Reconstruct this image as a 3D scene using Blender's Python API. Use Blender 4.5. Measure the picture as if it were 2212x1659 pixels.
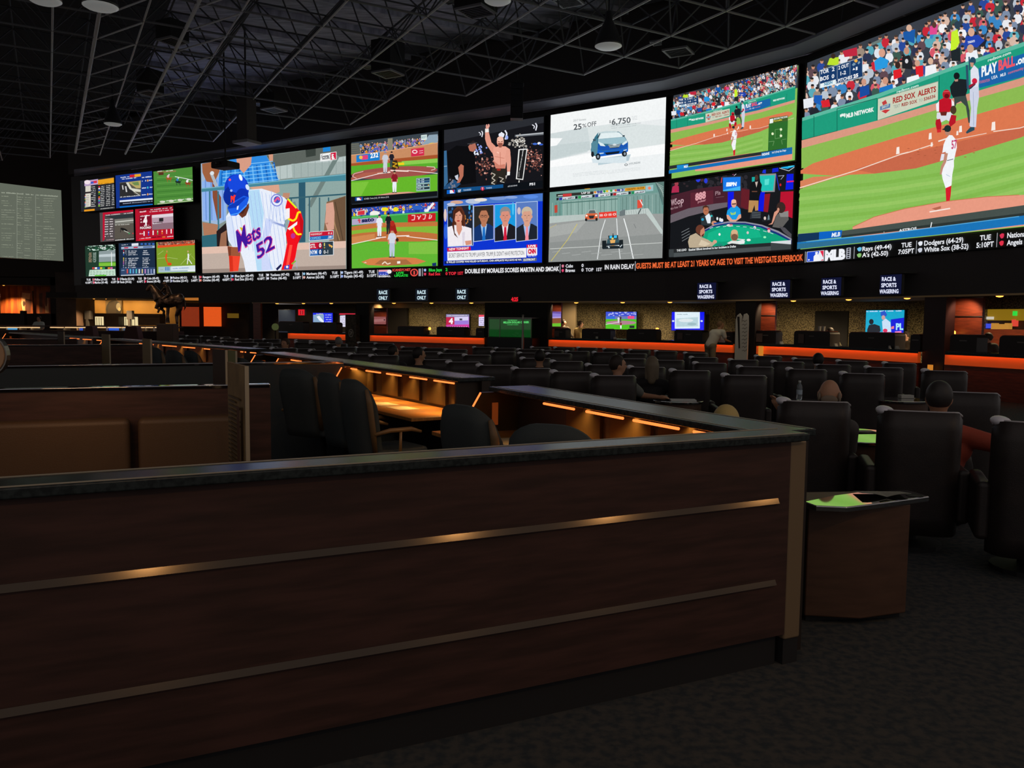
import bpy, bmesh, math, random
from math import sin, cos, tan, pi, radians, atan2, hypot, sqrt
from mathutils import Vector, Matrix
from mathutils.geometry import tessellate_polygon

for o in list(bpy.data.objects): bpy.data.objects.remove(o)
SC = bpy.context.scene
COL = SC.collection

# ---------------------------------------------------------------- camera
FPX, TILT, ROLL, EYE = 1777.8, radians(4.4626), 0.010254, 1.6
_fw = Vector((0, cos(TILT), -sin(TILT)))
_rt = Vector((1, 0, 0))
_up = _rt.cross(_fw)
CRT = _rt * cos(ROLL) + _up * sin(ROLL)
CUP = -_rt * sin(ROLL) + _up * cos(ROLL)
CE = Vector((0, 0, EYE))
cam = bpy.data.cameras.new('camera')
cam.sensor_fit = 'HORIZONTAL'
cam.sensor_width = 36.0
cam.lens = FPX / 2212 * 36.0
cam.clip_start = 0.05
cam.clip_end = 300
camo = bpy.data.objects.new('camera', cam)
COL.objects.link(camo)
camo.matrix_world = Matrix(((CRT.x, CUP.x, -_fw.x, CE.x), (CRT.y, CUP.y, -_fw.y, CE.y), (CRT.z, CUP.z, -_fw.z, CE.z), (0, 0, 0, 1)))
SC.camera = camo

# ---------------------------------------------------------------- world and exposure
w = bpy.data.worlds.new('world')
SC.world = w
w.use_nodes = True
w.node_tree.nodes['Background'].inputs[0].default_value = (1.0, 0.9, 0.87, 1)
w.node_tree.nodes['Background'].inputs[1].default_value = 0.20
SC.view_settings.view_transform = 'Standard'
SC.view_settings.look = 'None'
SC.view_settings.gamma = 1
SC.view_settings.exposure = 0.0
SC.view_settings.use_curve_mapping = False
SC.cycles.max_bounces = 5
SC.cycles.diffuse_bounces = 2
SC.cycles.glossy_bounces = 3
SC.cycles.transmission_bounces = 4
SC.cycles.sample_clamp_indirect = 3.0
SC.cycles.caustics_reflective = False
SC.cycles.caustics_refractive = False
SC.cycles.use_denoising = True


def lamp(name, kind, loc, energy, color=(1, 1, 1), size=0.2, target=None, spot=None, sy=None, parent=None):
    L = bpy.data.lights.new(name, kind)
    L.energy = energy
    L.color = color
    if kind == 'AREA':
        L.size = size
        if sy:
            L.shape = 'RECTANGLE'; L.size_y = sy
    elif kind in ('POINT', 'SPOT'):
        L.shadow_soft_size = size
    if kind == 'SPOT':
        L.spot_size = radians(spot or 90); L.spot_blend = 0.6
    o = bpy.data.objects.new(name, L)
    COL.objects.link(o)
    o.location = loc
    if target is not None:
        o.rotation_euler = (Vector(target) - Vector(loc)).to_track_quat('-Z', 'Y').to_euler()
    if parent: o.parent = parent
    return o

# ---------------------------------------------------------------- measuring: a point of the photograph to a place in the room
def ray(px, py):
    return _fw + CRT * ((px - 1106) / FPX) - CUP * ((py - 829.5) / FPX)
def P(px, py, z):
    d = ray(px, py)
    return CE + d * ((z - EYE) / d.z)
def PD(px, py, y):
    d = ray(px, py)
    return CE + d * (y / d.y)

# ---------------------------------------------------------------- materials
def lin(c):
    if isinstance(c, int):
        c = ((c >> 16 & 255) / 255, (c >> 8 & 255) / 255, (c & 255) / 255)
    return tuple((x / 12.92 if x <= 0.04045 else ((x + 0.055) / 1.055) ** 2.4) for x in c)

MATS = {}
def mat(name, col, rough=0.6, metal=0.0, spec=0.5, emit=None, es=1.0, noise=None, bump=0.0, bscale=60, alpha=None, stretch=None, coat=0.0, trans=0.0, samp=None):
    if name in MATS: return MATS[name]
    m = bpy.data.materials.new(name)
    m.use_nodes = True
    nt = m.node_tree
    b = nt.nodes['Principled BSDF']
    c = lin(col)
    b.inputs['Base Color'].default_value = (*c, 1)
    b.inputs['Roughness'].default_value = rough
    b.inputs['Metallic'].default_value = metal
    b.inputs['Specular IOR Level'].default_value = spec
    b.inputs['Coat Weight'].default_value = coat
    b.inputs['Coat Roughness'].default_value = 0.08
    b.inputs['Transmission Weight'].default_value = trans
    if emit is not None:
        b.inputs['Emission Color'].default_value = (*lin(emit), 1)
        b.inputs['Emission Strength'].default_value = es
    if noise or bump:
        tc = nt.nodes.new('ShaderNodeTexCoord')
        mp = nt.nodes.new('ShaderNodeMapping')
        nt.links.new(tc.outputs['Object'], mp.inputs[0])
        if stretch: mp.inputs['Scale'].default_value = stretch
    if noise:
        sc, c2, lo, hi = noise
        n = nt.nodes.new('ShaderNodeTexNoise')
        n.inputs['Scale'].default_value = sc
        n.inputs['Detail'].default_value = 5
        nt.links.new(mp.outputs[0], n.inputs['Vector'])
        r = nt.nodes.new('ShaderNodeValToRGB')
        r.color_ramp.elements[0].position = lo
        r.color_ramp.elements[1].position = hi
        r.color_ramp.elements[0].color = (*c, 1)
        r.color_ramp.elements[1].color = (*lin(c2), 1)
        nt.links.new(n.outputs[0], r.inputs[0])
        nt.links.new(r.outputs[0], b.inputs['Base Color'])
    if bump:
        n2 = nt.nodes.new('ShaderNodeTexNoise')
        n2.inputs['Scale'].default_value = bscale
        n2.inputs['Detail'].default_value = 3
        nt.links.new(mp.outputs[0], n2.inputs['Vector'])
        bp = nt.nodes.new('ShaderNodeBump')
        bp.inputs['Strength'].default_value = bump
        bp.inputs['Distance'].default_value = 0.01
        nt.links.new(n2.outputs[0], bp.inputs['Height'])
        nt.links.new(bp.outputs[0], b.inputs['Normal'])
    if samp:
        try: m.cycles.emission_sampling = samp
        except Exception: pass
    MATS[name] = m
    return m

def picture_material(name, strength, samp='AUTO', grain=.05):
    m = bpy.data.materials.new(name)
    m.use_nodes = True
    nt = m.node_tree
    b = nt.nodes['Principled BSDF']
    a = nt.nodes.new('ShaderNodeVertexColor')
    a.layer_name = 'pixels'
    b.inputs['Base Color'].default_value = (0.01, 0.01, 0.012, 1)
    b.inputs['Roughness'].default_value = 0.5
    b.inputs['Specular IOR Level'].default_value = 0.1
    n = nt.nodes.new('ShaderNodeTexNoise'); n.inputs['Scale'].default_value = 14; n.inputs['Detail'].default_value = 8; n.inputs['Roughness'].default_value = .7
    tc = nt.nodes.new('ShaderNodeTexCoord'); nt.links.new(tc.outputs['Object'], n.inputs['Vector'])
    mr = nt.nodes.new('ShaderNodeMapRange'); mr.inputs[1].default_value = .3; mr.inputs[2].default_value = .7; mr.inputs[3].default_value = 1 - grain; mr.inputs[4].default_value = 1 + grain
    vm = nt.nodes.new('ShaderNodeVectorMath'); vm.operation = 'SCALE'
    nt.links.new(n.outputs[0], mr.inputs[0]); nt.links.new(a.outputs['Color'], vm.inputs[0]); nt.links.new(mr.outputs[0], vm.inputs['Scale'])
    nt.links.new(vm.outputs[0], b.inputs['Emission Color'])
    b.inputs['Emission Strength'].default_value = strength
    try: m.cycles.emission_sampling = samp
    except Exception: pass
    return m

PIX = picture_material('led_pixels', 1.0)
PIXN = picture_material('led_lettering', 1.0, 'NONE', .0)

M_black = mat('matt_black', 0x1b1b1e, 0.7)
M_fascia = mat('black_fascia', 0x444040, 0.85, bump=0.1, bscale=40)
M_bezel = mat('dark_bezel', 0x17181b, 0.45)
M_cove = mat('grey_cornice', 0x8c90a0, 0.6)
M_leather = mat('dark_leather', 0x342c29, 0.45, noise=(9, 0x2a2423, .3, .7), bump=0.15, bscale=180)
M_wing_highlight = mat('wing_highlight_leather', 0xf2f0f8, 0.32, bump=0.1, bscale=120)  # near-white so the chair wings carry a painted highlight
M_fabric = mat('dark_blue_fabric', 0x363f42, 0.75, bump=0.2, bscale=300)
M_wood = mat('dark_red_wood', 0x4e3631, 0.5, noise=(3, 0x3c2b27, .35, .65), stretch=(1, 1, 9), spec=0.3)
M_woodr = mat('red_wood', 0x8a4028, 0.4, noise=(4, 0x6c3020, .35, .65), stretch=(1, 1, 8))
M_oak = mat('honey_wood', 0xb0793a, 0.32, noise=(14, 0x8a5a26, .3, .7), stretch=(1, 6, 1), bump=0.15, bscale=40)
M_gran = mat('dark_granite', 0x2e3638, 0.26, noise=(45, 0x1e2426, .42, .6), spec=0.4)
M_brass = mat('bronze_strip', 0x574d44, 0.11, metal=1.0)
M_steel = mat('brushed_steel', 0x9a9690, 0.35, metal=1.0)
M_truss2 = mat('truss_steel_dim', 0x70727a, 0.55)  # same steel, toned down to look dimly lit
M_truss = mat('truss_steel_lit', 0xe2e4e8, 0.45)  # same steel, made pale to look lit by the screens
M_trussd = mat('truss_steel_shaded', 0x50525a, 0.6)  # same steel, darkened to look unlit
M_carpet = mat('carpet', 0x504f4d, 0.95, noise=(22, 0x393f44, .4, .62), bump=0.4, bscale=400, spec=0.1)
M_skin = mat('skin', 0xc39070, 0.55)
M_skin2 = mat('skin_pink', 0xd4a58c, 0.55)
M_white = mat('white_paint', 0xd8d8d4, 0.5)
M_paper = mat('paper', 0xc8c6bc, 0.8)
M_orange = mat('backlit_orange_panel', 0xe88050, 0.5, emit=0xe85414, es=0.24)
M_amber = mat('amber_lamp', 0x402000, 0.5, emit=0xffa040, es=3.0)
M_strip = mat('orange_tube', 0x402000, 0.5, emit=0xff7a38, es=1.9)
M_cream = mat('cream_paint', 0x8d7f66, 0.7)
M_glass = mat('clear_glass', 0xffffff, 0.03, trans=1.0)

# ---------------------------------------------------------------- mesh builder
class MB:
    def __init__(s): s.v = []; s.f = []
    def add(s, vs, fs):
        n = len(s.v)
        s.v += [tuple(v) for v in vs]
        s.f += [tuple(i + n for i in f) for f in fs]
        return s
    def box(s, x0, y0, z0, x1, y1, z1):
        v = [(x, y, z) for z in (z0, z1) for y in (y0, y1) for x in (x0, x1)]
        return s.add(v, [(0, 2, 3, 1), (4, 5, 7, 6), (0, 1, 5, 4), (2, 6, 7, 3), (0, 4, 6, 2), (1, 3, 7, 5)])
    def hexa(s, b, t):      # four bottom and four top points, counter-clockwise from above
        v = list(b) + list(t)
        return s.add(v, [(3, 2, 1, 0), (4, 5, 6, 7), (0, 1, 5, 4), (1, 2, 6, 5), (2, 3, 7, 6), (3, 0, 4, 7)])
    def prism(s, pts, z0, z1):
        n = len(pts)
        v = [(p[0], p[1], z0) for p in pts] + [(p[0], p[1], z1) for p in pts]
        f = [tuple(range(n))[::-1], tuple(range(n, 2 * n))]
        f += [(i, (i + 1) % n, n + (i + 1) % n, n + i) for i in range(n)]
        return s.add(v, f)
    def wallseg(s, a, b, t, z0, z1):    # a straight wall from a to b with thickness t to its left side
        d = Vector((b[0] - a[0], b[1] - a[1])); d.normalize()
        n = Vector((-d.y, d.x)) * t
        return s.prism([(a[0], a[1]), (b[0], b[1]), (b[0] + n.x, b[1] + n.y), (a[0] + n.x, a[1] + n.y)], z0, z1)
    def tube(s, pts, r, n=8, cap=True):
        pts = [Vector(p) for p in pts]
        rs = r if isinstance(r, (list, tuple)) else [r] * len(pts)
        base = len(s.v); prev = None
        for i, p in enumerate(pts):
            d = (pts[min(i + 1, len(pts) - 1)] - pts[max(i - 1, 0)]).normalized()
            if prev is None:
                u = d.cross(Vector((0, 0, 1)) if abs(d.z) < 0.9 else Vector((1, 0, 0))).normalized()
            else:
                u = (prev - d * prev.dot(d)).normalized()
            prev = u
            w_ = d.cross(u)
            for k in range(n):
                a = 2 * pi * k / n
                s.v.append(tuple(p + (u * cos(a) + w_ * sin(a)) * rs[i]))
        for i in range(len(pts) - 1):
            for k in range(n):
                a = base + i * n + k; b = base + i * n + (k + 1) % n
                s.f.append((a, b, b + n, a + n))
        if cap:
            s.f.append(tuple(base + k for k in range(n))[::-1])
            s.f.append(tuple(base + (len(pts) - 1) * n + k for k in range(n)))
        return s
    def lathe(s, prof, c=(0, 0, 0), n=20):
        base = len(s.v)
        for r, z in prof:
            for k in range(n):
                a = 2 * pi * k / n
                s.v.append((c[0] + r * cos(a), c[1] + r * sin(a), c[2] + z))
        for i in range(len(prof) - 1):
            for k in range(n):
                a = base + i * n + k; b = base + i * n + (k + 1) % n
                s.f.append((a, b, b + n, a + n))
        s.f.append(tuple(base + k for k in range(n))[::-1])
        s.f.append(tuple(base + (len(prof) - 1) * n + k for k in range(n)))
        return s
    def ell(s, c, r, M=None, nu=14, nv=9):
        base = len(s.v)
        vs = []
        for j in range(nv + 1):
            t = pi * j / nv
            for i in range(nu):
                a = 2 * pi * i / nu
                p = Vector((r[0] * sin(t) * cos(a), r[1] * sin(t) * sin(a), r[2] * cos(t)))
                if M is not None: p = M @ p
                vs.append((c[0] + p.x, c[1] + p.y, c[2] + p.z))
        fs = []
        for j in range(nv):
            for i in range(nu):
                fs.append((j * nu + i, (j + 1) * nu + i, (j + 1) * nu + (i + 1) % nu, j * nu + (i + 1) % nu))
        return s.add(vs, fs)
    def cap(s, a, b, ra, rb, n=12):     # a tapered limb with round ends
        a = Vector(a); b = Vector(b); d = b - a; L = d.length or 1e-6; d = d / L
        pts = []; rs = []
        for k in range(4):
            t = pi / 2 * k / 4
            pts.append(a - d * ra * cos(t)); rs.append(max(ra * sin(t), ra * 0.12))
        pts.append(a); rs.append(ra)
        pts.append(b); rs.append(rb)
        for k in range(1, 5):
            t = pi / 2 * k / 4
            pts.append(b + d * rb * sin(t)); rs.append(max(rb * cos(t), rb * 0.12))
        return s.tube(pts, rs, n)
    def build(s, name, m, parent=None, bevel=0, smooth=False, seg=2, loc=None):
        me = bpy.data.meshes.new(name)
        me.from_pydata(s.v, [], s.f)
        me.validate()
        if bevel or smooth:
            bm = bmesh.new(); bm.from_mesh(me)
            bmesh.ops.remove_doubles(bm, verts=bm.verts, dist=1e-5)
            bmesh.ops.recalc_face_normals(bm, faces=bm.faces)
            bm.to_mesh(me); bm.free()
        else:
            bm = bmesh.new(); bm.from_mesh(me)
            bmesh.ops.recalc_face_normals(bm, faces=bm.faces)
            bm.to_mesh(me); bm.free()
        me.materials.append(m)
        o = bpy.data.objects.new(name, me)
        COL.objects.link(o)
        if parent: o.parent = parent
        if loc is not None: o.location = loc
        if smooth:
            for p in me.polygons: p.use_smooth = True
        if bevel:
            b = o.modifiers.new('bevel', 'BEVEL'); b.width = bevel; b.segments = seg; b.limit_method = 'ANGLE'
            if not smooth:
                for p in me.polygons: p.use_smooth = True
                try: b.harden_normals = True
                except Exception: pass
        return o

def tag(o, label=None, cat=None, group=None, kind=None):
    if label: o['label'] = label
    if cat: o['category'] = cat
    if group: o['group'] = group
    if kind: o['kind'] = kind
    return o
def thing(name, label, cat, loc=(0, 0, 0), rz=0, group=None):
    o = bpy.data.objects.new(name, None); COL.objects.link(o)
    o.location = loc; o.rotation_euler = (0, 0, rz)
    o.empty_display_size = 0.1
    return tag(o, label, cat, group)
def struct(o): o['kind'] = 'structure'; return o
def copy_tree(o, parent=None):
    c = o.copy(); COL.objects.link(c)
    if parent: c.parent = parent
    for ch in [x for x in KIDS(o)]: copy_tree(ch, c)
    return c
def KIDS(o): return [x for x in bpy.data.objects if x.parent == o]
def az(x, y): return atan2(x, y)
ORD = ['first', 'second', 'third', 'fourth', 'fifth', 'sixth', 'seventh', 'eighth', 'ninth', 'tenth', 'eleventh', 'twelfth', 'thirteenth', 'fourteenth', 'fifteenth', 'sixteenth', 'seventeenth', 'eighteenth', 'nineteenth', 'twentieth']

# ================================================================ the line of the video wall in plan, seven flat facets
VW = [(-24.0, 44.0), (-14.65, 38.80), (-6.61, 33.50), (-2.71, 31.05), (1.11, 28.70), (4.80, 26.09), (7.75, 22.75), (11.55, 14.2), (13.1, 9.6)]
def offset_line(V, s):
    out = []; n = []
    for a, b in zip(V, V[1:]):
        d = Vector((b[0] - a[0], b[1] - a[1])).normalized()
        n.append(Vector((-d.y, d.x)))        # away from the camera
    for i, p in enumerate(V):
        if i == 0: q = n[0]
        elif i == len(V) - 1: q = n[-1]
        else:
            q = (n[i - 1] + n[i]); q = q / (q.length_squared / 2)
        out.append((p[0] + q.x * s, p[1] + q.y * s))
    return out
_oc = {}
def W(px, s=0.0):
    """point on the wall line set back by s metres, in the direction of column px; returns point and unit tangent"""
    k = round(s, 4)
    if k not in _oc: _oc[k] = offset_line(VW, s)
    V = _oc[k]; d = ray(px, 700)
    for (x0, y0), (x1, y1) in zip(V, V[1:]):
        ex, ey = x1 - x0, y1 - y0
        det = d.x * (-ey) + ex * d.y
        if abs(det) < 1e-9: continue
        t = (x0 * (-ey) + ex * y0) / det
        u = (d.x * y0 - d.y * x0) / det
        if -1e-6 <= u <= 1 + 1e-6 and t > 0:
            return Vector((d.x * t, d.y * t)), Vector((ex, ey)).normalized()
    return Vector((d.x * 45, d.y * 45)), Vector((1, 0))
def WZ(px, py, s=0.0):
    p, t = W(px, s)
    return PD(px, py, p.y).z
def strip(mb, a, b, s, z0, z1, t=0.1):
    """a wall strip along the wall line between photo columns a and b, set back s, thickness t"""
    pa, _ = W(a, s); pb, _ = W(b, s)
    qa, _ = W(a, s); qb, _ = W(b, s)
    V = offset_line(VW, s); V2 = offset_line(VW, s + t)
    fa, ta = W(a, s); fb, tb = W(b, s)
    ix = []
    for i, p in enumerate(V):
        c = (Vector((p[0], p[1]))); 
        ang = atan2(p[0], p[1])
        if atan2(fa.x, fa.y) + 1e-4 < ang < atan2(fb.x, fb.y) - 1e-4: ix.append(i)
    front = [fa] + [Vector(V[i]) for i in ix] + [fb]
    na = Vector((-ta.y, ta.x)) * t; nb = Vector((-tb.y, tb.x)) * t
    back = [fa + na] + [Vector(V2[i]) for i in ix] + [fb + nb]
    for i in range(len(front) - 1):
        mb.prism([front[i], front[i + 1], back[i + 1], back[i]], z0, z1)
    return mb

# ================================================================ pictures made of flat coloured shapes
FONT = {}
def text_tris(s, bold=0.0):
    k = (s, bold)
    if k in FONT: return FONT[k]
    c = bpy.data.curves.new('t', 'FONT'); c.body = s; c.offset = bold; c.resolution_u = 2
    o = bpy.data.objects.new('t', c); COL.objects.link(o)
    dg = bpy.context.evaluated_depsgraph_get(); dg.update()
    me = bpy.data.meshes.new_from_object(o.evaluated_get(dg))
    vs = [(v.co.x, v.co.y) for v in me.vertices]
    fs = [tuple(p.vertices) for p in me.polygons]
    bpy.data.objects.remove(o); bpy.data.curves.remove(c); bpy.data.meshes.remove(me)
    if vs:
        x0 = min(v[0] for v in vs); x1 = max(v[0] for v in vs)
        H = 0.69
        vs = [((v[0] - x0) / max(x1 - x0, 1e-6), v[1] / H) for v in vs]
    FONT[k] = (vs, fs, (x1 - x0) / H if vs else 1)
    return FONT[k]

def clip_poly(p):
    for ax, lim, sg in ((0, 0, 1), (0, 1, -1), (1, 0, 1), (1, 1, -1)):
        q = []
        for i in range(len(p)):
            a = p[i - 1]; b = p[i]
            da = (a[ax] - lim) * sg; db = (b[ax] - lim) * sg
            if da >= 0: 
                if db < 0:
                    t = da / (da - db); q.append((a[0] + (b[0] - a[0]) * t, a[1] + (b[1] - a[1]) * t))
                else: q.append(b)
            elif db >= 0:
                t = da / (da - db); q.append((a[0] + (b[0] - a[0]) * t, a[1] + (b[1] - a[1]) * t)); q.append(b)
        p = q
        if len(p) < 3: return []
    return p

class Pic:
    """A flat display. A, B: its lower corners in plan; z0, z1 its bottom and top. Shapes are given where the
    photograph shows them, found back on this display's own plane."""
    def __init__(s, A, B, z0, z1, gain=1.0):
        s.A = Vector((A[0], A[1], z0)); s.U = Vector((B[0] - A[0], B[1] - A[1], 0)); s.V = Vector((0, 0, z1 - z0))
        s.N = s.U.cross(s.V).normalized()            # towards the viewer
        s.step = 0.0003; s.k = 0; s.src = s; s.c = (0, 0, 1); s.vs = []; s.fs = []; s.cs = []; s.gain = gain
    def crop(s, ox, oy, sc): s.c = (ox, oy, sc); return s
    def uv(s, x, y):
        if s.c is None: return (x, y)
        px = s.c[0] + x * s.c[2]; py = s.c[1] + y * s.c[2]
        q = s.src; d = ray(px, py)
        t = (q.A - CE).dot(q.N) / d.dot(q.N)
        h = CE + d * t - q.A
        return (h.dot(q.U) / q.U.length_squared * (1.055 if q is not s else 1), h.dot(q.V) / q.V.length_squared)
    def put(s, polys, col):
        s.k += 1
        col = tuple(c * s.gain for c in lin(col))
        off = s.N * (0.012 + s.k * s.step)
        for p in polys:
            p = clip_poly(list(p))
            if len(p) < 3: continue
            n = len(s.vs)
            for u, v in p: s.vs.append(tuple(s.A + s.U * u + s.V * v + off))
            s.fs.append(tuple(range(n, n + len(p)))); s.cs.append(col)
    def p(s, col, *pts):
        if isinstance(pts[0], (int, float)): pts = list(zip(pts[::2], pts[1::2]))
        uv = [s.uv(*q) for q in pts]
        if len(uv) > 3:
            tr = tessellate_polygon([[Vector((u, v, 0)) for u, v in uv]])
            s.put([[uv[i] for i in t] for t in tr], col)
        else: s.put([uv], col)
    def r(s, col, x0, y0, x1, y1): s.p(col, x0, y0, x1, y0, x1, y1, x0, y1)
    def bg(s, col): 
        c = s.c; s.c = None; s.r(col, 0, 0, 1, 1); s.c = c
    def e(s, col, x, y, rx, ry=None, rot=0, n=14):
        ry = ry or rx; a = radians(rot)
        s.put([[s.uv(x + rx * cos(t) * cos(a) - ry * sin(t) * sin(a), y + rx * cos(t) * sin(a) + ry * sin(t) * cos(a)) for t in [2 * pi * i / n for i in range(n)]]], col)
    def many(s, col, ells, n=7):
        s.put([[s.uv(x + rx * cos(2 * pi * i / n), y + ry * sin(2 * pi * i / n)) for i in range(n)] for x, y, rx, ry in ells], col)
    def l(s, col, wd, *pts):
        pts = list(zip(pts[::2], pts[1::2])); out = []
        for (x0, y0), (x1, y1) in zip(pts, pts[1:]):
            L = hypot(x1 - x0, y1 - y0) or 1; nx, ny = -(y1 - y0) / L * wd / 2, (x1 - x0) / L * wd / 2
            out.append([s.uv(x0 + nx, y0 + ny), s.uv(x1 + nx, y1 + ny), s.uv(x1 - nx, y1 - ny), s.uv(x0 - nx, y0 - ny)])
        s.put(out, col)
    def t(s, col, txt, x0, y0, x1, y1, h, bold=0.0, lean=0.0):
        """text with its baseline from (x0,y0) to (x1,y1), capitals h tall"""
        vs, fs, asp = text_tris(txt, bold)
        m = [s.uv(x0 + (x1 - x0) * a + lean * b * h, y0 + (y1 - y0) * a - b * h) for a, b in vs]
        s.put([[m[i] for i in f] for f in fs], col)
    def scrib(s, col, x0, y0, x1, y1, h, seed=0):
        """a line of writing too small to read"""
        rnd = random.Random(seed); x = 0.0; out = []
        L = hypot(x1 - x0, y1 - y0)
        while x < L:
            wd = h * rnd.uniform(.35, .8)
            if rnd.random() < .86:
                a, b = x / L, min(1, (x + wd) / L); hh = h * rnd.uniform(.6, 1)
                out.append([s.uv(x0 + (x1 - x0) * a, y0 + (y1 - y0) * a), s.uv(x0 + (x1 - x0) * b, y0 + (y1 - y0) * b), s.uv(x0 + (x1 - x0) * b, y0 + (y1 - y0) * b - hh), s.uv(x0 + (x1 - x0) * a, y0 + (y1 - y0) * a - hh)])
            x += wd + h * .22
        s.put(out, col)
    def crowd(s, top, bot, rows, size, seed=1, pal=None, dens=1.0):
        """spectators between two sloping edges; top and bot are (x0,y0,x1,y1)"""
        rnd = random.Random(seed)
        pal = pal or [0xe8eaf0, 0xdfe6ee, 0x2a4a9a, 0xc82838, 0x3a86c4, 0xb9c3cf, 0x2d3350, 0x9a8a7c, 0x58a8b8, 0xd85868, 0x3c5a50, 0xf0f0f4, 0x7d8da6, 0x21242e, 0xd8b8a8, 0x604850]
        for r in range(rows):
            f = (r + .5) / rows
            xa, ya = top[0] + (bot[0] - top[0]) * f, top[1] + (bot[1] - top[1]) * f
            xb, yb = top[2] + (bot[2] - top[2]) * f, top[3] + (bot[3] - top[3]) * f
            n = int((xb - xa) / size * dens)
            T = {}; Hd = []; hr = []
            for i in range(n):
                a = (i + rnd.uniform(-.35, .35)) / n
                x = xa + (xb - xa) * a; y = ya + (yb - ya) * a + rnd.uniform(-.3, .3) * size
                T.setdefault(rnd.choice(pal), []).append((x, y + size * .42, size * rnd.uniform(.42, .6), size * .6))
                sk = (x + rnd.uniform(-.1, .1) * size, y - size * .3, size * .2, size * .27)
                Hd.append(sk); hr.append((sk[0], sk[1] - size * .16, size * .21, size * .15))
            for c, L in T.items(): s.many(c, L, 8)
            s.many(rnd.choice((0xd9a78c, 0xc98f72, 0xe0b8a0)), Hd, 8)
            s.many(0x4a3a32, hr[::2], 6); s.many(0x2a2628, hr[1::2], 6)
    def build(s, name, parent, m=None):
        me = bpy.data.meshes.new(name)
        me.from_pydata(s.vs, [], s.fs)
        ca = me.color_attributes.new('pixels', 'FLOAT_COLOR', 'CORNER')
        flat = []
        for p, c in zip(s.fs, s.cs): flat += [c[0], c[1], c[2], 1.0] * len(p)
        ca.data.foreach_set('color', flat)
        me.materials.append(m or PIX)
        o = bpy.data.objects.new(name, me); COL.objects.link(o)
        if parent: o.parent = parent
        return o

def led_screen(px0, px1, A, B, z0, z1, label, draw, rim=0.05):
    """one rectangular LED display: housing, rim and picture"""
    A = Vector(A); B = Vector(B); d = (B - A).normalized(); n = Vector((d.y, -d.x))   # n towards viewer
    t = thing('led_screen', label, 'screen', (0, 0, 0), 0, 'LED screens of the video wall')
    mb = MB(); a = A - d * rim; b = B + d * rim
    mb.prism([a + n * 0.008, b + n * 0.008, b - n * .12, a - n * .12][::-1], z0 - rim, z1 + rim)
    mb.build('housing', M_bezel, t)
    fr = MB(); e = 0.018
    for (p, q, za, zb) in ((a, b, z1 + rim - .03, z1 + rim), (a, b, z0 - rim, z0 - rim + .03)):
        fr.prism([p + n * .03, q + n * .03, q + n * .009, p + n * .009][::-1], za, zb)
    for p, q in ((a, a + d * .03), (b - d * .03, b)):
        fr.prism([p + n * .03, q + n * .03, q + n * .009, p + n * .009][::-1], z0 - rim + .03, z1 + rim - .03)
    fr.build('rim', M_bezel, t)
    pc = Pic(A, B, z0, z1)
    draw(pc)
    pc.build('picture', t)
    return pc

# ================================================================ what the displays show
C1 = (0, 340, .20796); C2 = (420, 290, .24412); C3 = (940, 230, .23508); C4 = (1430, 130, .14467)
C5 = (1430, 330, .14467); C6 = (1720, 0, .22242)

def ballplayer(q, x, y, h, shirt, pants, hat, skin=0xc98f70, socks=None, lean=0.0):
    """standing player, feet at x,y and h tall"""
    f = lambda a, b: (x + a * h + lean * b * h, y - b * h)
    def pp(c, *ab): q.p(c, *[f(a, b) for a, b in zip(ab[::2], ab[1::2])])
    pp(pants, -.085, .52, .085, .52, .09, .3, .075, .03, .015, .03, .0, .3, -.02, .03, -.08, .03, -.1, .3)
    if socks: pp(socks, -.085, .2, -.01, .2, -.02, .03, -.07, .03); pp(socks, .01, .2, .085, .2, .075, .03, .02, .03)
    pp(0x30303a, -.1, .035, -.01, .035, -.01, 0, -.12, 0); pp(0x30303a, .01, .035, .09, .035, .11, 0, .01, 0)
    pp(shirt, -.1, .5, .1, .5, .12, .8, .05, .86, -.05, .86, -.12, .8)
    pp(shirt, -.12, .8, -.08, .8, -.1, .62, -.16, .62); pp(shirt, .12, .8, .08, .8, .1, .62, .16, .62)
    pp(skin, -.15, .63, -.1, .63, -.1, .46, -.14, .46); pp(skin, .15, .63, .1, .63, .1, .46, .14, .46)
    q.e(skin, *f(0, .91), .05 * h, .065 * h); q.p(hat, *[f(a, b) for a, b in ((-.06, .93), (-.05, .99), (0, 1.01), (.05, .99), (.065, .93))])

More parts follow.
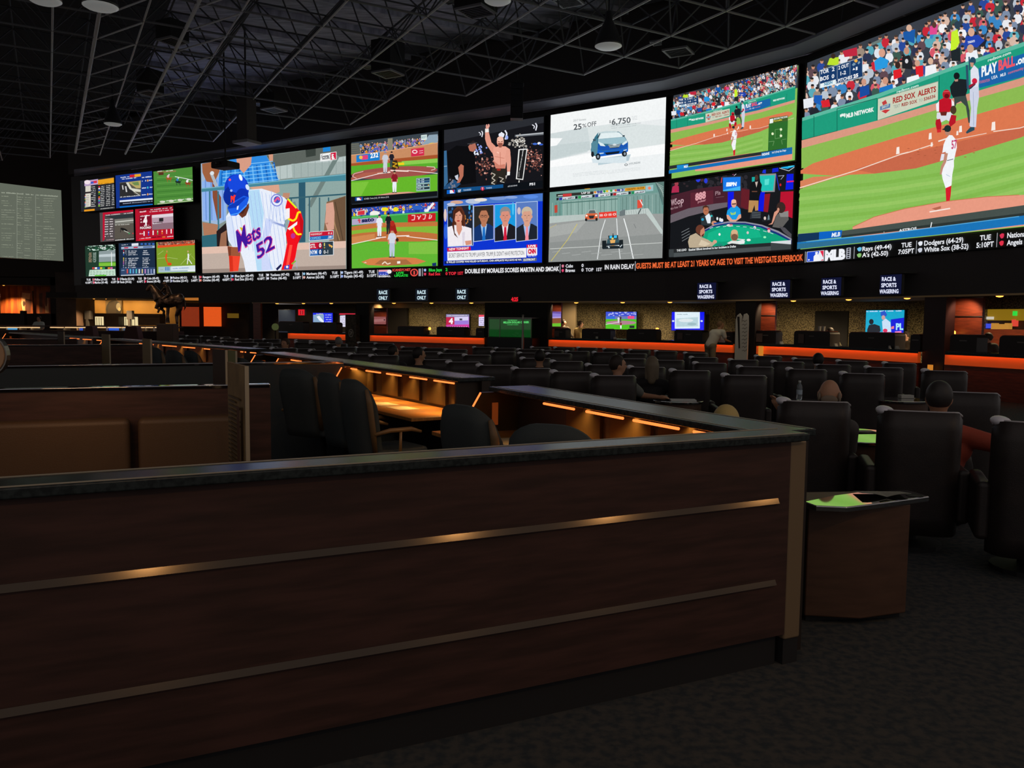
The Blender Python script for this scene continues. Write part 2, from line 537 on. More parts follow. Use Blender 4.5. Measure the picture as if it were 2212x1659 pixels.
def draw_mets(q):
    q.crop(*C2); q.bg(0x84938e)
    q.p(0x5d645e, 640, 190, 1345, 92, 1345, 190, 720, 300); q.p(0x39413c, 985, 140, 1075, 128, 1075, 190, 990, 205)
    q.p(0xb9c6c4, 700, 290, 1345, 195, 1345, 330, 740, 400); q.p(0xa3b2af, 860, 262, 1345, 240, 1345, 345, 870, 390)
    for x in range(760, 1340, 62): q.l(0x8b9c9a, 4, x, 290 - (x - 700) * .14, x + 4, 620)
    q.p(0x1e86d8, 1140, 118, 1205, 108, 1205, 150, 1140, 158)
    q.p(0x8fa8a4, 480, 470, 1345, 400, 1345, 960, 480, 990)
    q.l(0x70827e, 38, 1270, 190, 1020, 640); q.l(0x77898a, 30, 880, 600, 960, 840)
    for x in (800, 860, 1020, 1110, 1190, 1290): q.l(0x3d6470, 12, x, 560, x, 930)
    q.p(0x2c5a6e, 925, 420, 985, 415, 985, 955, 928, 958)
    q.l(0x35606e, 14, 770, 572, 1345, 530)
    q.p(0xa0b8d6, 62, 258, 240, 230, 290, 330, 290, 760, 215, 800, 70, 770)
    q.p(0x8fb4ee, 70, 420, 210, 380, 290, 420, 280, 760, 80, 770)
    for x in (100, 150, 200, 250): q.l(0x6e95d8, 10, x, 400, x + 8, 760)
    q.p(0xa0613f, 70, 262, 225, 235, 225, 330, 180, 430, 110, 420, 75, 340); q.p(0x8a4c34, 160, 420, 240, 560, 240, 740, 205, 760, 165, 560)
    q.l(0xb0b8c0, 26, 150, 340, 200, 460); q.e(0xdce4ea, 160, 345, 18)
    q.p(0x2e8ae2, 225, 330, 330, 215, 640, 188, 745, 395, 745, 420, 480, 470, 300, 520, 215, 470)
    for i in range(13): q.l(0x63b4f4 if i % 2 else 0x1666c0, 13, 250 + i * 38, 250 + (12 - i) * 6, 240 + i * 42, 450)
    for i in range(6): q.l(0x8cccf8, 6, 240 + i * 4, 290 + i * 32, 700 + i * 12, 240 + i * 32)
    q.p(0xd89c84, 375, 212, 512, 198, 505, 270, 440, 345, 385, 290); q.p(0xd2987e, 660, 180, 700, 178, 700, 235, 670, 240)
    q.p(0xd9a48a, 490, 470, 750, 440, 760, 510, 640, 560); q.p(0xc08a70, 790, 520, 850, 520, 840, 570, 780, 570)
    q.p(0x46889a, 68, 478, 480, 440, 1345, 350, 1345, 412, 985, 425, 480, 470, 68, 512)
    q.l(0x7ab4c2, 8, 68, 482, 1345, 356)
    for x in (140, 215): q.l(0x3a7688, 14, x, 505, x + 4, 1000)
    q.p(0xb07a5c, 75, 780, 215, 800, 200, 900, 90, 900); q.p(0x2f6674, 70, 900, 220, 880, 300, 1000, 74, 1005)
    q.p(0x241a1c, 200, 860, 290, 780, 310, 990, 205, 1000); q.p(0x9a6a50, 240, 880, 290, 850, 290, 990, 225, 995)
    q.p(0x86664c, 1175, 600, 1345, 545, 1345, 960, 1210, 960, 1150, 850); q.p(0x6e543e, 1235, 585, 1345, 548, 1345, 960, 1270, 960)
    q.l(0xa8865e, 8, 1200, 640, 1290, 940); q.l(0x54402f, 8, 1250, 600, 1320, 940)
    q.p(0xd8a28e, 1170, 615, 1232, 600, 1245, 690, 1240, 840, 1185, 860, 1160, 780, 1168, 700); q.p(0xb87e6c, 1160, 790, 1190, 780, 1185, 800)
    q.p(0xe2bfae, 72, 1000, 1345, 945, 1345, 1010, 72, 1065); q.p(0xc0aea2, 72, 1060, 1345, 1005, 1345, 1170, 72, 1210)
    q.p(0x9c8a80, 72, 1195, 1345, 1160, 1345, 1200, 72, 1235)
    # the player
    q.p(0xe9effb, 478, 492, 600, 482, 700, 512, 800, 560, 838, 600, 815, 720, 800, 800, 818, 890, 815, 1010, 800, 1110, 770, 1206, 460, 1222, 440, 1120, 400, 1005, 345, 1000, 305, 940, 288, 800, 285, 730, 318, 680, 430, 560)
    q.p(0xb6dcf6, 480, 500, 580, 490, 620, 700, 600, 900, 700, 1200, 560, 1210, 520, 900, 500, 740, 470, 640); q.p(0xcfd9fa, 640, 740, 700, 770, 640, 1000, 690, 1200, 600, 1205, 600, 960)
    q.p(0xd9e4fa, 288, 740, 330, 720, 380, 900, 400, 1000, 340, 990, 300, 900)
    for i in range(15):
        x = 330 + i * 34; q.l(0x9db4ea, 3.2, x, 700 - min(i, 6) * 32 + max(0, i - 8) * 14, x + 40 + i * 5, 990 + i * 12 if i < 8 else 1190)
    for i in range(5): q.l(0x9db4ea, 3.5, 690 + i * 24, 500 + i * 14, 670 + i * 32, 770)
    q.p(0xc4d0f0, 660, 740, 800, 810, 806, 826, 690, 790); q.p(0x8a9ad0, 690, 775, 806, 826, 800, 800)
    q.e(0x7c86dc, 735, 585, 52, 56, -10, 20); q.e(0xe8eefc, 735, 585, 42, 46, -10, 18); q.e(0x4b58c0, 738, 580, 30, 32); q.l(0xe85a90, 16, 712, 600, 745, 560, 760, 585)
    q.p(0x9d5638, 300, 990, 345, 998, 412, 1000, 412, 1085, 310, 1080); q.p(0x7a3c28, 300, 1000, 330, 1000, 330, 1080, 310, 1080)
    q.p(0xf4452e, 312, 1075, 412, 1080, 395, 1210, 320, 1216); q.p(0xd8301c, 312, 1075, 345, 1080, 350, 1214, 320, 1216)
    q.p(0xf2101c, 828, 580, 900, 640, 950, 690, 972, 770, 966, 880, 920, 975, 900, 1090, 868, 1195, 778, 1200, 800, 1105, 828, 970, 815, 880, 850, 770, 812, 650)
    q.p(0xc80c18, 930, 700, 972, 770, 966, 880, 925, 965, 945, 850); q.p(0xff5040, 850, 980, 875, 980, 840, 1180, 815, 1180)
    q.l(0xe6f020, 14, 832, 572, 910, 655); q.l(0xffe818, 17, 835, 748, 880, 768, 905, 750, 925, 690, 948, 692)
    q.l(0xffe818, 16, 878, 808, 890, 850, 920, 888, 955, 884); q.p(0xf4f4f8, 830, 835, 918, 772, 916, 800, 850, 850); q.p(0xf4f0f4, 820, 660, 850, 655, 850, 740, 812, 760)
    q.e(0xc03090, 880, 900, 20, 24); q.p(0x3048c0, 805, 1165, 850, 1155, 845, 1195, 800, 1195); q.e(0xf4f4f8, 828, 1175, 11); q.p(0x1c2050, 728, 1190, 775, 1145, 780, 1165, 740, 1208)
    q.l(0x7ab83a, 12, 868, 1150, 905, 1120)
    q.p(0xd8c018, 408, 822, 440, 830, 455, 870, 425, 860)
    for dx, c, b in ((0, 0xe04890, .045), (-3, 0x40179c, .012)):
        q.t(c, 'M', 398 + dx, 1040, 478 + dx, 985, 178, b, -.12); q.t(c, 'ets', 470 + dx, 985, 600 + dx, 905, 125, b, -.1)
        q.t(c, '5', 568 + dx, 1105, 640 + dx, 1060, 118, b, -.18); q.t(c, '2', 640 + dx, 1050, 722 + dx, 1005, 118, b, -.18)
    q.p(0x6a3626, 395, 705, 490, 610, 492, 650, 465, 720, 430, 742); q.p(0x4c241c, 400, 700, 470, 640, 440, 705)
    q.e(0x1138c8, 382, 482, 108, 128, -8, 26); q.e(0x0a2c9a, 340, 545, 76, 92, 10, 22); q.e(0x1548de, 385, 440, 80, 80, 0, 22); q.e(0x0c30b0, 430, 560, 60, 80, 0, 18)
    q.p(0x1a5ce6, 300, 655, 320, 620, 445, 545, 492, 560, 470, 640, 420, 690, 380, 722, 330, 722); q.l(0x48a0ff, 9, 330, 715, 400, 700, 470, 630)
    q.p(0x0d3ab8, 305, 640, 440, 560, 470, 560, 380, 650, 310, 660)
    q.e(0xf2f8ff, 418, 385, 14, 30, -20); q.e(0x9ab8ff, 335, 500, 11); q.e(0xf0587c, 322, 405, 11); q.p(0xe8f0ff, 385, 640, 402, 632, 395, 668, 383, 670)
    q.t(0xff3a28, 'N', 330, 602, 365, 592, 52, .05); q.t(0xff3a28, 'Y', 338, 612, 376, 600, 58, .04); q.e(0xd8e8ff, 478, 470, 16, 26, -20)
    # inset graphics
    q.p(0xeef0f0, 1122, 176, 1266, 156, 1266, 228, 1122, 244); q.p(0x2c3440, 1140, 196, 1196, 188, 1196, 220, 1140, 226); q.t(0xeef0f0, 'FOX', 1146, 221, 1190, 216, 19, .04)
    q.l(0x2c3440, 4, 1130, 215, 1134, 190, 1142, 182); q.l(0x2c3440, 4, 1206, 178, 1210, 200, 1202, 222); q.p(0xd01840, 1214, 168, 1262, 161, 1262, 224, 1214, 229); q.t(0xf4f0f0, 'L', 1224, 222, 1250, 219, 42, .05); q.t(0xf4f0f0, 'S', 1222, 214, 1244, 211, 34, .02)
    q.p(0xe0e4e8, 1024, 866, 1240, 850, 1240, 930, 1024, 948); q.p(0xc81432, 1030, 870, 1236, 856, 1236, 892, 1030, 908); q.p(0x1566b4, 1030, 908, 1236, 892, 1236, 925, 1030, 942)
    q.t(0xf4e8ea, 'WAINWRIGHT', 1036, 898, 1140, 890, 19); q.t(0xf4e8ea, 'P: 6', 1194, 889, 1226, 886, 19, .02); q.t(0x9cd8f4, 'CESPEDES', 1036, 934, 1126, 926, 20); q.t(0xffffff, '.281', 1188, 922, 1228, 918, 20, .02)
    q.p(0xd6dee2, 1026, 958, 1242, 944, 1242, 1070, 1026, 1082); q.p(0x2c3c48, 1032, 962, 1236, 949, 1236, 1066, 1032, 1076)
    q.p(0xc41230, 1032, 962, 1104, 957, 1104, 1016, 1032, 1020); q.p(0x1c5fb0, 1032, 1020, 1104, 1016, 1104, 1072, 1032, 1076)
    q.p(0x961028, 1104, 957, 1140, 954, 1140, 1014, 1104, 1016); q.p(0x153f7c, 1104, 1016, 1140, 1013, 1140, 1070, 1104, 1072)
    q.t(0xf2f4f6, 'STL', 1036, 1008, 1084, 1004, 34, .02); q.t(0xf2f4f6, 'NYM', 1036, 1064, 1094, 1060, 34, .02); q.t(0xffffff, '0', 1112, 1002, 1132, 1000, 34, .03); q.t(0xffffff, '0', 1113, 1060, 1132, 1058, 34, .03)
    q.t(0xf0e070, '1', 1156, 990, 1164, 989, 26, .03); q.p(0xf0c030, 1154, 1002, 1168, 1001, 1161, 1012); q.t(0xf2f4f6, '0-1', 1154, 1058, 1192, 1055, 30, .01)
    for dx, c in ((0, 0xf0a040), (16, 0xf0c060)): q.p(c, 1195 + dx, 985 - 8 + dx * .6, 1208 + dx, 974 + dx * .6, 1218 + dx, 986 + dx * .6, 1206 + dx, 998 + dx * .6)

def draw_pitt(q):
    q.crop(*C2); q.bg(0x39434c)
    q.p(0x39434c, 1378, 72, 2176, 0, 2176, 80, 1378, 220)
    q.crowd((1420, 95, 2176, 15), (1420, 170, 2176, 95), 5, 22, 3, [0xd8842a, 0x4a62c0, 0xc0c4d0, 0x3a4450, 0xc87890, 0x8a64b8, 0xf0a030, 0x28324a, 0x6a88b0])
    q.p(0x6a6c60, 1378, 85, 1460, 80, 1480, 180, 1378, 215); q.p(0x8a8470, 1715, 40, 1758, 36, 1758, 140, 1715, 145); q.p(0x8ea4b4, 2080, 8, 2176, 0, 2176, 90, 2010, 110); q.e(0xf0c820, 2115, 92, 40, 16)
    for i in range(6): q.l(0x4a5058, 5, 1395, 100 + i * 18, 1470, 94 + i * 18)
    q.p(0xd8e8e4, 2010, 10, 2062, 4, 2062, 50, 2010, 56); q.t(0x4a7a90, 'ROOT', 2016, 40, 2054, 36, 20, .02)
    q.p(0xc98d63, 1378, 185, 1700, 150, 2176, 70, 2176, 180, 1700, 225, 1378, 262); q.l(0xe0b088, 5, 1378, 188, 1700, 152, 2176, 74)
    q.p(0x1a7ecc, 1438, 188, 1645, 160, 1645, 232, 1438, 250); q.p(0xe0407a, 1485, 190, 1540, 184, 1540, 222, 1485, 228); q.e(0xf0c050, 1478, 206, 16); q.t(0xffffff, '232', 1562, 212, 1632, 202, 40, .03)
    q.p(0xd42a4c, 1922, 132, 2038, 118, 2038, 188, 1922, 200); q.e(0xf4d8dc, 1955, 156, 24, 18); q.e(0xd42a4c, 1955, 156, 15, 9); q.l(0xf4d8dc, 4, 1995, 150, 2028, 146); q.l(0xf4d8dc, 4, 1995, 168, 2028, 164)
    q.p(0xa8542c, 1378, 262, 1700, 225, 2176, 180, 2176, 215, 1700, 262, 1378, 290); q.p(0x5aae2e, 1378, 284, 1700, 258, 2176, 212, 2176, 300, 1378, 360); q.p(0x8ccc52, 1840, 240, 2176, 216, 2176, 250, 1840, 275)
    pts = []
    for i in range(30):
        a = 2 * pi * i / 30; pts.append((1775 + 380 * cos(a), 340 - 24 * cos(a) + 52 * sin(a)))
    q.p(0xa0524c, *pts); q.p(0xb0604f, 1378, 390, 1500, 345, 1700, 325, 1700, 345, 1378, 410)
    q.l(0xf2e4e0, 6, 1378, 416, 1640, 350); q.l(0xf2e4e0, 6, 1890, 322, 2176, 350)
    q.l(0xe8c8c0, 5, 1500, 330, 1420, 350, 1405, 375, 1440, 392); q.l(0xe8c8c0, 6, 2060, 288, 2130, 292, 2135, 310, 2100, 320)
    q.l(0xf0d8d0, 10, 1625, 350, 1740, 338); q.l(0xf4dcd2, 12, 1740, 322, 1900, 328); q.l(0xf0d0c4, 8, 1720, 345, 1730, 325)
    q.p(0x66b62a, 1378, 418, 1600, 400, 2176, 352, 2176, 505, 1900, 530, 1378, 555); q.p(0x7cc43c, 1378, 430, 1550, 420, 1480, 550, 1378, 552)
    q.p(0xd89c86, 1560, 552, 1740, 518, 1900, 510, 2000, 520, 1990, 530, 1800, 550)
    q.l(0xf0d020, 22, 1805, 265, 1862, 262); ballplayer(q, 1695, 345, 190, 0xc8ccd8, 0xccd0dc, 0x8a8ca0); ballplayer(q, 1752, 310, 155, 0x22202a, 0x3a4a4c, 0x18161c)
    q.p(0x3a2a1a, 1750, 310, 1762, 232, 1800, 232, 1818, 308, 1795, 300, 1780, 320); q.l(0xd0a020, 9, 1760, 250, 1800, 262, 1762, 285, 1806, 296)
    ballplayer(q, 1778, 520, 195, 0x8c1c28, 0xeceef6, 0x30241c)
    q.p(0x96b8b4, 1970, 392, 2092, 382, 2092, 498, 1970, 506)
    for y, c in ((398, 0x1a3a5a), (418, 0x24507a), (448, 0x243a4a), (476, 0x1c2c3a)): q.p(c, 1976, y, 2088, y - 9, 2088, y + 9, 1976, y + 18); q.t(0xd0e4f0, 'MIL 0' if y == 448 else 'PIT 0' if y == 476 else 'PIR .238', 1982, y + 15, 2040, y + 10, 12, .02)
    q.e(0xf0c040, 2078, 452, 5)
    q.p(0x101318, 1378, 555, 1700, 540, 2176, 502, 2176, 545, 1700, 590, 1378, 622); q.p(0x0d4a9a, 1430, 560, 1500, 556, 1500, 588, 1430, 592); q.p(0xf0f0f4, 1445, 564, 1485, 562, 1485, 585, 1445, 588); q.p(0xd02030, 1466, 563, 1485, 562, 1485, 585)
    q.t(0xc8ccd0, 'SCHED: Twins (2-5)  SP: Nelson (3-3)', 1510, 580, 1728, 562, 13, .01)

def draw_miami(q):
    q.crop(*C2); q.bg(0x5cae2c)
    q.p(0x2c50b4, 1378, 655, 2178, 595, 2178, 690, 1378, 725)
    q.crowd((1400, 665, 2150, 605), (1400, 710, 2150, 670), 3, 24, 5, [0x2448b8, 0x2848c0, 0xd8e0f0, 0x3a5acc, 0xe8c020, 0x1c3a9a, 0xc83040, 0x2448b8, 0x1c3a9a, 0x2c50b4], .9)
    q.l(0xf0f4f8, 20, 2050, 690, 2120, 610); q.e(0x2c62c4, 1975, 650, 46, 20); q.p(0xd8c8c0, 1440, 680, 1520, 668, 1520, 712, 1440, 720); q.p(0xd83040, 1450, 684, 1510, 674, 1508, 712, 1448, 716); q.e(0xf0f0e8, 1600, 700, 44, 22); q.e(0xf0e020, 1690, 665, 30, 18); q.e(0xf0e020, 1785, 665, 24, 20)
    q.p(0x3aa040, 1378, 735, 1620, 715, 2178, 680, 2178, 775, 1620, 785, 1378, 820); q.p(0x5cc070, 1378, 735, 1620, 718, 2178, 682, 2178, 692, 1378, 746)
    q.p(0xb4a8c8, 1397, 752, 1618, 736, 1618, 786, 1397, 806); q.t(0x1a2258, 'sato', 1482, 780, 1595, 768, 34, .05); q.l(0xd04050, 9, 1448, 764, 1474, 762); q.l(0xd04050, 12, 1460, 748, 1466, 786)
    q.p(0xc81c24, 1892, 710, 2138, 698, 2138, 770, 1892, 782)
    for i, s_ in enumerate(((0, 0, 30, 0, 24, 40, 0, 42), (0, 10, 14, 16, 14, 40, 34, 4), (0, 0, 30, 0, 20, 40, 4, 40), (20, 0, 10, 40, 30, 30, 34, 8))):
        q.l(0xf0c8c4, 8, *[(v + (1925 + i * 48 if k % 2 == 0 else 718 - i * 3)) for k, v in enumerate(s_)])
    q.p(0x2c9a38, 2140, 697, 2178, 696, 2178, 772, 2140, 773)
    q.p(0xc4743c, 1378, 820, 1620, 785, 2178, 775, 2178, 815, 1620, 828, 1378, 858); q.p(0x86b83a, 1378, 856, 1640, 826, 2178, 812, 2178, 880, 1640, 870, 1378, 925)
    pts = [(1790 + 430 * cos(2 * pi * i / 30), 908 + 48 * sin(2 * pi * i / 30)) for i in range(30)]
    q.p(0xc0703c, *pts); q.p(0xd08850, 1378, 912, 1600, 880, 1600, 930, 1378, 975)
    q.l(0xf6eee8, 6, 1378, 978, 1650, 918); q.l(0xf6eee8, 6, 1880, 905, 2178, 940); q.l(0xf0e0d8, 9, 1610, 918, 1700, 910); q.l(0xf4e4da, 10, 1790, 902, 1905, 898)
    q.p(0x62b634, 1378, 985, 1620, 950, 2178, 950, 2178, 1170, 1378, 1190); q.p(0x80c244, 1900, 960, 2178, 950, 2178, 1060, 1900, 1060)
    q.p(0xd48048, 1480, 1130, 1560, 1100, 1750, 1085, 1960, 1095, 2055, 1125, 1980, 1150, 1700, 1165, 1540, 1158); q.p(0xa86c40, 1600, 1150, 1650, 1112, 1880, 1108, 1930, 1148, 1780, 1162)
    q.l(0xf0dcc8, 10, 1665, 1150, 1690, 1128, 1712, 1150, 1740, 1140); q.p(0xf4ece4, 1798, 1125, 1826, 1123, 1826, 1144, 1798, 1146); q.p(0xf0e0d0, 1500, 1140, 1520, 1130, 1530, 1138)
    ballplayer(q, 1642, 910, 200, 0xe6e8f2, 0xe8ecf6, 0x202a5a); ballplayer(q, 1722, 885, 185, 0x1c1c22, 0x26262c, 0x101014)
    q.p(0x9a2018, 1730, 880, 1738, 800, 1760, 765, 1782, 800, 1800, 870, 1785, 885, 1760, 850); q.e(0xb02a20, 1757, 790, 20, 26)
    ballplayer(q, 1755, 1092, 255, 0xd2d8e4, 0xbcc8dc, 0xa02028); q.e(0x3a2016, 1800, 935, 13, 17)
    q.p(0x14306a, 2108, 1142, 2145, 1136, 2145, 1166, 2112, 1168)

def draw_fight(q):
    q.crop(*C3); q.bg(0x15151a)
    q.p(0x2a2c32, 82, 215, 560, 155, 1000, 92, 1000, 150, 500, 250, 82, 340)
    rnd = random.Random(4)
    for c, n in ((0xa8685c, 70), (0x6a3c34, 80), (0xe0a898, 26), (0x2c2428, 60)):
        q.many(c, [(rnd.gauss(470, 60), rnd.gauss(530, 40), rnd.uniform(4, 12), rnd.uniform(4, 13)) for _ in range(n // 2)] + [(rnd.uniform(840, 990), rnd.gauss(490, 45), rnd.uniform(4, 12), rnd.uniform(4, 12)) for _ in range(n // 2)])
    q.many(0x8ea0e8, [(rnd.gauss(410, 25), rnd.gauss(390, 24), 8, 8) for _ in range(16)]); q.many(0xe8ecf8, [(rnd.gauss(385, 18), rnd.gauss(430, 12), 8, 7) for _ in range(9)])
    for x, y, k in ((425, 255, 1.0), (640, 265, 1.5), (920, 190, 1.2)):
        q.l(0xe8eaf4, 9 * k, x + 4, y - 30 * k, x + 14 * k, y - 10 * k, x + 6, y + 26 * k); q.l(0xe8eaf4, 7 * k, x - 22 * k, y - 18 * k, x - 4, y - 6 * k, x - 10 * k, y + 12 * k)
    q.e(0xe8eaf4, 610, 262, 26, 20); q.e(0x9ab0f0, 660, 285, 14, 20)
    q.p(0x6a6e74, 735, 262, 998, 236, 998, 262, 735, 282); q.l(0xc8ccd0, 8, 745, 268, 998, 244)
    q.e(0x3f68c8, 920, 345, 22, 10); q.e(0xf0f4ff, 958, 340, 16, 12); q.e(0x3a64d0, 975, 350, 20, 8)
    q.many(0xa8a29a, [(rnd.gauss(785, 34), rnd.gauss(335, 28), rnd.uniform(6, 16), rnd.uniform(5, 14)) for _ in range(36)]); q.many(0x4c4a48, [(rnd.gauss(785, 34), rnd.gauss(340, 28), rnd.uniform(4, 9), rnd.uniform(4, 9)) for _ in range(20)])
    q.many(0xecebe4, [(rnd.gauss(790, 30), rnd.gauss(330, 22), 7, 6) for _ in range(12)])
    q.p(0x3a6a94, 84, 410, 108, 405, 120, 700, 84, 745); q.p(0x25507c, 82, 740, 190, 660, 250, 700, 150, 790, 82, 800); q.l(0xa8c4d8, 5, 84, 552, 112, 548)
    q.p(0x0b0b0e, 110, 420, 200, 360, 320, 370, 370, 470, 380, 700, 250, 720, 130, 640)      # the dark shirted man
    q.p(0xb46e5c, 306, 370, 330, 340, 372, 338, 385, 385, 350, 418, 320, 410); q.p(0x2a2022, 318, 345, 352, 312, 382, 335, 330, 352); q.l(0x4c4a4e, 6, 300, 345, 390, 335)
    q.p(0xb86e58, 215, 560, 240, 530, 266, 545, 262, 640, 230, 700, 200, 705, 228, 640); q.p(0xc8ccda, 182, 640, 215, 625, 215, 680, 195, 670); q.many(0x787a88, [(rnd.gauss(160, 20), rnd.gauss(710, 24), 8, 8) for _ in range(16)])
    # the bare chested fighter with a raised arm
    q.p(0xe29a86, 462, 240, 495, 235, 520, 330, 556, 365, 580, 420, 560, 455, 520, 420, 478, 355, 462, 300)
    q.p(0xf0ece8, 462, 205, 494, 200, 497, 236, 462, 240); q.p(0xe2a090, 470, 210, 468, 178, 478, 160, 486, 182, 492, 158, 500, 166, 505, 180, 492, 205)
    q.p(0xeba692, 540, 380, 590, 365, 650, 368, 690, 395, 695, 430, 660, 480, 648, 570, 560, 572, 545, 500, 535, 440)
    q.p(0xd0806c, 540, 500, 590, 540, 645, 530, 648, 572, 560, 572); q.l(0xc47864, 5, 600, 420, 606, 560); q.l(0xc87a68, 5, 550, 460, 640, 478); q.l(0xffc8b4, 10, 570, 420, 590, 430)
    q.p(0xe6a08c, 660, 400, 690, 398, 698, 470, 700, 530, 690, 605, 665, 605, 660, 520, 645, 470); q.p(0xf2efea, 665, 600, 692, 600, 690, 632, 662, 636); q.p(0xb8b4b0, 640, 640, 668, 630, 655, 668)
    q.e(0xe8a692, 602, 325, 32, 46, 0, 20); q.e(0xf4c0ac, 602, 300, 30, 24); q.p(0x8c4a3c, 580, 338, 624, 338, 620, 352, 585, 352); q.l(0x5a2c24, 5, 582, 322, 598, 326); q.l(0x5a2c24, 5, 608, 326, 624, 320); q.p(0x9a5848, 576, 350, 628, 350, 612, 378, 592, 378)
    q.p(0x2a2620, 530, 570, 660, 572, 650, 640, 655, 690, 600, 700, 590, 640, 560, 724, 515, 724, 520, 640); q.e(0xa02c24, 588, 582, 20, 10)
    q.l(0xcfc7b8, 7, 520, 610, 556, 628, 525, 660, 556, 680, 520, 705, 552, 716); q.l(0xcfc7b8, 6, 590, 650, 632, 665, 600, 690, 640, 700)
    q.p(0xf2f2f0, 770, 394, 852, 388, 812, 676, 746, 668); q.p(0x1c1c1e, 780, 402, 843, 398, 806, 668, 756, 662)
    for i, ch in enumerate("MICKEY'S"):
        y = 408 + i * 32; q.t(0xf0f0ee, ch, 815 - i * 5.6, y, 811 - i * 5.6, y + 26, 40, .03)
    q.l(0xd8d8d0, 9, 776, 680, 774, 704)
    q.p(0x0b1016, 82, 762, 1000, 680, 1000, 745, 82, 835); q.p(0x124f86, 200, 752, 630, 716, 630, 748, 200, 790); q.p(0x0b62c8, 112, 770, 190, 764, 190, 800, 112, 806)
    q.p(0xf0f0f4, 140, 770, 180, 767, 180, 796, 140, 800); q.p(0xd01830, 160, 769, 180, 767, 180, 796); q.t(0xeef0f4, 'NY', 216, 792, 244, 789, 26, .03); q.t(0xa8c0dc, 'YANKEES', 262, 778, 336, 771, 14, .03)
    q.e(0xd02040, 440, 757, 16, 18); q.t(0xf0f0f4, 'T', 433, 766, 447, 765, 18, .03); q.t(0xa8c0dc, 'TWINS', 472, 759, 526, 754, 13, .03); q.t(0xb8bcc2, '#FS1BOXING', 672, 742, 758, 732, 12, .02); q.t(0xe4e6ea, 'FS1', 872, 728, 922, 723, 22, .04)

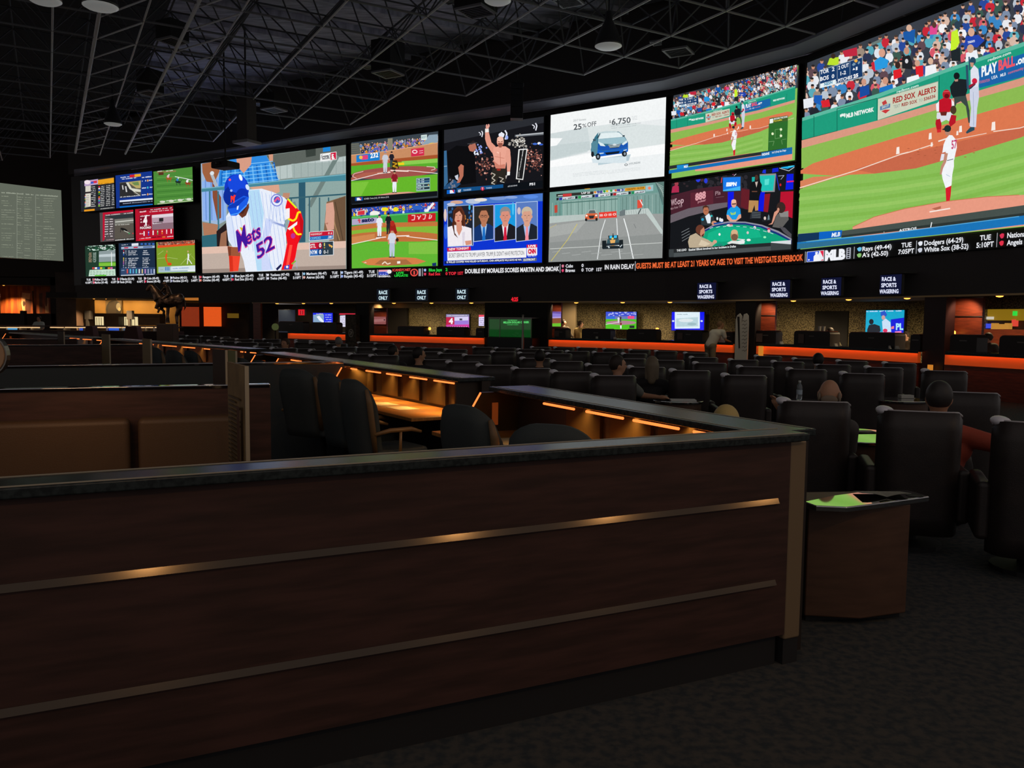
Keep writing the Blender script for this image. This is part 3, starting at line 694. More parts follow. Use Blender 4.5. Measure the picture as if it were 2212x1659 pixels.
def draw_news(q):
    q.crop(*C3); q.bg(0x0d3cc0)
    q.p(0x0b34d0, 78, 870, 993, 795, 993, 1300, 980, 1440, 80, 1465); q.p(0x4a78c8, 78, 872, 993, 797, 993, 870, 350, 900, 110, 960, 78, 960)
    rnd = random.Random(8)
    for c, x, y, a, b in ((0xb8c4dc, 350, 872, 70, 24), (0xe8e0d8, 420, 858, 60, 16), (0x7a98d4, 580, 842, 80, 20), (0xd8a890, 200, 880, 60, 16), (0xc0c8e0, 150, 900, 40, 14), (0x88a4dc, 700, 835, 60, 14), (0x5a8ce4, 880, 830, 70, 18), (0xe0c8c0, 95, 1000, 14, 60), (0x2e62d8, 100, 1150, 18, 70)): q.e(c, x, y, a, b)
    q.p(0xaac4e8, 112, 915, 354, 902, 354, 1280, 116, 1292); q.p(0x1c2230, 118, 920, 348, 907, 348, 1276, 122, 1286)
    q.many(0x2a5a94, [(rnd.uniform(130, 340), rnd.uniform(930, 1090), 9, 14) for _ in range(26)]); q.many(0xb87838, [(rnd.uniform(260, 340), rnd.uniform(990, 1090), 7, 9) for _ in range(10)]); q.e(0x3cc0e8, 318, 928, 9, 26)
    q.p(0x5a2c1c, 170, 960, 205, 920, 245, 922, 272, 975, 282, 1100, 292, 1160, 250, 1150, 180, 1150, 215, 1215, 185, 1200, 160, 1090)
    q.p(0xf0eaf0, 116, 1110, 180, 1090, 262, 1098, 335, 1120, 340, 1275, 122, 1286); q.p(0xdcd4e0, 250, 1160, 276, 1150, 270, 1278, 255, 1278); q.p(0xd8947c, 196, 1060, 244, 1060, 250, 1130, 222, 1190, 200, 1140)
    q.p(0xd8947c, 276, 1236, 336, 1230, 334, 1268, 285, 1276); q.e(0xdf9c82, 214, 1012, 40, 62, 0, 22); q.p(0x4c2416, 168, 1010, 184, 950, 214, 935, 246, 950, 258, 1010, 268, 1110, 246, 1080, 252, 1000, 226, 960, 190, 985, 176, 1080, 182, 1160, 215, 1212, 180, 1180, 158, 1090)
    q.l(0x4a2c28, 5, 190, 1000, 206, 1001); q.l(0x4a2c28, 5, 222, 1001, 240, 998); q.e(0xb83838, 216, 1052, 14, 7); q.l(0xb87058, 4, 214, 1010, 212, 1034)
    def man(x0, x1, yt, bg_, hair, skin, suit, shirt, tie, glasses=False, grey=False):
        q.p(0xc8dcf4, x0 - 4, yt - 2, x1 + 4, yt - 14, x1 + 4, 1222, x0 - 4, 1246); q.p(bg_, x0, yt + 2, x1, yt - 9, x1, 1218, x0, 1240)
        cx = (x0 + x1) / 2 + 2; w = (x1 - x0)
        q.p(suit, x0, 1120, cx - w * .2, 1082, cx + w * .24, 1078, x1, 1105, x1, 1218, x0, 1240); q.p(shirt, cx - w * .17, 1086, cx + w * .16, 1080, cx + w * .04, 1232, cx - w * .05, 1234)
        q.p(tie, cx - w * .05, 1108, cx + w * .05, 1106, cx + w * .08, 1228, cx - w * .09, 1234); q.p(skin, cx - w * .15, 1050, cx + w * .15, 1050, cx + w * .12, 1096, cx, 1112, cx - w * .13, 1098)
        q.e(hair, cx, 985 - (0 if not grey else 12), w * .26, 52 if grey else 46, 0, 22); q.e(skin, cx, 1012, w * .225, 66, 0, 24); q.e(skin, cx - w * .23, 1015, 7, 14); q.e(skin, cx + w * .23, 1013, 7, 14)
        q.p(hair, cx - w * .25, 985, cx - w * .2, 945, cx, 930 - (8 if grey else 0), cx + w * .2, 940, cx + w * .25, 985, cx + w * .16, 962 if grey else 955, cx - w * .14, 966 if grey else 958)
        q.l(0x4a3430, 4, cx - w * .13, 1002, cx - w * .04, 1004); q.l(0x4a3430, 4, cx + w * .04, 1004, cx + w * .13, 1001); q.l(0x9a5c4c, 4, cx - w * .07, 1052, cx + w * .07, 1051); q.l(0xb07860, 4, cx, 1008, cx - 2, 1034); 
        if glasses: q.l(0x2a2420, 3, cx - w * .16, 1000, cx - w * .03, 1000, cx - w * .03, 1018, cx - w * .16, 1018, cx - w * .16, 1000); q.l(0x2a2420, 3, cx + w * .03, 1000, cx + w * .16, 1000, cx + w * .16, 1018, cx + w * .03, 1018, cx + w * .03, 1000)
    man(360, 538, 916, 0x2c2a28, 0x3a2a22, 0xb87858, 0x14346e, 0x9fc8ec, 0x1c6ec4, True)
    man(552, 740, 904, 0x1a9ae0, 0x8c8a8c, 0xd8907c, 0x1c1c22, 0xe8e4ec, 0xd01c3c, False, True)
    man(750, 942, 884, 0x5a7cc0, 0xc8b8a0, 0xd8a088, 0x1e2430, 0x9cc0f0, 0xf0909c, False, True)
    q.e(0xd0c0c8, 775, 960, 16, 34); q.e(0x4cc0f0, 720, 940, 10, 60)
    q.p(0xd4143c, 114, 1302, 330, 1288, 334, 1322, 118, 1334); q.t(0xf4e8ec, 'NEW TONIGHT', 132, 1325, 316, 1312, 22, .03)
    q.p(0xf2f2f4, 116, 1336, 842, 1300, 842, 1388, 118, 1418); q.t(0x3a3c46, "SECRET SERVICE TO TRUMP LAWYER: TRUMP JR. DIDN'T HAVE PROTECTION", 128, 1390, 822, 1364, 38)
    q.p(0xd4143c, 846, 1272, 942, 1268, 942, 1296, 846, 1300); q.t(0xffffff, 'LIVE', 860, 1293, 930, 1290, 18, .04); q.p(0xf0eef2, 846, 1300, 942, 1296, 942, 1366, 848, 1370); q.t(0xd4143c, 'CNN', 858, 1352, 930, 1349, 38, .07)
    q.t(0xdfe6f2, '4:25 PM PT', 856, 1381, 936, 1378, 11, .02)
    q.p(0x0b1a5c, 90, 1422, 800, 1394, 800, 1425, 90, 1450); q.t(0xf0f2f8, 'R WILLIE COOPER WAS KILLED SATURDAY, CNN AFFILIATE WLS SAYS HE WA', 112, 1440, 800, 1416, 16, .03)
    q.p(0x5a6478, 808, 1396, 938, 1390, 938, 1420, 808, 1426); q.t(0xf0f2f8, 'OUTFRONT', 816, 1420, 924, 1414, 18, .03)

def draw_carad(q):
    q.crop(*C3); q.bg(0xe9edee)
    q.p(0xf3f6f6, 1060, 78, 2122, -100, 2122, 110, 1060, 250); q.p(0xd0dadb, 1060, 250, 1400, 190, 1460, 300, 1400, 420, 1060, 500); q.p(0xdce4e4, 1400, 190, 1700, 150, 2122, 180, 2122, 340, 1780, 390, 1440, 420)
    q.p(0xc6d2d3, 1060, 360, 1420, 320, 1430, 400, 1060, 490); q.p(0xfbfcfc, 1060, 500, 1440, 425, 1780, 395, 2122, 345, 2108, 640, 1055, 748); q.p(0xf8fafa, 1062, 292, 1172, 292, 1120, 358, 1062, 368)
    q.p(0xeef2f3, 1060, 560, 2110, 430, 2108, 640, 1055, 748)
    q.t(0x8a9294, '2017 Sonata', 1272, 140, 1388, 126, 18); q.t(0x4a5054, '25', 1274, 216, 1348, 208, 50, .02); q.t(0x5a6064, '%', 1354, 196, 1392, 190, 34, .01); q.t(0x5a6064, 'OFF', 1400, 190, 1484, 178, 42, .01)
    q.t(0x5a6064, '$', 1602, 152, 1618, 150, 24, .01); q.t(0x5a6064, '6,750', 1624, 170, 1798, 150, 52, .02)
    for i in range(3): q.scrib(0xc0c6c8, 1808, 96 + i * 14, 1860, 92 + i * 14, 6, i)
    q.scrib(0xb4bcbe, 1620, 186, 1890, 156, 8, 9); q.scrib(0xbcc4c6, 1622, 206, 1850, 178, 8, 10)
    q.p(0xb8cdd6, 1500, 480, 1800, 440, 1780, 500, 1500, 540); q.p(0xd8e6ec, 1440, 480, 1760, 460, 1760, 520, 1450, 520)
    q.p(0x3a7488, 1445, 330, 1470, 280, 1500, 240, 1690, 232, 1745, 280, 1775, 330, 1775, 410, 1745, 430, 1500, 462, 1440, 450, 1432, 400); q.p(0xc4d6da, 1500, 242, 1560, 228, 1660, 228, 1700, 250, 1720, 275, 1500, 300)
    q.p(0x24404c, 1490, 290, 1515, 246, 1520, 250, 1500, 296); q.p(0xe4f0f2, 1505, 300, 1530, 248, 1690, 238, 1740, 280); q.p(0x9cc0cc, 1500, 302, 1740, 282, 1770, 325, 1660, 350, 1500, 340)
    q.p(0x55889a, 1436, 340, 1490, 300, 1500, 380, 1490, 450, 1440, 440); q.p(0x1a56b4, 1500, 345, 1560, 362, 1700, 352, 1770, 325, 1776, 372, 1700, 395, 1530, 408, 1495, 395)
    q.p(0xdcecf0, 1500, 322, 1550, 345, 1568, 368, 1520, 362); q.p(0xdcecf0, 1716, 345, 1764, 312, 1768, 332, 1730, 358)
    q.p(0x1c2a38, 1588, 352, 1612, 386, 1690, 380, 1712, 345); 
    for i in range(4): q.l(0xc0d0d6, 4, 1592 + i * 5, 355 + i * 8, 1710 - i * 5, 346 + i * 8)
    q.e(0xd8e0e4, 1652, 352, 17, 9); q.p(0x1560c8, 1495, 398, 1540, 412, 1700, 398, 1776, 375, 1774, 415, 1740, 430, 1515, 462, 1492, 440); q.p(0x101c2c, 1560, 425, 1700, 410, 1690, 432, 1580, 446); q.p(0xb8d0dc, 1508, 428, 1552, 424, 1552, 434, 1520, 440); q.p(0xb8d0dc, 1732, 402, 1765, 392, 1762, 404, 1736, 412)
    q.e(0x161a20, 1500, 462, 22, 30); q.e(0x8a98a4, 1500, 462, 10, 15); q.e(0x161a20, 1742, 436, 24, 26); q.e(0x8c9aa6, 1746, 436, 10, 14); q.e(0x1c2026, 1450, 440, 14, 26); q.p(0x3c5460, 1452, 300, 1480, 304, 1478, 320, 1456, 318); q.p(0x2c3c48, 1724, 268, 1746, 264, 1744, 278, 1726, 280)
    q.e(0x6a7276, 1758, 537, 16, 11, -10); q.e(0xeef2f3, 1758, 537, 10, 6, -10); q.t(0x9aa2a6, 'HYUNDAI', 1786, 538, 1888, 524, 18, .02)
    for i in range(3):
        q.scrib(0xcdd3d5, 1268, 622 + i * 13, 1560, 592 + i * 13, 6, 20 + i); q.scrib(0xd2d8da, 1565, 598 + i * 12, 1890, 562 + i * 12, 6, 30 + i)

def draw_race(q):
    q.crop(*C3); q.bg(0x9a9e9c)
    q.p(0x6e9a92, 1055, 785, 2105, 685, 2100, 985, 1800, 985, 1500, 1015, 1055, 1090)
    q.p(0x8eaea6, 1170, 870, 1680, 830, 1680, 1000, 1170, 1010); q.p(0x5c7a74, 2020, 695, 2105, 685, 2100, 900, 2060, 800); q.p(0x7c9e98, 1700, 830, 2060, 790, 2090, 980, 1700, 985)
    for x in range(1080, 2080, 34): q.l(0x4f7068 if x % 3 else 0xa8c0b8, 4, x, 885 - (x - 1080) * .08, x, 1010 - (x - 1080) * .03)
    q.l(0x557c74, 10, 1160, 890, 1680, 850); q.l(0x48686a, 6, 2030, 690, 2095, 905); 
    for i in range(6): q.l(0xa8bcb6, 4, 2030 + i * 12, 700 + i * 16, 2100, 740 + i * 18)
    q.p(0xb8c4c0, 1055, 1010, 1500, 985, 1500, 1028, 1055, 1075); q.p(0xc0ccc8, 1700, 960, 1960, 935, 2100, 1150, 2100, 1200, 1940, 985, 1700, 1000); q.p(0x6c787a, 1698, 965, 1750, 945, 1750, 1000, 1698, 1012)
    for i in range(9): q.l(0x8a9694, 3, 1760 + i * 22, 960 - i * 2, 1764 + i * 22, 990)
    q.p(0x9a9d9b, 1055, 1075, 1500, 1028, 1940, 985, 2100, 1200, 2085, 1392, 1045, 1435); q.p(0x8e9290, 1055, 1250, 2090, 1170, 2085, 1392, 1045, 1435); q.p(0xa8aba8, 1060, 1100, 1400, 1050, 1300, 1160, 1060, 1200)
    q.p(0xe83c30, 1508, 975, 1670, 962, 1672, 1020, 1510, 1030)
    for i in range(4): q.t(0xf4e4e0, 'HONDA' if i % 2 == 0 else 'O', 1516 + i * 40, 1012 - i * 3, 1546 + i * 40, 1009 - i * 3, 20, .03)
    q.p(0xc04838, 1100, 910, 1128, 905, 1128, 975, 1102, 980); q.p(0xe0503c, 1862, 862, 1906, 856, 1906, 930, 1862, 938); q.l(0xf0f0f0, 8, 1885, 858, 1912, 910); q.l(0x505858, 10, 1870, 990, 1895, 940)
    q.l(0xd8c858, 5, 1310, 1080, 1225, 1220, 1070, 1420); q.l(0xe8ecec, 7, 1568, 1040, 1530, 1160, 1495, 1405); q.l(0xe8ecec, 7, 1672, 1030, 1680, 1180, 1705, 1400); q.l(0xf0f4f4, 9, 1738, 1030, 1775, 1160, 1825, 1400); q.l(0xc8b878, 4, 1055, 1120, 1120, 1085)
    q.l(0x7c8080, 6, 1830, 1080, 1850, 1120)
    q.p(0xc8ccc8, 1060, 1306, 2088, 1250, 2088, 1256, 1060, 1312); q.l(0x82d8ff, 0.1, 0, 0, 1, 1)
    for i in range(9): q.l(0xaeb2b0, 4, 1080 + i * 90, 1340 + (i % 3) * 14, 1150 + i * 96, 1330 + (i % 3) * 14)
    # safety car
    q.e(0x70787a, 1440, 1050, 60, 8); q.p(0xb4bcba, 1405, 985, 1420, 950, 1475, 948, 1490, 985); q.p(0x5a6464, 1412, 984, 1424, 956, 1470, 954, 1482, 982); q.p(0xd8643c, 1384, 1000, 1400, 985, 1495, 982, 1500, 1000, 1500, 1035, 1384, 1042); q.p(0x2a2c30, 1415, 1005, 1470, 1003, 1460, 1030, 1425, 1032); q.e(0xfff0e0, 1397, 1005, 9); q.e(0xfff0e0, 1485, 1002, 9); q.e(0x202022, 1393, 1042, 11, 14); q.e(0x202022, 1488, 1038, 11, 14)
    # open wheel racer
    q.p(0x2a3438, 1595, 1188, 1685, 1182, 1688, 1215, 1600, 1220); q.p(0x3cc0f0, 1608, 1190, 1632, 1188, 1632, 1212, 1608, 1214); q.p(0x3cc0f0, 1648, 1187, 1675, 1185, 1675, 1209, 1648, 1211); q.l(0x202428, 7, 1640, 1168, 1640, 1190)
    q.p(0x3a5860, 1590, 1220, 1690, 1214, 1700, 1262, 1580, 1270); q.p(0xe8b064, 1612, 1228, 1662, 1225, 1652, 1280, 1622, 1282); q.p(0xf0d060, 1625, 1208, 1645, 1206, 1645, 1222, 1628, 1224); q.p(0x24303a, 1560, 1262, 1715, 1250, 1735, 1270, 1560, 1285)
    q.p(0x182024, 1540, 1235, 1578, 1232, 1580, 1300, 1540, 1304); q.p(0x182024, 1696, 1228, 1732, 1225, 1734, 1290, 1698, 1296); q.p(0x1c262c, 1540, 1300, 1622, 1282, 1655, 1280, 1735, 1288, 1733, 1305, 1545, 1312); q.p(0xc8d4d8, 1590, 1285, 1600, 1280, 1612, 1300, 1600, 1304); q.p(0xc8d4d8, 1700, 1290, 1722, 1268, 1726, 1274, 1706, 1296)
    # caption strips
    q.p(0x30302c, 1120, 806, 1560, 775, 1560, 800, 1120, 832); q.p(0xc83c3c, 1180, 806, 1260, 800, 1260, 826, 1180, 832); q.l(0xf0f0f0, 6, 1135, 822, 1178, 818); q.t(0xe8e8e8, 'LAP 25', 1350, 806, 1430, 800, 16, .04)
    q.p(0xd8dce0, 1462, 782, 1745, 758, 1745, 780, 1462, 808)
    for x, c in ((1470, 0xe08a30), (1555, 0x2a9a40), (1580, 0xe0c030), (1618, 0x38a050), (1660, 0xe07030), (1680, 0x5040a0)): q.e(c, x + 6, 790 - (x - 1470) * .09, 12, 11)
    q.t(0x303a90, '98', 1490, 802, 1545, 797, 22, .05); q.t(0x303a90, '13', 1695, 782, 1740, 778, 20, .05)
    q.p(0xe8a028, 1752, 752, 1935, 736, 1937, 762, 1752, 780); q.t(0x4c3410, 'TORONTO - 0:2 59.83', 1762, 772, 1926, 755, 14, .03); q.p(0x9cc0c4, 1940, 730, 2010, 722, 2010, 776, 1940, 784); q.e(0xf08060, 1975, 752, 14)
    q.l(0xf0b030, 7, 1380, 760, 1430, 755)
    for i, (x0, x1, c) in enumerate(((1122, 1290, 0x303c9c), (1295, 1448, 0x2a9a50), (1452, 1615, 0x2c3ca0), (1618, 1780, 0xb02a34), (1784, 1935, 0x28905a))):
        ya = 842 - (x0 - 1122) * .085; yb = 842 - (x1 - 1122) * .085
        q.p(0xe0e6ea, x0, ya, x1, yb, x1, yb + 22, x0, ya + 24); q.p(c, x0 + 24, ya - 2, x0 + 54, ya - 5, x0 + 54, ya + 19, x0 + 24, ya + 22); q.p(0x20242c, x0, ya, x0 + 22, ya - 2, x0 + 22, ya + 21, x0, ya + 24); q.scrib(0x3a4450, x0 + 60, ya + 18, x1 - 6, yb + 17, 13, i)

def draw_fenway(q, src=None, big=True):
    if src is not None: q.src = src
    q.crop(*C6); q.bg(0x86bf58)
    # spectators, given on the large display's own plane
    q.p(0x3a3f48, 60, 620, 1720, -10, 3400, -900, 3400, 0, 2212, 460, 1480, 720, 60, 1160)
    sz = 84
    q.crowd((95, 655, 1500, 130), (95, 1120, 1500, 700), 7, sz, 11)
    q.crowd((1380, 190, 2500, -330), (1380, 730, 2500, 360), 9, sz, 12)
    q.crowd((2480, -300, 3500, -800), (2480, 370, 3500, -60), 10, sz * 1.15, 13)
    q.p(0xc02840, 480, 500, 620, 465, 625, 545, 500, 560); q.p(0x6c7c78, 760, 425, 860, 380, 865, 410, 765, 450)
    q.p(0xbde22e, 355, 570, 445, 560, 440, 640, 330, 635); q.e(0x3a2a22, 390, 550, 22, 26); q.p(0xc8f030, 1540, 320, 1600, 290, 1620, 420, 1580, 490, 1532, 500); q.e(0x2c4050, 1600, 250, 32, 40); q.p(0x20282c, 1535, 500, 1625, 470, 1630, 600, 1540, 600)
    q.p(0x2a9ae0, 790, 600, 850, 555, 930, 590, 915, 660, 800, 690); q.e(0xd8a088, 865, 520, 32, 42); q.p(0x202226, 1060, 560, 1130, 540, 1165, 620, 1160, 680, 1060, 670); q.e(0xc89078, 1105, 500, 26, 36); q.e(0xd8d8dc, 1105, 600, 16, 22)
    q.p(0xe0222c, 975, 690, 1050, 670, 1060, 750, 980, 780); q.e(0x3a2620, 1018, 640, 26, 34); q.p(0xe0222c, 1190, 650, 1265, 640, 1268, 745, 1200, 760); q.e(0xd0a088, 1210, 620, 26, 32); q.p(0x2444b0, 1680, 360, 1800, 345, 1865, 400, 1790, 470, 1670, 440); q.e(0xd8a890, 1735, 320, 32, 42); q.t(0xe8ecf4, 'TORONTO', 1700, 430, 1770, 415, 20, .04)
    q.p(0x1c5aa8, 1070, 320, 1190, 290, 1180, 430, 1080, 390); q.e(0xd8b098, 1130, 280, 28, 34); q.p(0xe04a90, 1330, 265, 1410, 240, 1400, 340, 1330, 345); q.e(0x5a3a30, 1375, 250, 22, 30)
    q.p(0x1c5cb8, 205, 930, 285, 930, 280, 1030, 205, 1000); q.p(0xd82430, 270, 985, 350, 970, 365, 1040, 285, 1050); q.p(0xe8ecf4, 100, 970, 200, 950, 198, 1040, 105, 1060); q.p(0x1a4ca0, 650, 850, 740, 830, 745, 920, 650, 955); q.p(0x1c74c8, 840, 860, 970, 820, 975, 870, 840, 905); q.e(0xd09880, 900, 790, 28, 36); q.e(0xd09880, 690, 800, 24, 30)
    q.p(0xf0f2f6, 1290, 650, 1390, 630, 1400, 720, 1285, 750); q.e(0xd8b098, 1340, 600, 26, 34); q.p(0xf0f2f6, 1110, 760, 1220, 730, 1240, 790, 1105, 825); q.p(0xecf0f6, 1685, 520, 1790, 490, 1808, 590, 1680, 620); q.e(0xc8a088, 1728, 480, 34, 42)
    # field wall
    q.p(0x1e9c7c, 88, 1160, 830, 930, 1480, 690, 2212, 440, 3500, -60, 3500, 330, 2212, 770, 1480, 985, 830, 1175, 88, 1368)
    q.p(0x5db8a0, 88, 1150, 830, 915, 1480, 680, 2212, 428, 3500, -75, 3500, -35, 2212, 470, 1480, 715, 830, 955, 88, 1182)
    for a, b, c, d in ((205, 1130, 205, 1330), (430, 1060, 430, 1280), (820, 960, 820, 1180), (1425, 740, 1425, 1000)): q.l(0x14705a, 7, a, b, c, d)
    q.l(0x165844, 6, 430, 1062, 820, 960); q.l(0x165844, 8, 88, 1366, 430, 1278)
    q.e(0xd8ece4, 487, 1130, 26, 22); q.e(0x1e9c7c, 487, 1146, 16, 14); q.t(0xeef4f0, 'MLB', 460, 1140, 515, 1125, 22, .03); q.t(0xeef4f0, 'MLB NETWORK', 520, 1150, 790, 1085, 38, .05)
    q.t(0xdff0ea, 'redsox.com', 1012, 910, 1225, 845, 24, .02)
    q.p(0xccd2bc, 830, 965, 1415, 795, 1412, 975, 826, 1172); q.l(0x8a9484, 5, 830, 967, 1415, 797)
    q.t(0xa8302c, 'RED SOX  ALERTS', 975, 1010, 1395, 895, 52, .035); q.t(0x9aa49a, 'TEXT', 980, 1060, 1045, 1044, 30, .02); q.t(0xa03a34, 'RED SOX', 1060, 1040, 1212, 1002, 30, .03); q.t(0x9aa49a, 'TO', 1226, 998, 1266, 988, 28, .01); q.t(0xa03a34, '536536', 1276, 986, 1390, 952, 30, .03)
    q.p(0xc04040, 868, 1000, 905, 975, 920, 1010, 880, 1030); q.p(0x5a7ea8, 850, 1040, 950, 1010, 948, 1050, 850, 1078); q.t(0xd8dcd0, '2017', 866, 1062, 936, 1040, 20, .03); q.p(0xc83a3c, 862, 1085, 900, 1070, 950, 1070, 905, 1108)
    q.p(0x1b63a8, 1812, 670, 2212, 540, 2550, 425, 2550, 620, 2212, 760, 1815, 862); q.t(0xdff0ea, 'redsox.com', 1900, 608, 2125, 530, 28, .02)
    q.t(0xf0f4f6, 'PLAY', 1838, 750, 1990, 700, 92, .05); q.t(0xe85868, 'BALL', 2003, 692, 2165, 640, 92, .05); q.t(0xf0f4f6, '.org', 2175, 640, 2300, 598, 70, .04); q.t(0xc86880, 'FOUNDATION', 1818, 820, 1918, 796, 26, .02); q.t(0xe0e8f0, 'USA', 1936, 780, 1996, 762, 30, .02); q.t(0xe0e8f0, 'MLB', 2022, 755, 2076, 738, 28, .02); q.t(0xc86880, 'community', 2096, 730, 2250, 680, 26, .02)
    q.t(0xe4f2ec, 'MLB NETWORK', 2640, 500, 3020, 385, 44, .05); q.l(0x14705a, 8, 2560, 420, 2560, 640); q.l(0x14705a, 8, 3080, 240, 3080, 500)
    # ground
    q.p(0xd99882, 88, 1368, 830, 1175, 1480, 985, 2212, 770, 3500, 330, 3500, 410, 2212, 845, 1480, 1050, 830, 1245, 88, 1445)
    q.p(0x8cba52, 86, 1445, 830, 1245, 1480, 1050, 2212, 845, 3500, 410, 3500, 560, 2900, 780, 2212, 1000, 1400, 1200, 500, 1500, 86, 1640)
    q.p(0xdc7850, 78, 1660, 200, 1590, 600, 1465, 1050, 1330, 1500, 1210, 1850, 1100, 2212, 1000, 2700, 850, 3100, 740, 3250, 745, 3280, 800, 3000, 960, 2600, 1180, 2212, 1345, 1700, 1500, 1200, 1640, 800, 1690, 400, 1710, 78, 1690)
    q.p(0xc8684a, 600, 1650, 1050, 1510, 1400, 1430, 2212, 1240, 2700, 1090, 3100, 850, 2600, 1180, 2212, 1345, 1700, 1500, 1200, 1640, 800, 1690)
    q.p(0xd9825c, 75, 1762, 200, 1722, 420, 1712, 600, 1690, 400, 1740, 75, 1835)
    q.p(0x8abf58, 72, 1840, 400, 1735, 800, 1695, 1200, 1640, 1700, 1500, 2212, 1345, 2600, 1190, 3000, 985, 3500, 800, 3500, 2200, 50, 2300)
    for i in range(7):
        y = 1790 + i * 70; q.p(0x97c662 if i % 2 else 0x82b84e, 66, y + 60, 900, y - 30, 1500, y - 120, 2300, y - 330, 2300, y - 290, 1500, y - 85, 900, y + 5, 62, y + 92)
    q.l(0xf4dccc, 9, 70, 1828, 620, 1660, 1050, 1505, 1130, 1485, 1370, 1408); q.l(0xf4dccc, 11, 1050, 1503, 1130, 1483); q.l(0xf4e8dc, 12, 1420, 1378, 1500, 1352)
    q.l(0xf0dccf, 6, 1590, 1360, 1890, 1300); q.l(0xf4dccc, 9, 1955, 1284, 2212, 1250, 2900, 1040, 3500, 850)
    for x, y, s_ in ((1025, 1470, 1.0), (1340, 1330, .9), (1355, 1410, .6), (1635, 1262, .9), (1605, 1300, .6), (1955, 1235, 1.2)): q.p(0xf8ece4, x - 16 * s_, y + 34 * s_, x - 10 * s_, y - 34 * s_, x + 16 * s_, y - 40 * s_, x + 18 * s_, y + 28 * s_)
    q.many(0xb05a3e, [(random.Random(i).uniform(1050, 1800), 1530 - random.Random(i + 50).uniform(-30, 30) - i * 6, 14, 4) for i in range(16)], 6)
    # batter, umpire, catcher
    q.p(0x1a2226, 1535, 850, 1570, 800, 1590, 770, 1700, 780, 1710, 860, 1690, 930, 1690, 960, 1570, 960, 1545, 920); q.e(0x14181c, 1600, 745, 30, 34); q.p(0xb88a78, 1576, 782, 1615, 775, 1612, 798, 1585, 800); q.p(0x3a4844, 1575, 950, 1690, 935, 1725, 1080, 1730, 1200, 1715, 1200, 1690, 1040, 1640, 990, 1600, 1010, 1580, 1060)
    q.p(0xdfe2ee, 1735, 690, 1770, 640, 1810, 680, 1820, 760, 1812, 850, 1740, 860, 1735, 760); q.p(0xced4e6, 1728, 858, 1815, 850, 1818, 950, 1800, 1060, 1788, 1240, 1750, 1245, 1725, 1230, 1740, 1060, 1728, 960); q.l(0xaab4cc, 6, 1762, 900, 1765, 1230)
    q.e(0x24485e, 1758, 600, 30, 38); q.p(0xc89078, 1732, 615, 1768, 618, 1760, 660, 1738, 655); q.e(0xd02040, 1775, 795, 26, 28); q.p(0x3a3040, 1715, 880, 1725, 850, 1780, 810, 1785, 830, 1740, 870); q.p(0xa01c34, 1715, 840, 1780, 805, 1780, 825, 1722, 862); q.l(0x2c5068, 22, 1710, 870, 1700, 640); q.l(0x2c5068, 14, 1722, 560, 1728, 690); q.p(0x2a4a58, 1690, 1290, 1735, 1240, 1775, 1240, 1775, 1270, 1700, 1305)
    q.p(0xf0eef4, 1400, 1020, 1440, 980, 1440, 1090, 1405, 1090); q.p(0xf0eef4, 1540, 960, 1575, 1000, 1580, 1060, 1545, 1060); q.p(0xc01428, 1430, 980, 1480, 955, 1550, 970, 1555, 1060, 1530, 1100, 1430, 1100); q.e(0xb8202c, 1503, 925, 40, 48); q.e(0x6a1018, 1505, 940, 24, 22); q.l(0xe86068, 6, 1475, 900, 1530, 895)
    q.p(0xdcdce8, 1410, 1100, 1560, 1095, 1570, 1150, 1540, 1190, 1500, 1170, 1440, 1200, 1405, 1150); q.p(0xb81828, 1400, 1170, 1440, 1160, 1455, 1210, 1450, 1270, 1410, 1270, 1395, 1210); q.p(0xb81828, 1550, 1120, 1600, 1130, 1590, 1200, 1540, 1240, 1525, 1200); q.p(0x6a2420, 1440, 1095, 1510, 1090, 1500, 1130, 1450, 1130); q.e(0x4a3828, 1570, 1075, 30, 42); q.p(0xd02830, 1410, 1265, 1450, 1260, 1450, 1290, 1412, 1295); q.p(0x30282c, 1455, 1265, 1500, 1240, 1545, 1245, 1500, 1275)
    # pitcher
    q.p(0xf2f4f8, 1500, 1350, 1530, 1318, 1560, 1320, 1600, 1370, 1604, 1440, 1590, 1500, 1578, 1560, 1510, 1568, 1495, 1480, 1462, 1490, 1475, 1410); q.p(0xf2f4f8, 1495, 1562, 1575, 1550, 1576, 1620, 1560, 1700, 1552, 1805, 1495, 1835, 1465, 1740, 1455, 1680)
    q.p(0xe0e4ee, 1455, 1500, 1485, 1500, 1475, 1560, 1440, 1570); q.p(0xc08a74, 1490, 1490, 1518, 1495, 1500, 1580, 1470, 1640, 1455, 1700, 1438, 1700, 1450, 1620, 1480, 1560); q.l(0x303848, 6, 1508, 1566, 1570, 1550)
    q.e(0xb88470, 1515, 1290, 26, 34); q.e(0x1c2c2e, 1515, 1255, 34, 34); q.p(0x1c2c2e, 1485, 1262, 1546, 1258, 1545, 1276, 1490, 1286); q.t(0xc84070, '57', 1552, 1452, 1606, 1440, 78, .03)
    q.p(0xd81c2c, 1495, 1832, 1552, 1808, 1545, 1900, 1532, 1975, 1502, 1985, 1498, 1900); q.p(0x2c3038, 1500, 1980, 1535, 1972, 1545, 2005, 1440, 2035, 1436, 2018, 1480, 1990); q.p(0xe8ecf0, 1450, 2020, 1540, 1998, 1545, 2010, 1440, 2036)
    q.l(0xa8c0d8, 5, 1500, 1700, 1540, 1720)
    # mound and caption band
    q.p(0xe89a82, 590, 2210, 800, 2110, 1100, 2030, 1500, 1960, 1900, 1915, 2212, 1900, 2800, 1860, 3100, 1850, 3500, 1800, 3500, 2300, 590, 2300); q.l(0xc4764c, 6, 590, 2208, 800, 2110, 1100, 2030, 1500, 1960, 1900, 1915, 2212, 1898)
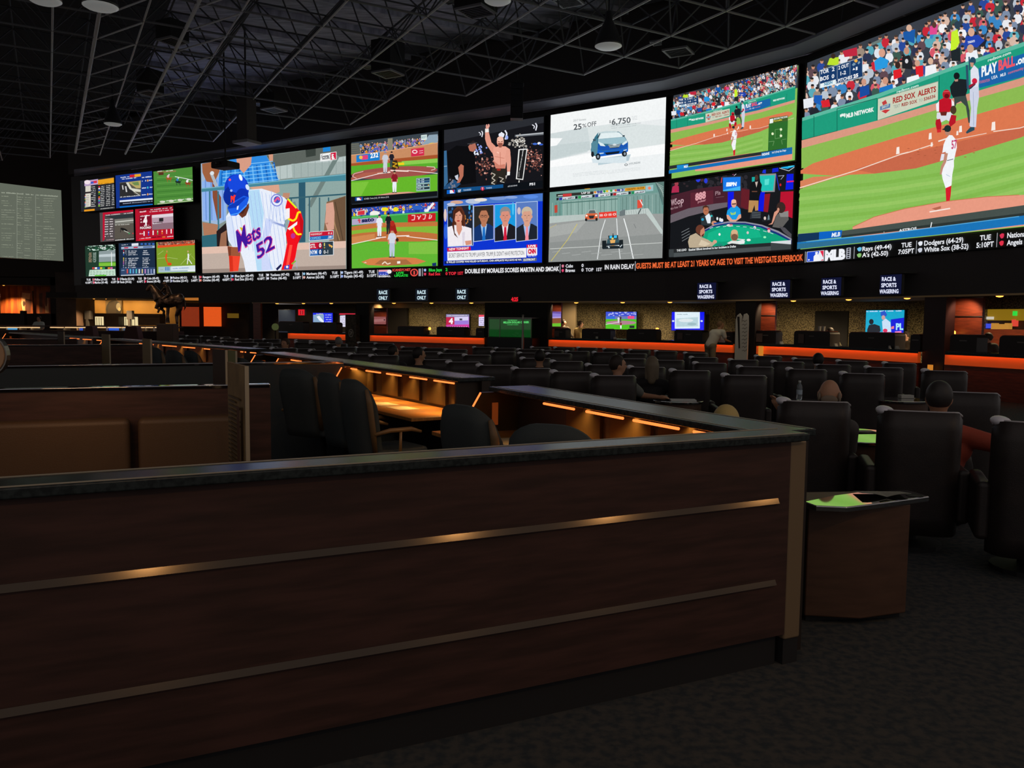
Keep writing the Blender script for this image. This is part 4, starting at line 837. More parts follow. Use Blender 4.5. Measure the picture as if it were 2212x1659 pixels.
    q.l(0xf8e8e0, 12, 1340, 2062, 1540, 2028); q.p(0xb86850, 1360, 2030, 1450, 2005, 1450, 2030, 1400, 2045)
    q.src = q if src is None else src
    # bands run level along the bottom of the display
    if big:
        q.crop(*C6)
        q.p(0x46504c, 480, 2246, 2212, 2004, 3600, 1800, 3600, 1930, 2212, 2108, 480, 2312); q.p(0x2c3432, 480, 2290, 2212, 2078, 3600, 1900, 3600, 1940, 2212, 2112, 480, 2312)
        q.l(0x9aa8a4, 5, 60, 2276, 480, 2246); q.p(0x123458, 58, 2276, 270, 2258, 270, 2330, 54, 2356); q.p(0x0a62c4, 265, 2256, 490, 2238, 478, 2306, 262, 2330); q.t(0xe8f0f8, 'MLB', 385, 2304, 468, 2294, 38, .04, .15)
        q.t(0xe0e4e6, 'ASTROS', 1040, 2256, 1215, 2232, 24, .04); q.l(0xe0e4e6, 10, 1362, 2162, 1350, 2218); q.l(0xa0a8a8, 6, 898, 2252, 895, 2272)
        q.p(0x1a74b8, 52, 2356, 900, 2276, 2212, 2104, 3600, 1920, 3600, 2060, 2212, 2190, 900, 2350, 48, 2440); q.l(0x58a8d8, 8, 140, 2350, 900, 2275, 2212, 2106); q.p(0x2f6f92, 52, 2372, 700, 2310, 700, 2378, 48, 2440)
    # score box
    q.p(0x9fb0bc, 268, 690, 690, 560, 690, 760, 268, 865); q.p(0x173a6a, 274, 695, 684, 568, 684, 725, 274, 840); q.l(0x9fb0bc, 4, 442, 640, 442, 785); q.l(0x9fb0bc, 4, 566, 602, 566, 735)
    q.t(0xf0f4f8, 'TOR', 278, 730, 362, 708, 36, .03); q.t(0xf0f4f8, '2', 390, 700, 416, 694, 36, .03); q.t(0xf0f4f8, 'BOS', 276, 796, 360, 775, 38, .03); q.t(0xf0f4f8, '0', 388, 768, 414, 762, 36, .03); q.t(0xf0f4f8, '2 OUT', 454, 684, 556, 655, 34, .03); q.t(0xf0f4f8, '1-2', 474, 740, 528, 726, 34, .03); q.t(0xf0f4f8, '1', 624, 690, 640, 686, 30, .03); q.p(0xf0f4f8, 592, 690, 618, 684, 604, 666)
    q.p(0x7a9ab0, 585, 640, 605, 615, 625, 630, 602, 650); q.p(0x7a9ab0, 640, 622, 655, 600, 668, 612, 652, 634); q.p(0xf0b040, 605, 600, 628, 580, 645, 600, 625, 618)
    q.p(0x173a6a, 440, 778, 690, 712, 690, 750, 440, 815); q.t(0xf0f4f8, 'PITCHES', 450, 808, 590, 768, 30, .03); q.t(0xffffff, '25', 600, 766, 648, 752, 32, .05); q.p(0xe8f2f4, 278, 822, 430, 778, 430, 825, 278, 864); q.t(0x3a8ab0, 'NESN', 316, 842, 396, 818, 28, .04)
    if not big:
        q.src = q; q.crop(*C4)
        q.p(0x43602a, 1650, 880, 1925, 838, 1925, 920, 1645, 965); q.p(0x2e6b2c, 1640, 965, 1925, 920, 1910, 1325, 1628, 1365); q.p(0xf0f4f0, 1655, 895, 1705, 885, 1705, 950, 1652, 960); q.t(0xf0f4f0, 'AROUND THE ZONE', 1712, 905, 1918, 870, 24, .03); q.t(0xe8d040, 'Porcello', 1712, 935, 1840, 912, 22, .03)
        q.l(0x6aa060, 7, 1735, 1050, 1820, 1038, 1812, 1172, 1735, 1185, 1735, 1050)
        for x, y in ((1822, 1048), (1697, 1112), (1822, 1142)): q.e(0xe8f4c8, x, y, 18, 20)
        q.l(0x6a9a60, 8, 1640, 1230, 1720, 1222, 1700, 1290); q.l(0x6a9a60, 8, 1830, 1205, 1842, 1270); q.l(0x6a9a60, 6, 1840, 1200, 1900, 1190)
        q.p(0x2a2c30, 150, 1590, 1990, 1310, 1990, 1355, 150, 1640); q.p(0x1470b8, 150, 1655, 1990, 1360, 1990, 1412, 150, 1705); q.p(0x1a8ad0, 270, 1580, 440, 1560, 440, 1615, 270, 1640); q.t(0xf0f4f8, 'MLB', 375, 1618, 432, 1608, 30, .05)
        q.p(0x1a6aa8, 1530, 1392, 1990, 1310, 1990, 1362, 1530, 1445); q.t(0xf0f4f8, 'INDIANS', 1540, 1440, 1650, 1420, 34, .04); q.t(0xf0f4f8, 'Ind 2 (Out) San Diego', 1690, 1405, 1900, 1368, 26, .02)

def draw_poker(q):
    q.crop(*C5); q.bg(0x17181c)
    q.p(0x3a3c40, 130, 280, 1990, 60, 1990, 100, 130, 320)
    rnd = random.Random(2)
    q.many(0x2c2a30, [(rnd.uniform(150, 1300), rnd.uniform(330, 540), 30, 34) for _ in range(40)]); q.many(0x33282c, [(rnd.uniform(150, 1200), rnd.uniform(340, 520), 12, 16) for _ in range(30)])
    q.p(0x47202c, 135, 640, 520, 540, 980, 480, 1310, 545, 1300, 860, 1000, 770, 520, 850, 135, 920); q.p(0x5c2432, 430, 600, 770, 560, 770, 760, 430, 830); q.p(0x641e28, 1190, 540, 1320, 560, 1300, 870, 1180, 800)
    q.p(0x6a6068, 130, 930, 400, 830, 800, 760, 980, 740, 980, 810, 800, 850, 400, 950, 130, 1050); q.p(0x14161a, 130, 1050, 400, 950, 800, 850, 1000, 812, 1300, 850, 1950, 900, 1960, 1300, 1100, 1100, 500, 1300, 130, 1450)
    q.t(0xc8a8b0, 'WS', 138, 795, 225, 770, 90, .02); q.t(0xc8a8b0, 'op', 232, 775, 330, 745, 90, .02); q.t(0xa88890, 'Main Poker Tour', 132, 855, 310, 808, 34, .01); q.t(0xe0a0a8, '888', 500, 715, 660, 675, 100, .05); q.t(0xc8909a, 'poker', 540, 750, 662, 720, 34, .02); q.t(0xa88890, 'Pla', 800, 640, 880, 620, 60, .01); q.l(0x7c6068, 5, 810, 670, 930, 655)
    q.p(0xb02c50, 145, 600, 160, 510, 210, 480, 255, 500, 260, 590); q.e(0xa0404c, 222, 462, 30, 34); q.e(0x2b3ce0, 545, 390, 36, 50); q.e(0x2a3cd8, 660, 420, 26, 38); q.e(0x4a2c30, 600, 400, 22, 34)
    q.p(0x2438e0, 830, 320, 910, 285, 905, 330, 850, 355); q.l(0xd03040, 12, 785, 340, 830, 320); q.l(0xe04050, 12, 890, 450, 900, 370); q.l(0xc05090, 10, 1060, 330, 1130, 280); q.l(0xe8e0f0, 6, 1080, 345, 1130, 300); q.e(0x8c4a38, 1118, 272, 16, 16); q.l(0x707478, 6, 990, 290, 1010, 285, 1012, 330)
    q.p(0x1a30d8, 1500, 300, 1540, 200, 1560, 200, 1555, 310); q.p(0x0e20d0, 1660, 170, 1740, 155, 1745, 280, 1650, 300); q.p(0x20aee8, 1790, 150, 1985, 125, 1985, 205, 1880, 240, 1785, 230); q.p(0x60f0f8, 1880, 150, 1970, 140, 1965, 200, 1890, 210); q.l(0xd8e0e8, 8, 1760, 230, 1900, 272, 1985, 215)
    q.e(0xd8a098, 1620, 210, 14, 26); q.p(0x0c1ce0, 1870, 320, 1970, 315, 1965, 545, 1850, 555); q.l(0xf02060, 20, 1870, 435, 1985, 425); q.l(0x2030c0, 12, 1710, 320, 1760, 560); q.l(0xc0c8e0, 6, 1745, 350, 1830, 340, 1780, 400); q.e(0xd02030, 1775, 480, 14, 20)
    q.p(0x0c18e8, 990, 585, 1080, 580, 1075, 780, 990, 850); q.p(0x0c18e0, 1470, 590, 1545, 575, 1520, 880, 1440, 870)
    q.p(0x30343c, 905, 362, 1190, 345, 1190, 575, 915, 592); q.p(0x1878e8, 918, 372, 1180, 362, 1178, 565, 920, 575); q.p(0x40b4f4, 918, 560, 1178, 500, 1178, 565, 920, 575); q.t(0xf0f8ff, 'ESPN', 965, 500, 1120, 492, 50, .08, .1)
    q.p(0x8c8c90, 1465, 322, 1710, 310, 1690, 585, 1500, 590); q.p(0x20c0b4, 1465, 345, 1695, 335, 1665, 565, 1490, 575); q.p(0x5ce0d4, 1540, 400, 1610, 390, 1600, 480, 1540, 485); q.p(0x18a8a0, 1350, 365, 1395, 362, 1390, 430, 1350, 435)
    q.p(0xb81430, 1780, 585, 1975, 575, 1960, 980, 1760, 900); q.p(0x8e1828, 1540, 620, 1625, 610, 1590, 890, 1525, 880)
    q.p(0x121316, 1320, 480, 1370, 430, 1470, 425, 1500, 480, 1480, 600, 1445, 720, 1310, 710); q.e(0x4a2e24, 1420, 372, 26, 42); q.p(0xc8b8b0, 1398, 440, 1440, 430, 1420, 520); q.l(0x6a4434, 16, 1350, 580, 1430, 580); q.p(0xb88a54, 1308, 712, 1448, 716, 1445, 860, 1400, 870, 1390, 780, 1350, 890, 1296, 890)
    q.p(0x2a2e34, 1330, 920, 1370, 865, 1490, 875, 1480, 980, 1320, 990)
    for i in range(4): q.l(0x7a8488, 5, 1350, 890 + i * 24, 1480, 900 + i * 24)
    # felt table
    q.p(0x9090a0, 640, 1150, 800, 1060, 1000, 1025, 1250, 1030, 1500, 1075, 1750, 1170, 1955, 1290, 1955, 1330, 1750, 1215, 1500, 1110, 1250, 1060, 1000, 1055, 800, 1090, 640, 1170); q.p(0x18307a, 640, 1160, 800, 1085, 1000, 1048, 1250, 1050, 1500, 1098, 1750, 1200, 1955, 1315, 1955, 1360, 640, 1400)
    q.p(0x0fa078, 560, 1330, 650, 1180, 800, 1105, 1000, 1070, 1250, 1075, 1480, 1118, 1720, 1220, 1900, 1310, 1640, 1335, 1640, 1350, 900, 1420, 600, 1400); q.p(0x14b488, 700, 1200, 900, 1120, 1200, 1110, 1450, 1160, 1500, 1260, 900, 1330, 680, 1310)
    for i in range(10): q.l(0xd8e8f4, 7, 720 + i * 100, 1142 - 70 * sin(pi * (i + .5) / 10) + i * 7, 772 + i * 100, 1134 - 70 * sin(pi * (i + .9) / 10) + i * 9)
    q.e(0xe8d8d8, 1020, 1085, 46, 20); q.e(0xc06870, 1040, 1075, 26, 12); q.e(0xf0d0d8, 1395, 1120, 20, 26); q.e(0x60c0d0, 1390, 1130, 14, 14); q.e(0xd8c8c8, 1290, 1195, 17, 22); q.e(0xc83048, 1606, 1140, 24, 16); q.e(0xf0c0c8, 1606, 1170, 22, 24); q.e(0x9af4c0, 1545, 1262, 22, 16); q.e(0xf0f0f0, 870, 1220, 16, 20); q.e(0x208878, 870, 1375, 46, 18)
    q.l(0xf0f0f0, 12, 1130, 1290, 1250, 1300); q.p(0xe8ecec, 1130, 1320, 1220, 1300, 1250, 1320, 1240, 1360, 1140, 1370); q.e(0xf0f0f0, 1305, 1304, 32, 18)
    # players
    q.p(0x2c3438, 585, 960, 650, 925, 740, 885, 790, 960, 800, 1060, 720, 1090, 600, 1080); q.p(0xe4ecf4, 655, 950, 715, 905, 740, 960, 735, 1055, 690, 1055); q.e(0xb87050, 668, 870, 42, 62); q.p(0x4a2a1c, 620, 860, 622, 805, 670, 785, 712, 810, 712, 870, 700, 815, 640, 820); q.e(0x2ca0c8, 618, 998, 20); q.e(0x2cc0c0, 752, 945, 15); q.e(0xd09070, 790, 1052, 40, 34); q.l(0x502c20, 4, 650, 865, 690, 860)
    q.e(0xe8f0f0, 838, 985, 14, 24); q.e(0xe8f0f0, 880, 1000, 14, 30); q.e(0xf0f0f4, 905, 1010, 22, 26); q.p(0x2050a0, 780, 1050, 930, 1030, 930, 1045, 790, 1075)
    q.p(0x1a9ce4, 990, 860, 1040, 815, 1130, 795, 1180, 840, 1190, 930, 1140, 1000, 1040, 1010, 975, 930); q.e(0xe0a48c, 1085, 760, 40, 62); q.e(0xf0bca0, 1085, 725, 36, 28); q.p(0x4a3a34, 1055, 762, 1120, 755, 1118, 772, 1060, 778); q.p(0xe0a48c, 976, 930, 1005, 930, 1060, 1000, 1120, 1000, 1160, 925, 1192, 920, 1195, 970, 1110, 1030, 1030, 1030, 985, 985); q.l(0xb4e020, 12, 1040, 890, 1050, 925, 1105, 918, 1108, 884); q.l(0xb4e020, 9, 1045, 908, 1106, 900)
    q.p(0x605e5c, 1680, 1060, 1720, 940, 1780, 890, 1890, 880, 1905, 1000, 1840, 1080, 1800, 1130, 1660, 1110); q.p(0x8a8886, 1760, 900, 1900, 870, 1900, 960, 1780, 960); q.e(0x3a2824, 1790, 820, 68, 84); q.p(0xd89880, 1690, 890, 1745, 850, 1760, 880, 1710, 950, 1690, 1010, 1660, 1070, 1600, 1075, 1650, 1050); q.e(0xd09078, 1750, 850, 18, 26)
    q.p(0x202428, 1505, 1010, 1640, 975, 1640, 1015, 1510, 1030); q.e(0xd8c8c0, 1550, 980, 18, 26); q.p(0x6a8088, 1590, 1005, 1595, 950, 1605, 920, 1618, 950, 1620, 1000); q.p(0x504e54, 1960, 1230, 1955, 1290, 1830, 1190, 1760, 1100, 1850, 1120)
    q.p(0xbcab90, 402, 1330, 430, 1240, 520, 1200, 600, 1260, 700, 1300, 760, 1340, 820, 1310, 830, 1340, 760, 1400, 640, 1420, 420, 1420); q.p(0xd8c8ac, 600, 1300, 740, 1360, 650, 1400, 560, 1380); q.e(0x6a3a2a, 585, 1150, 68, 74); q.p(0xc88468, 590, 1160, 640, 1110, 655, 1180, 640, 1240, 600, 1260, 580, 1220); q.p(0x4a2820, 600, 1240, 645, 1200, 630, 1260); q.e(0xd8a088, 805, 1330, 30, 26)
    for i in range(4): q.l(0x9aa0a4, 5, 305 + i * 3, 1190 + i * 44, 420 + i * 6, 1130 + i * 40)
    q.e(0xb88a64, 1096, 1240, 58, 84); q.e(0xd8b088, 1096, 1190, 50, 42); q.e(0x7a5a44, 1098, 1262, 50, 50); q.p(0xe0e4e0, 985, 1350, 1050, 1315, 1140, 1318, 1170, 1370, 1060, 1390); q.p(0x1a1c20, 960, 1380, 1060, 1355, 1180, 1370, 1200, 1400, 960, 1430)
    q.p(0xd8dce0, 1642, 1330, 1955, 1305, 1955, 1368, 1645, 1395); q.p(0x3c4244, 115, 1445, 1640, 1345, 1955, 1370, 1955, 1440, 120, 1560); q.p(0x4c5254, 195, 1500, 1640, 1400, 1640, 1460, 190, 1560); q.p(0x25282a, 190, 1440, 1640, 1345, 1640, 1395, 190, 1495)
    q.t(0xe0e4e4, 'THE LEAD', 235, 1478, 382, 1462, 30, .03); q.t(0xe8ecec, 'Ezekiel Elliott involved in bar incident in Dallas', 415, 1466, 1120, 1412, 30, .03)

# ---- the nine racing pictures
def grid(q, x0, y0, x1, y1, dy, rows, cols, cols_c, h, seed=0):
    rnd = random.Random(seed)
    for j in range(rows):
        for i in range(cols):
            xa = x0 + (x1 - x0) * i / cols; xb = xa + (x1 - x0) / cols * .72; yy = y0 + (y1 - y0) * j / rows + dy * i / cols
            q.scrib(cols_c[i % len(cols_c)] if isinstance(cols_c, (list, tuple)) else cols_c, xa, yy + h, xb, yy + h + dy / cols * .7, h * .62, seed + j * 7 + i)
def dr_odds(q):
    q.crop(*C1); q.bg(0x22242a); q.p(0xe8a020, 1020, 235, 1225, 205, 1225, 262, 1020, 285); q.p(0xb8a0c8, 880, 245, 1020, 225, 1020, 280, 880, 300); q.e(0xf0e0e8, 910, 258, 32, 22); q.p(0xd83048, 950, 250, 1010, 240, 1010, 266, 950, 272); q.p(0x3058c0, 945, 255, 975, 250, 975, 270, 945, 275)
    q.p(0xc83838, 905, 310, 945, 306, 945, 345, 905, 350); q.p(0xd8d4c8, 890, 300, 945, 293, 945, 510, 890, 520); q.p(0x2c2428, 888, 360, 945, 354, 945, 372, 888, 378)
    for i, c in enumerate((0xc82838, 0xf0f0f0, 0x2858c0, 0xe0c020, 0x289038, 0x202020, 0xe07020, 0xe080b0, 0x40b0c0, 0x7030a0, 0xa0a0a0, 0x80c040)): q.p(c, 1025, 300 + i * 18, 1042, 298 + i * 18, 1042, 312 + i * 18, 1025, 314 + i * 18); q.p(c, 884, 395 + i * 11, 892, 394 + i * 11, 892, 403 + i * 11, 884, 404 + i * 11)
    grid(q, 952, 300, 1015, 520, -6, 12, 1, 0xe8e8e4, 12, 1); grid(q, 1050, 294, 1225, 515, -20, 12, 3, 0xe4e4e0, 13, 2); grid(q, 895, 395, 945, 520, -5, 7, 1, 0x605058, 9, 3)
    grid(q, 1030, 270, 1220, 290, -16, 1, 3, 0x402808, 10, 5); q.p(0xe89820, 882, 545, 990, 535, 990, 560, 882, 570); q.scrib(0xd8d8d0, 1050, 540, 1220, 522, 8, 4)
def dr_track(q):
    q.crop(*C1); q.bg(0x12348a); q.p(0xd02030, 1350, 182, 1405, 178, 1405, 205, 1350, 210); q.p(0xe8a828, 1400, 176, 1465, 170, 1465, 198, 1400, 204); q.scrib(0xe8ecf4, 1255, 215, 1345, 205, 11, 1); q.scrib(0xe8ecf4, 1260, 232, 1425, 215, 10, 2)
    q.p(0x5a564a, 1246, 262, 1465, 240, 1465, 400, 1246, 425); q.p(0x2c2c2e, 1246, 270, 1320, 262, 1400, 380, 1465, 395, 1465, 402, 1246, 425); q.p(0xb8a868, 1330, 258, 1465, 240, 1465, 320, 1420, 320); q.p(0xd8d8c8, 1310, 262, 1335, 258, 1370, 320, 1465, 335, 1465, 360, 1400, 355, 1350, 330); q.p(0x6c8a50, 1370, 262, 1440, 252, 1450, 290, 1400, 290)
    q.l(0xd0d0d0, 12, 1275, 290, 1282, 335); q.l(0xd0d0d0, 14, 1308, 300, 1318, 360); q.l(0xe0e0d8, 5, 1360, 330, 1460, 400)
    q.scrib(0xf0f4f8, 1478, 215, 1575, 205, 13, 3); 
    for y in (245, 318, 388): q.scrib(0xdfe6f4, 1478, y + 8, 1520, y + 4, 14, y); q.e(0xe8a050 if y != 318 else 0x40c0d0, 1538, y - 4, 8, 12); q.scrib(0xdfe6f4, 1552, y, 1594, y - 4, 13, y + 1)
    q.scrib(0xe0e4ec, 1252, 418, 1450, 400, 9, 5); q.p(0xe0e8f4, 1246, 448, 1620, 418, 1620, 436, 1246, 466); q.p(0x0e1424, 1246, 466, 1620, 436, 1620, 480, 1246, 510); q.scrib(0xa8b4cc, 1280, 485, 1600, 458, 9, 6); q.p(0x0b6cc8, 1246, 510, 1620, 480, 1620, 500, 1246, 530)
def dr_turf(q):
    q.crop(*C1); q.bg(0x4c8a38)
    for i in range(9): q.l(0x3f7a30 if i % 2 else 0x5c9a44, 9, 1632, 210 + i * 30, 2040, 190 + i * 28)
    q.p(0x8a7a48, 1632, 150, 1830, 135, 1830, 150, 1632, 165); q.l(0xf0f4f0, 6, 1820, 200, 1940, 222, 2035, 248); q.scrib(0xf0f0e8, 1640, 150, 1700, 142, 9, 1); q.scrib(0xf0f0e8, 1720, 148, 1800, 138, 9, 2); q.p(0x5a3020, 1650, 158, 1702, 154, 1702, 182, 1650, 186)
    for x, y, c, j in ((1755, 220, 0xa05828, 0xe8b8c0), (1852, 255, 0x20302c, 0x3080b0), (1955, 270, 0x904828, 0xf0f0f0)):
        q.e(c, x, y, 30, 14, 12); q.l(c, 7, x + 20, y, x + 38, y - 14); q.l(c, 5, x - 20, y, x - 10, y + 36); q.l(c, 5, x + 18, y, x + 22, y + 36); q.e(j, x - 6, y - 22, 12, 15); q.e(0xe0e0e0, x + 4, y - 38, 7, 7)
    for i in range(4): q.e(0xd8dccc, 1690 + i * 92, 462 - i * 9, 28, 11); q.scrib(0xf0f0e8, 1700 + i * 92, 462 - i * 9, 1755 + i * 90, 455 - i * 9, 9, i)
    q.l(0xb8c8a0, 9, 1640, 485, 2035, 446)
def dr_red1(q):
    q.crop(*C1); q.bg(0x50484a); q.p(0xc01030, 1070, 575, 1420, 540, 1420, 560, 1090, 595, 1090, 850, 1070, 872); q.scrib(0xe8d8dc, 1100, 606, 1250, 592, 9, 1); q.scrib(0xe8d8dc, 1280, 590, 1385, 578, 9, 2); q.p(0x2c3438, 1095, 612, 1415, 582, 1415, 620, 1195, 640)
    grid(q, 1092, 634, 1190, 835, -6, 8, 2, 0xf4e8ec, 17, 3); q.p(0x7c7c74, 1195, 645, 1415, 628, 1415, 680, 1195, 700); q.l(0xd8d8d0, 8, 1200, 672, 1415, 650); q.p(0x58524a, 1195, 700, 1415, 680, 1415, 835, 1195, 850); q.scrib(0xd0d0c8, 1200, 708, 1350, 698, 8, 5)
    q.e(0x181818, 1290, 750, 40, 14, 20); q.l(0x2a2a28, 6, 1260, 730, 1255, 780); q.l(0xd8e0d0, 5, 1290, 760, 1355, 790); q.e(0x2c9050, 1345, 790, 8); q.e(0xc83040, 1385, 790, 7); q.p(0x2c2a2a, 1190, 850, 1415, 832, 1415, 866, 1190, 880); q.scrib(0xe0e0dc, 1200, 866, 1405, 848, 11, 6); q.scrib(0xc0a0a4, 1110, 862, 1190, 855, 9, 7)
def dr_pocono(q):
    q.crop(*C1); q.bg(0xb4122c); q.scrib(0xf0e0e4, 1455, 575, 1520, 566, 16, 1); q.p(0x701020, 1440, 545, 1825, 508, 1825, 522, 1440, 560); q.scrib(0xe8d8dc, 1555, 550, 1790, 528, 10, 2); q.scrib(0xe8d8dc, 1555, 570, 1800, 548, 9, 3)
    q.p(0x7c1028, 1452, 605, 1575, 595, 1575, 745, 1452, 752); q.t(0xf8f0f2, '4', 1490, 700, 1532, 696, 90, .06); q.scrib(0xf8e8ec, 1460, 618, 1560, 608, 12, 4); q.t(0xf8f0f2, 'POCONO', 1458, 745, 1572, 738, 22, .04); q.scrib(0xf0e0e4, 1500, 715, 1550, 710, 14, 5); q.scrib(0xf0d0d4, 1462, 650, 1482, 648, 14, 15); q.scrib(0xf0d0d4, 1462, 680, 1482, 678, 14, 16)
    q.p(0xe0d4dc, 1580, 600, 1805, 580, 1805, 740, 1582, 752); q.p(0xb49aa8, 1580, 630, 1805, 612, 1805, 700, 1582, 712); q.p(0x8a6c78, 1582, 690, 1805, 675, 1805, 740, 1582, 752); q.p(0x282428, 1655, 632, 1700, 628, 1700, 665, 1655, 668); q.l(0xf4f0f4, 8, 1590, 690, 1680, 680); q.scrib(0x5a4048, 1600, 688, 1690, 682, 16, 6)
    for i, c in enumerate((0xf0f0f0, 0x3848c0, 0xf0f0f4, 0x50a050, 0xe07020, 0xf0c0c8, 0xf0e8e8)): x = 1500 + i * 47; q.l(c, 11, x, 815 - i * 4, x, 768 - i * 4); q.e(0xffffff, x, 785 - i * 4, 5)
    q.scrib(0xf0d8dc, 1455, 800, 1490, 797, 14, 7); q.scrib(0xf0d8dc, 1448, 850, 1570, 838, 10, 8); q.scrib(0x300810, 1580, 836, 1690, 826, 10, 9); q.p(0xe07828, 1690, 822, 1722, 820, 1722, 832, 1690, 834); q.scrib(0xf0d8dc, 1740, 830, 1820, 822, 10, 10); q.p(0xe01828, 1445, 850, 1830, 830, 1830, 858, 1445, 872)
def dr_green(q):
    q.crop(*C1); q.bg(0x1f3a2c); rnd = random.Random(5)
    q.many(0xd0e8dc, [(rnd.uniform(920, 1210), rnd.uniform(905, 965), rnd.uniform(6, 20), rnd.uniform(3, 8)) for _ in range(34)]); q.many(0x1f5a3c, [(rnd.uniform(920, 1210), rnd.uniform(910, 965), 12, 5) for _ in range(16)]); q.scrib(0xf0f4f0, 1040, 945, 1100, 940, 14, 1)
    q.p(0x8c9a9c, 1030, 975, 1210, 960, 1210, 1085, 1030, 1090); q.p(0xc0ccd0, 1030, 1010, 1210, 998, 1210, 1030, 1030, 1035); q.p(0x7cc03c, 1030, 1090, 1210, 1084, 1210, 1128, 1030, 1132); q.p(0x4a8430, 1030, 1088, 1210, 1080, 1210, 1092, 1030, 1098); q.l(0xf0f0f0, 6, 1160, 985, 1162, 1128)
    grid(q, 925, 985, 1015, 1090, 0, 9, 2, (0xe0b898, 0xd0e8dc), 9, 2)
    for i, c in enumerate((0xc84040, 0xf0f0f0, 0x3060c0, 0xe0d040, 0x30a050, 0x202020, 0xe08030, 0xd060a0)): q.p(c, 962 + i * 27, 1142, 985 + i * 27, 1141, 985 + i * 27, 1160, 962 + i * 27, 1161)
    q.p(0xc8e4d0, 935, 1170, 1200, 1160, 1205, 1232, 925, 1235); grid(q, 940, 1175, 1200, 1225, 0, 3, 8, 0x20402c, 11, 4); q.p(0x68c848, 990, 1222, 1110, 1218, 1110, 1234, 990, 1236)
def dr_list(q):
    q.crop(*C1); q.bg(0x1a2c44); q.scrib(0xd0d8e4, 1265, 915, 1330, 910, 9, 1); q.p(0xdfe4ee, 1370, 895, 1440, 890, 1440, 918, 1370, 922)
    for i in range(4): q.e(0x3868b8, 1475 + i * 40, 900, 14, 10)
    q.p(0x9fb4cc, 1262, 930, 1610, 915, 1610, 940, 1262, 955); q.p(0xc02040, 1292, 934, 1335, 932, 1335, 945, 1292, 947); q.p(0xc02040, 1390, 930, 1434, 928, 1434, 941, 1390, 943); q.p(0x4c68a0, 1490, 926, 1585, 922, 1585, 936, 1490, 940)
    for i, c in enumerate((0xd03040, 0xf0f0f4, 0x3868c8, 0x2c3c54, 0xf0d040, 0xd8c070, 0xe080a0, 0xb060c0, 0xa0a0b0, 0x7080b0)):
        y = 972 + i * 19
        if i != 3:
            q.e(c, 1288, y, 6, 7); q.scrib(0xd8dce4, 1305, y + 5, 1318, y + 5, 9, i); q.scrib(0xe0e4ec, 1335, y + 6, 1335 + (90, 84, 100, 0, 108, 96, 80, 88, 74, 82)[i], y + 4, 10, i + 20); q.scrib(0xe0e4ec, 1486, y + 3, 1530 + (i * 13) % 34, y + 2, 10, i + 40)
    q.p(0x30466a, 1262, 1150, 1632, 1140, 1632, 1210, 1262, 1222)
    for i in range(10): q.l((0xe05040, 0x50c0e0, 0x60a0e0, 0x50c0c0, 0xe0e0e0, 0xd0c080, 0xc080c0, 0xa0a8c0, 0x8898c8, 0xc8d4e8)[i], 12, 1328 + i * 31, 1205, 1328 + i * 31, 1160)
    q.scrib(0x9ab8d8, 1266, 1178, 1300, 1176, 9, 60); q.p(0xd0d8e4, 1262, 1222, 1500, 1212, 1500, 1226, 1262, 1236); q.scrib(0xd8e0ec, 1520, 1222, 1625, 1216, 10, 61); q.l(0xd8a040, 4, 1618, 930, 1622, 1040)
def dr_pitch(q):
    q.crop(*C1); q.bg(0x7c9c2c); q.p(0x7a3c30, 1640, 880, 2045, 845, 2045, 905, 1640, 930)
    q.crowd((1645, 888, 2045, 855), (1645, 920, 2045, 890), 3, 13, 9, [0xb84030, 0x8a5040, 0xd86040, 0xc8a890, 0x603028, 0xa03830]); q.p(0xe05024, 1640, 918, 2045, 890, 2045, 908, 1640, 942)
    q.l(0xb4c878, 4, 1645, 1010, 1700, 970); q.l(0xb4c878, 4, 1640, 1050, 1760, 1040, 1850, 1055); q.l(0xb4c878, 4, 1880, 1115, 1990, 1000); q.l(0xa8bc60, 4, 1990, 1020, 2045, 1080)
    q.l(0xe0501c, 14, 1735, 1000, 1728, 1050, 1745, 1095); q.e(0xe04818, 1764, 1108, 24, 16); q.e(0xd08850, 1738, 978, 7, 11); q.l(0xd0602c, 6, 1730, 1010, 1715, 1040)
    q.l(0xf0f0f4, 15, 1960, 1000, 1962, 1045, 1955, 1065); q.l(0xf0f0f4, 8, 1955, 1065, 1950, 1110); q.l(0xf0f0f4, 8, 1965, 1060, 1998, 1108); q.e(0xd0a080, 1957, 978, 7, 11)
    q.p(0xa8c0c8, 1650, 1138, 2035, 1122, 2035, 1188, 1650, 1196); q.p(0xd8e4ec, 1780, 1132, 2035, 1122, 2035, 1168, 1780, 1178)
    for i in range(3): q.l(0x3c7ac0, 10, 1725 + i * 17, 1138, 1725 + i * 17, 1176)
    q.scrib(0x6a90c8, 1800, 1160, 1965, 1152, 10, 1); q.scrib(0x8a98a0, 1660, 1172, 1710, 1170, 10, 2); q.p(0xeef2f4, 1955, 1170, 2035, 1166, 2035, 1180, 1955, 1184)

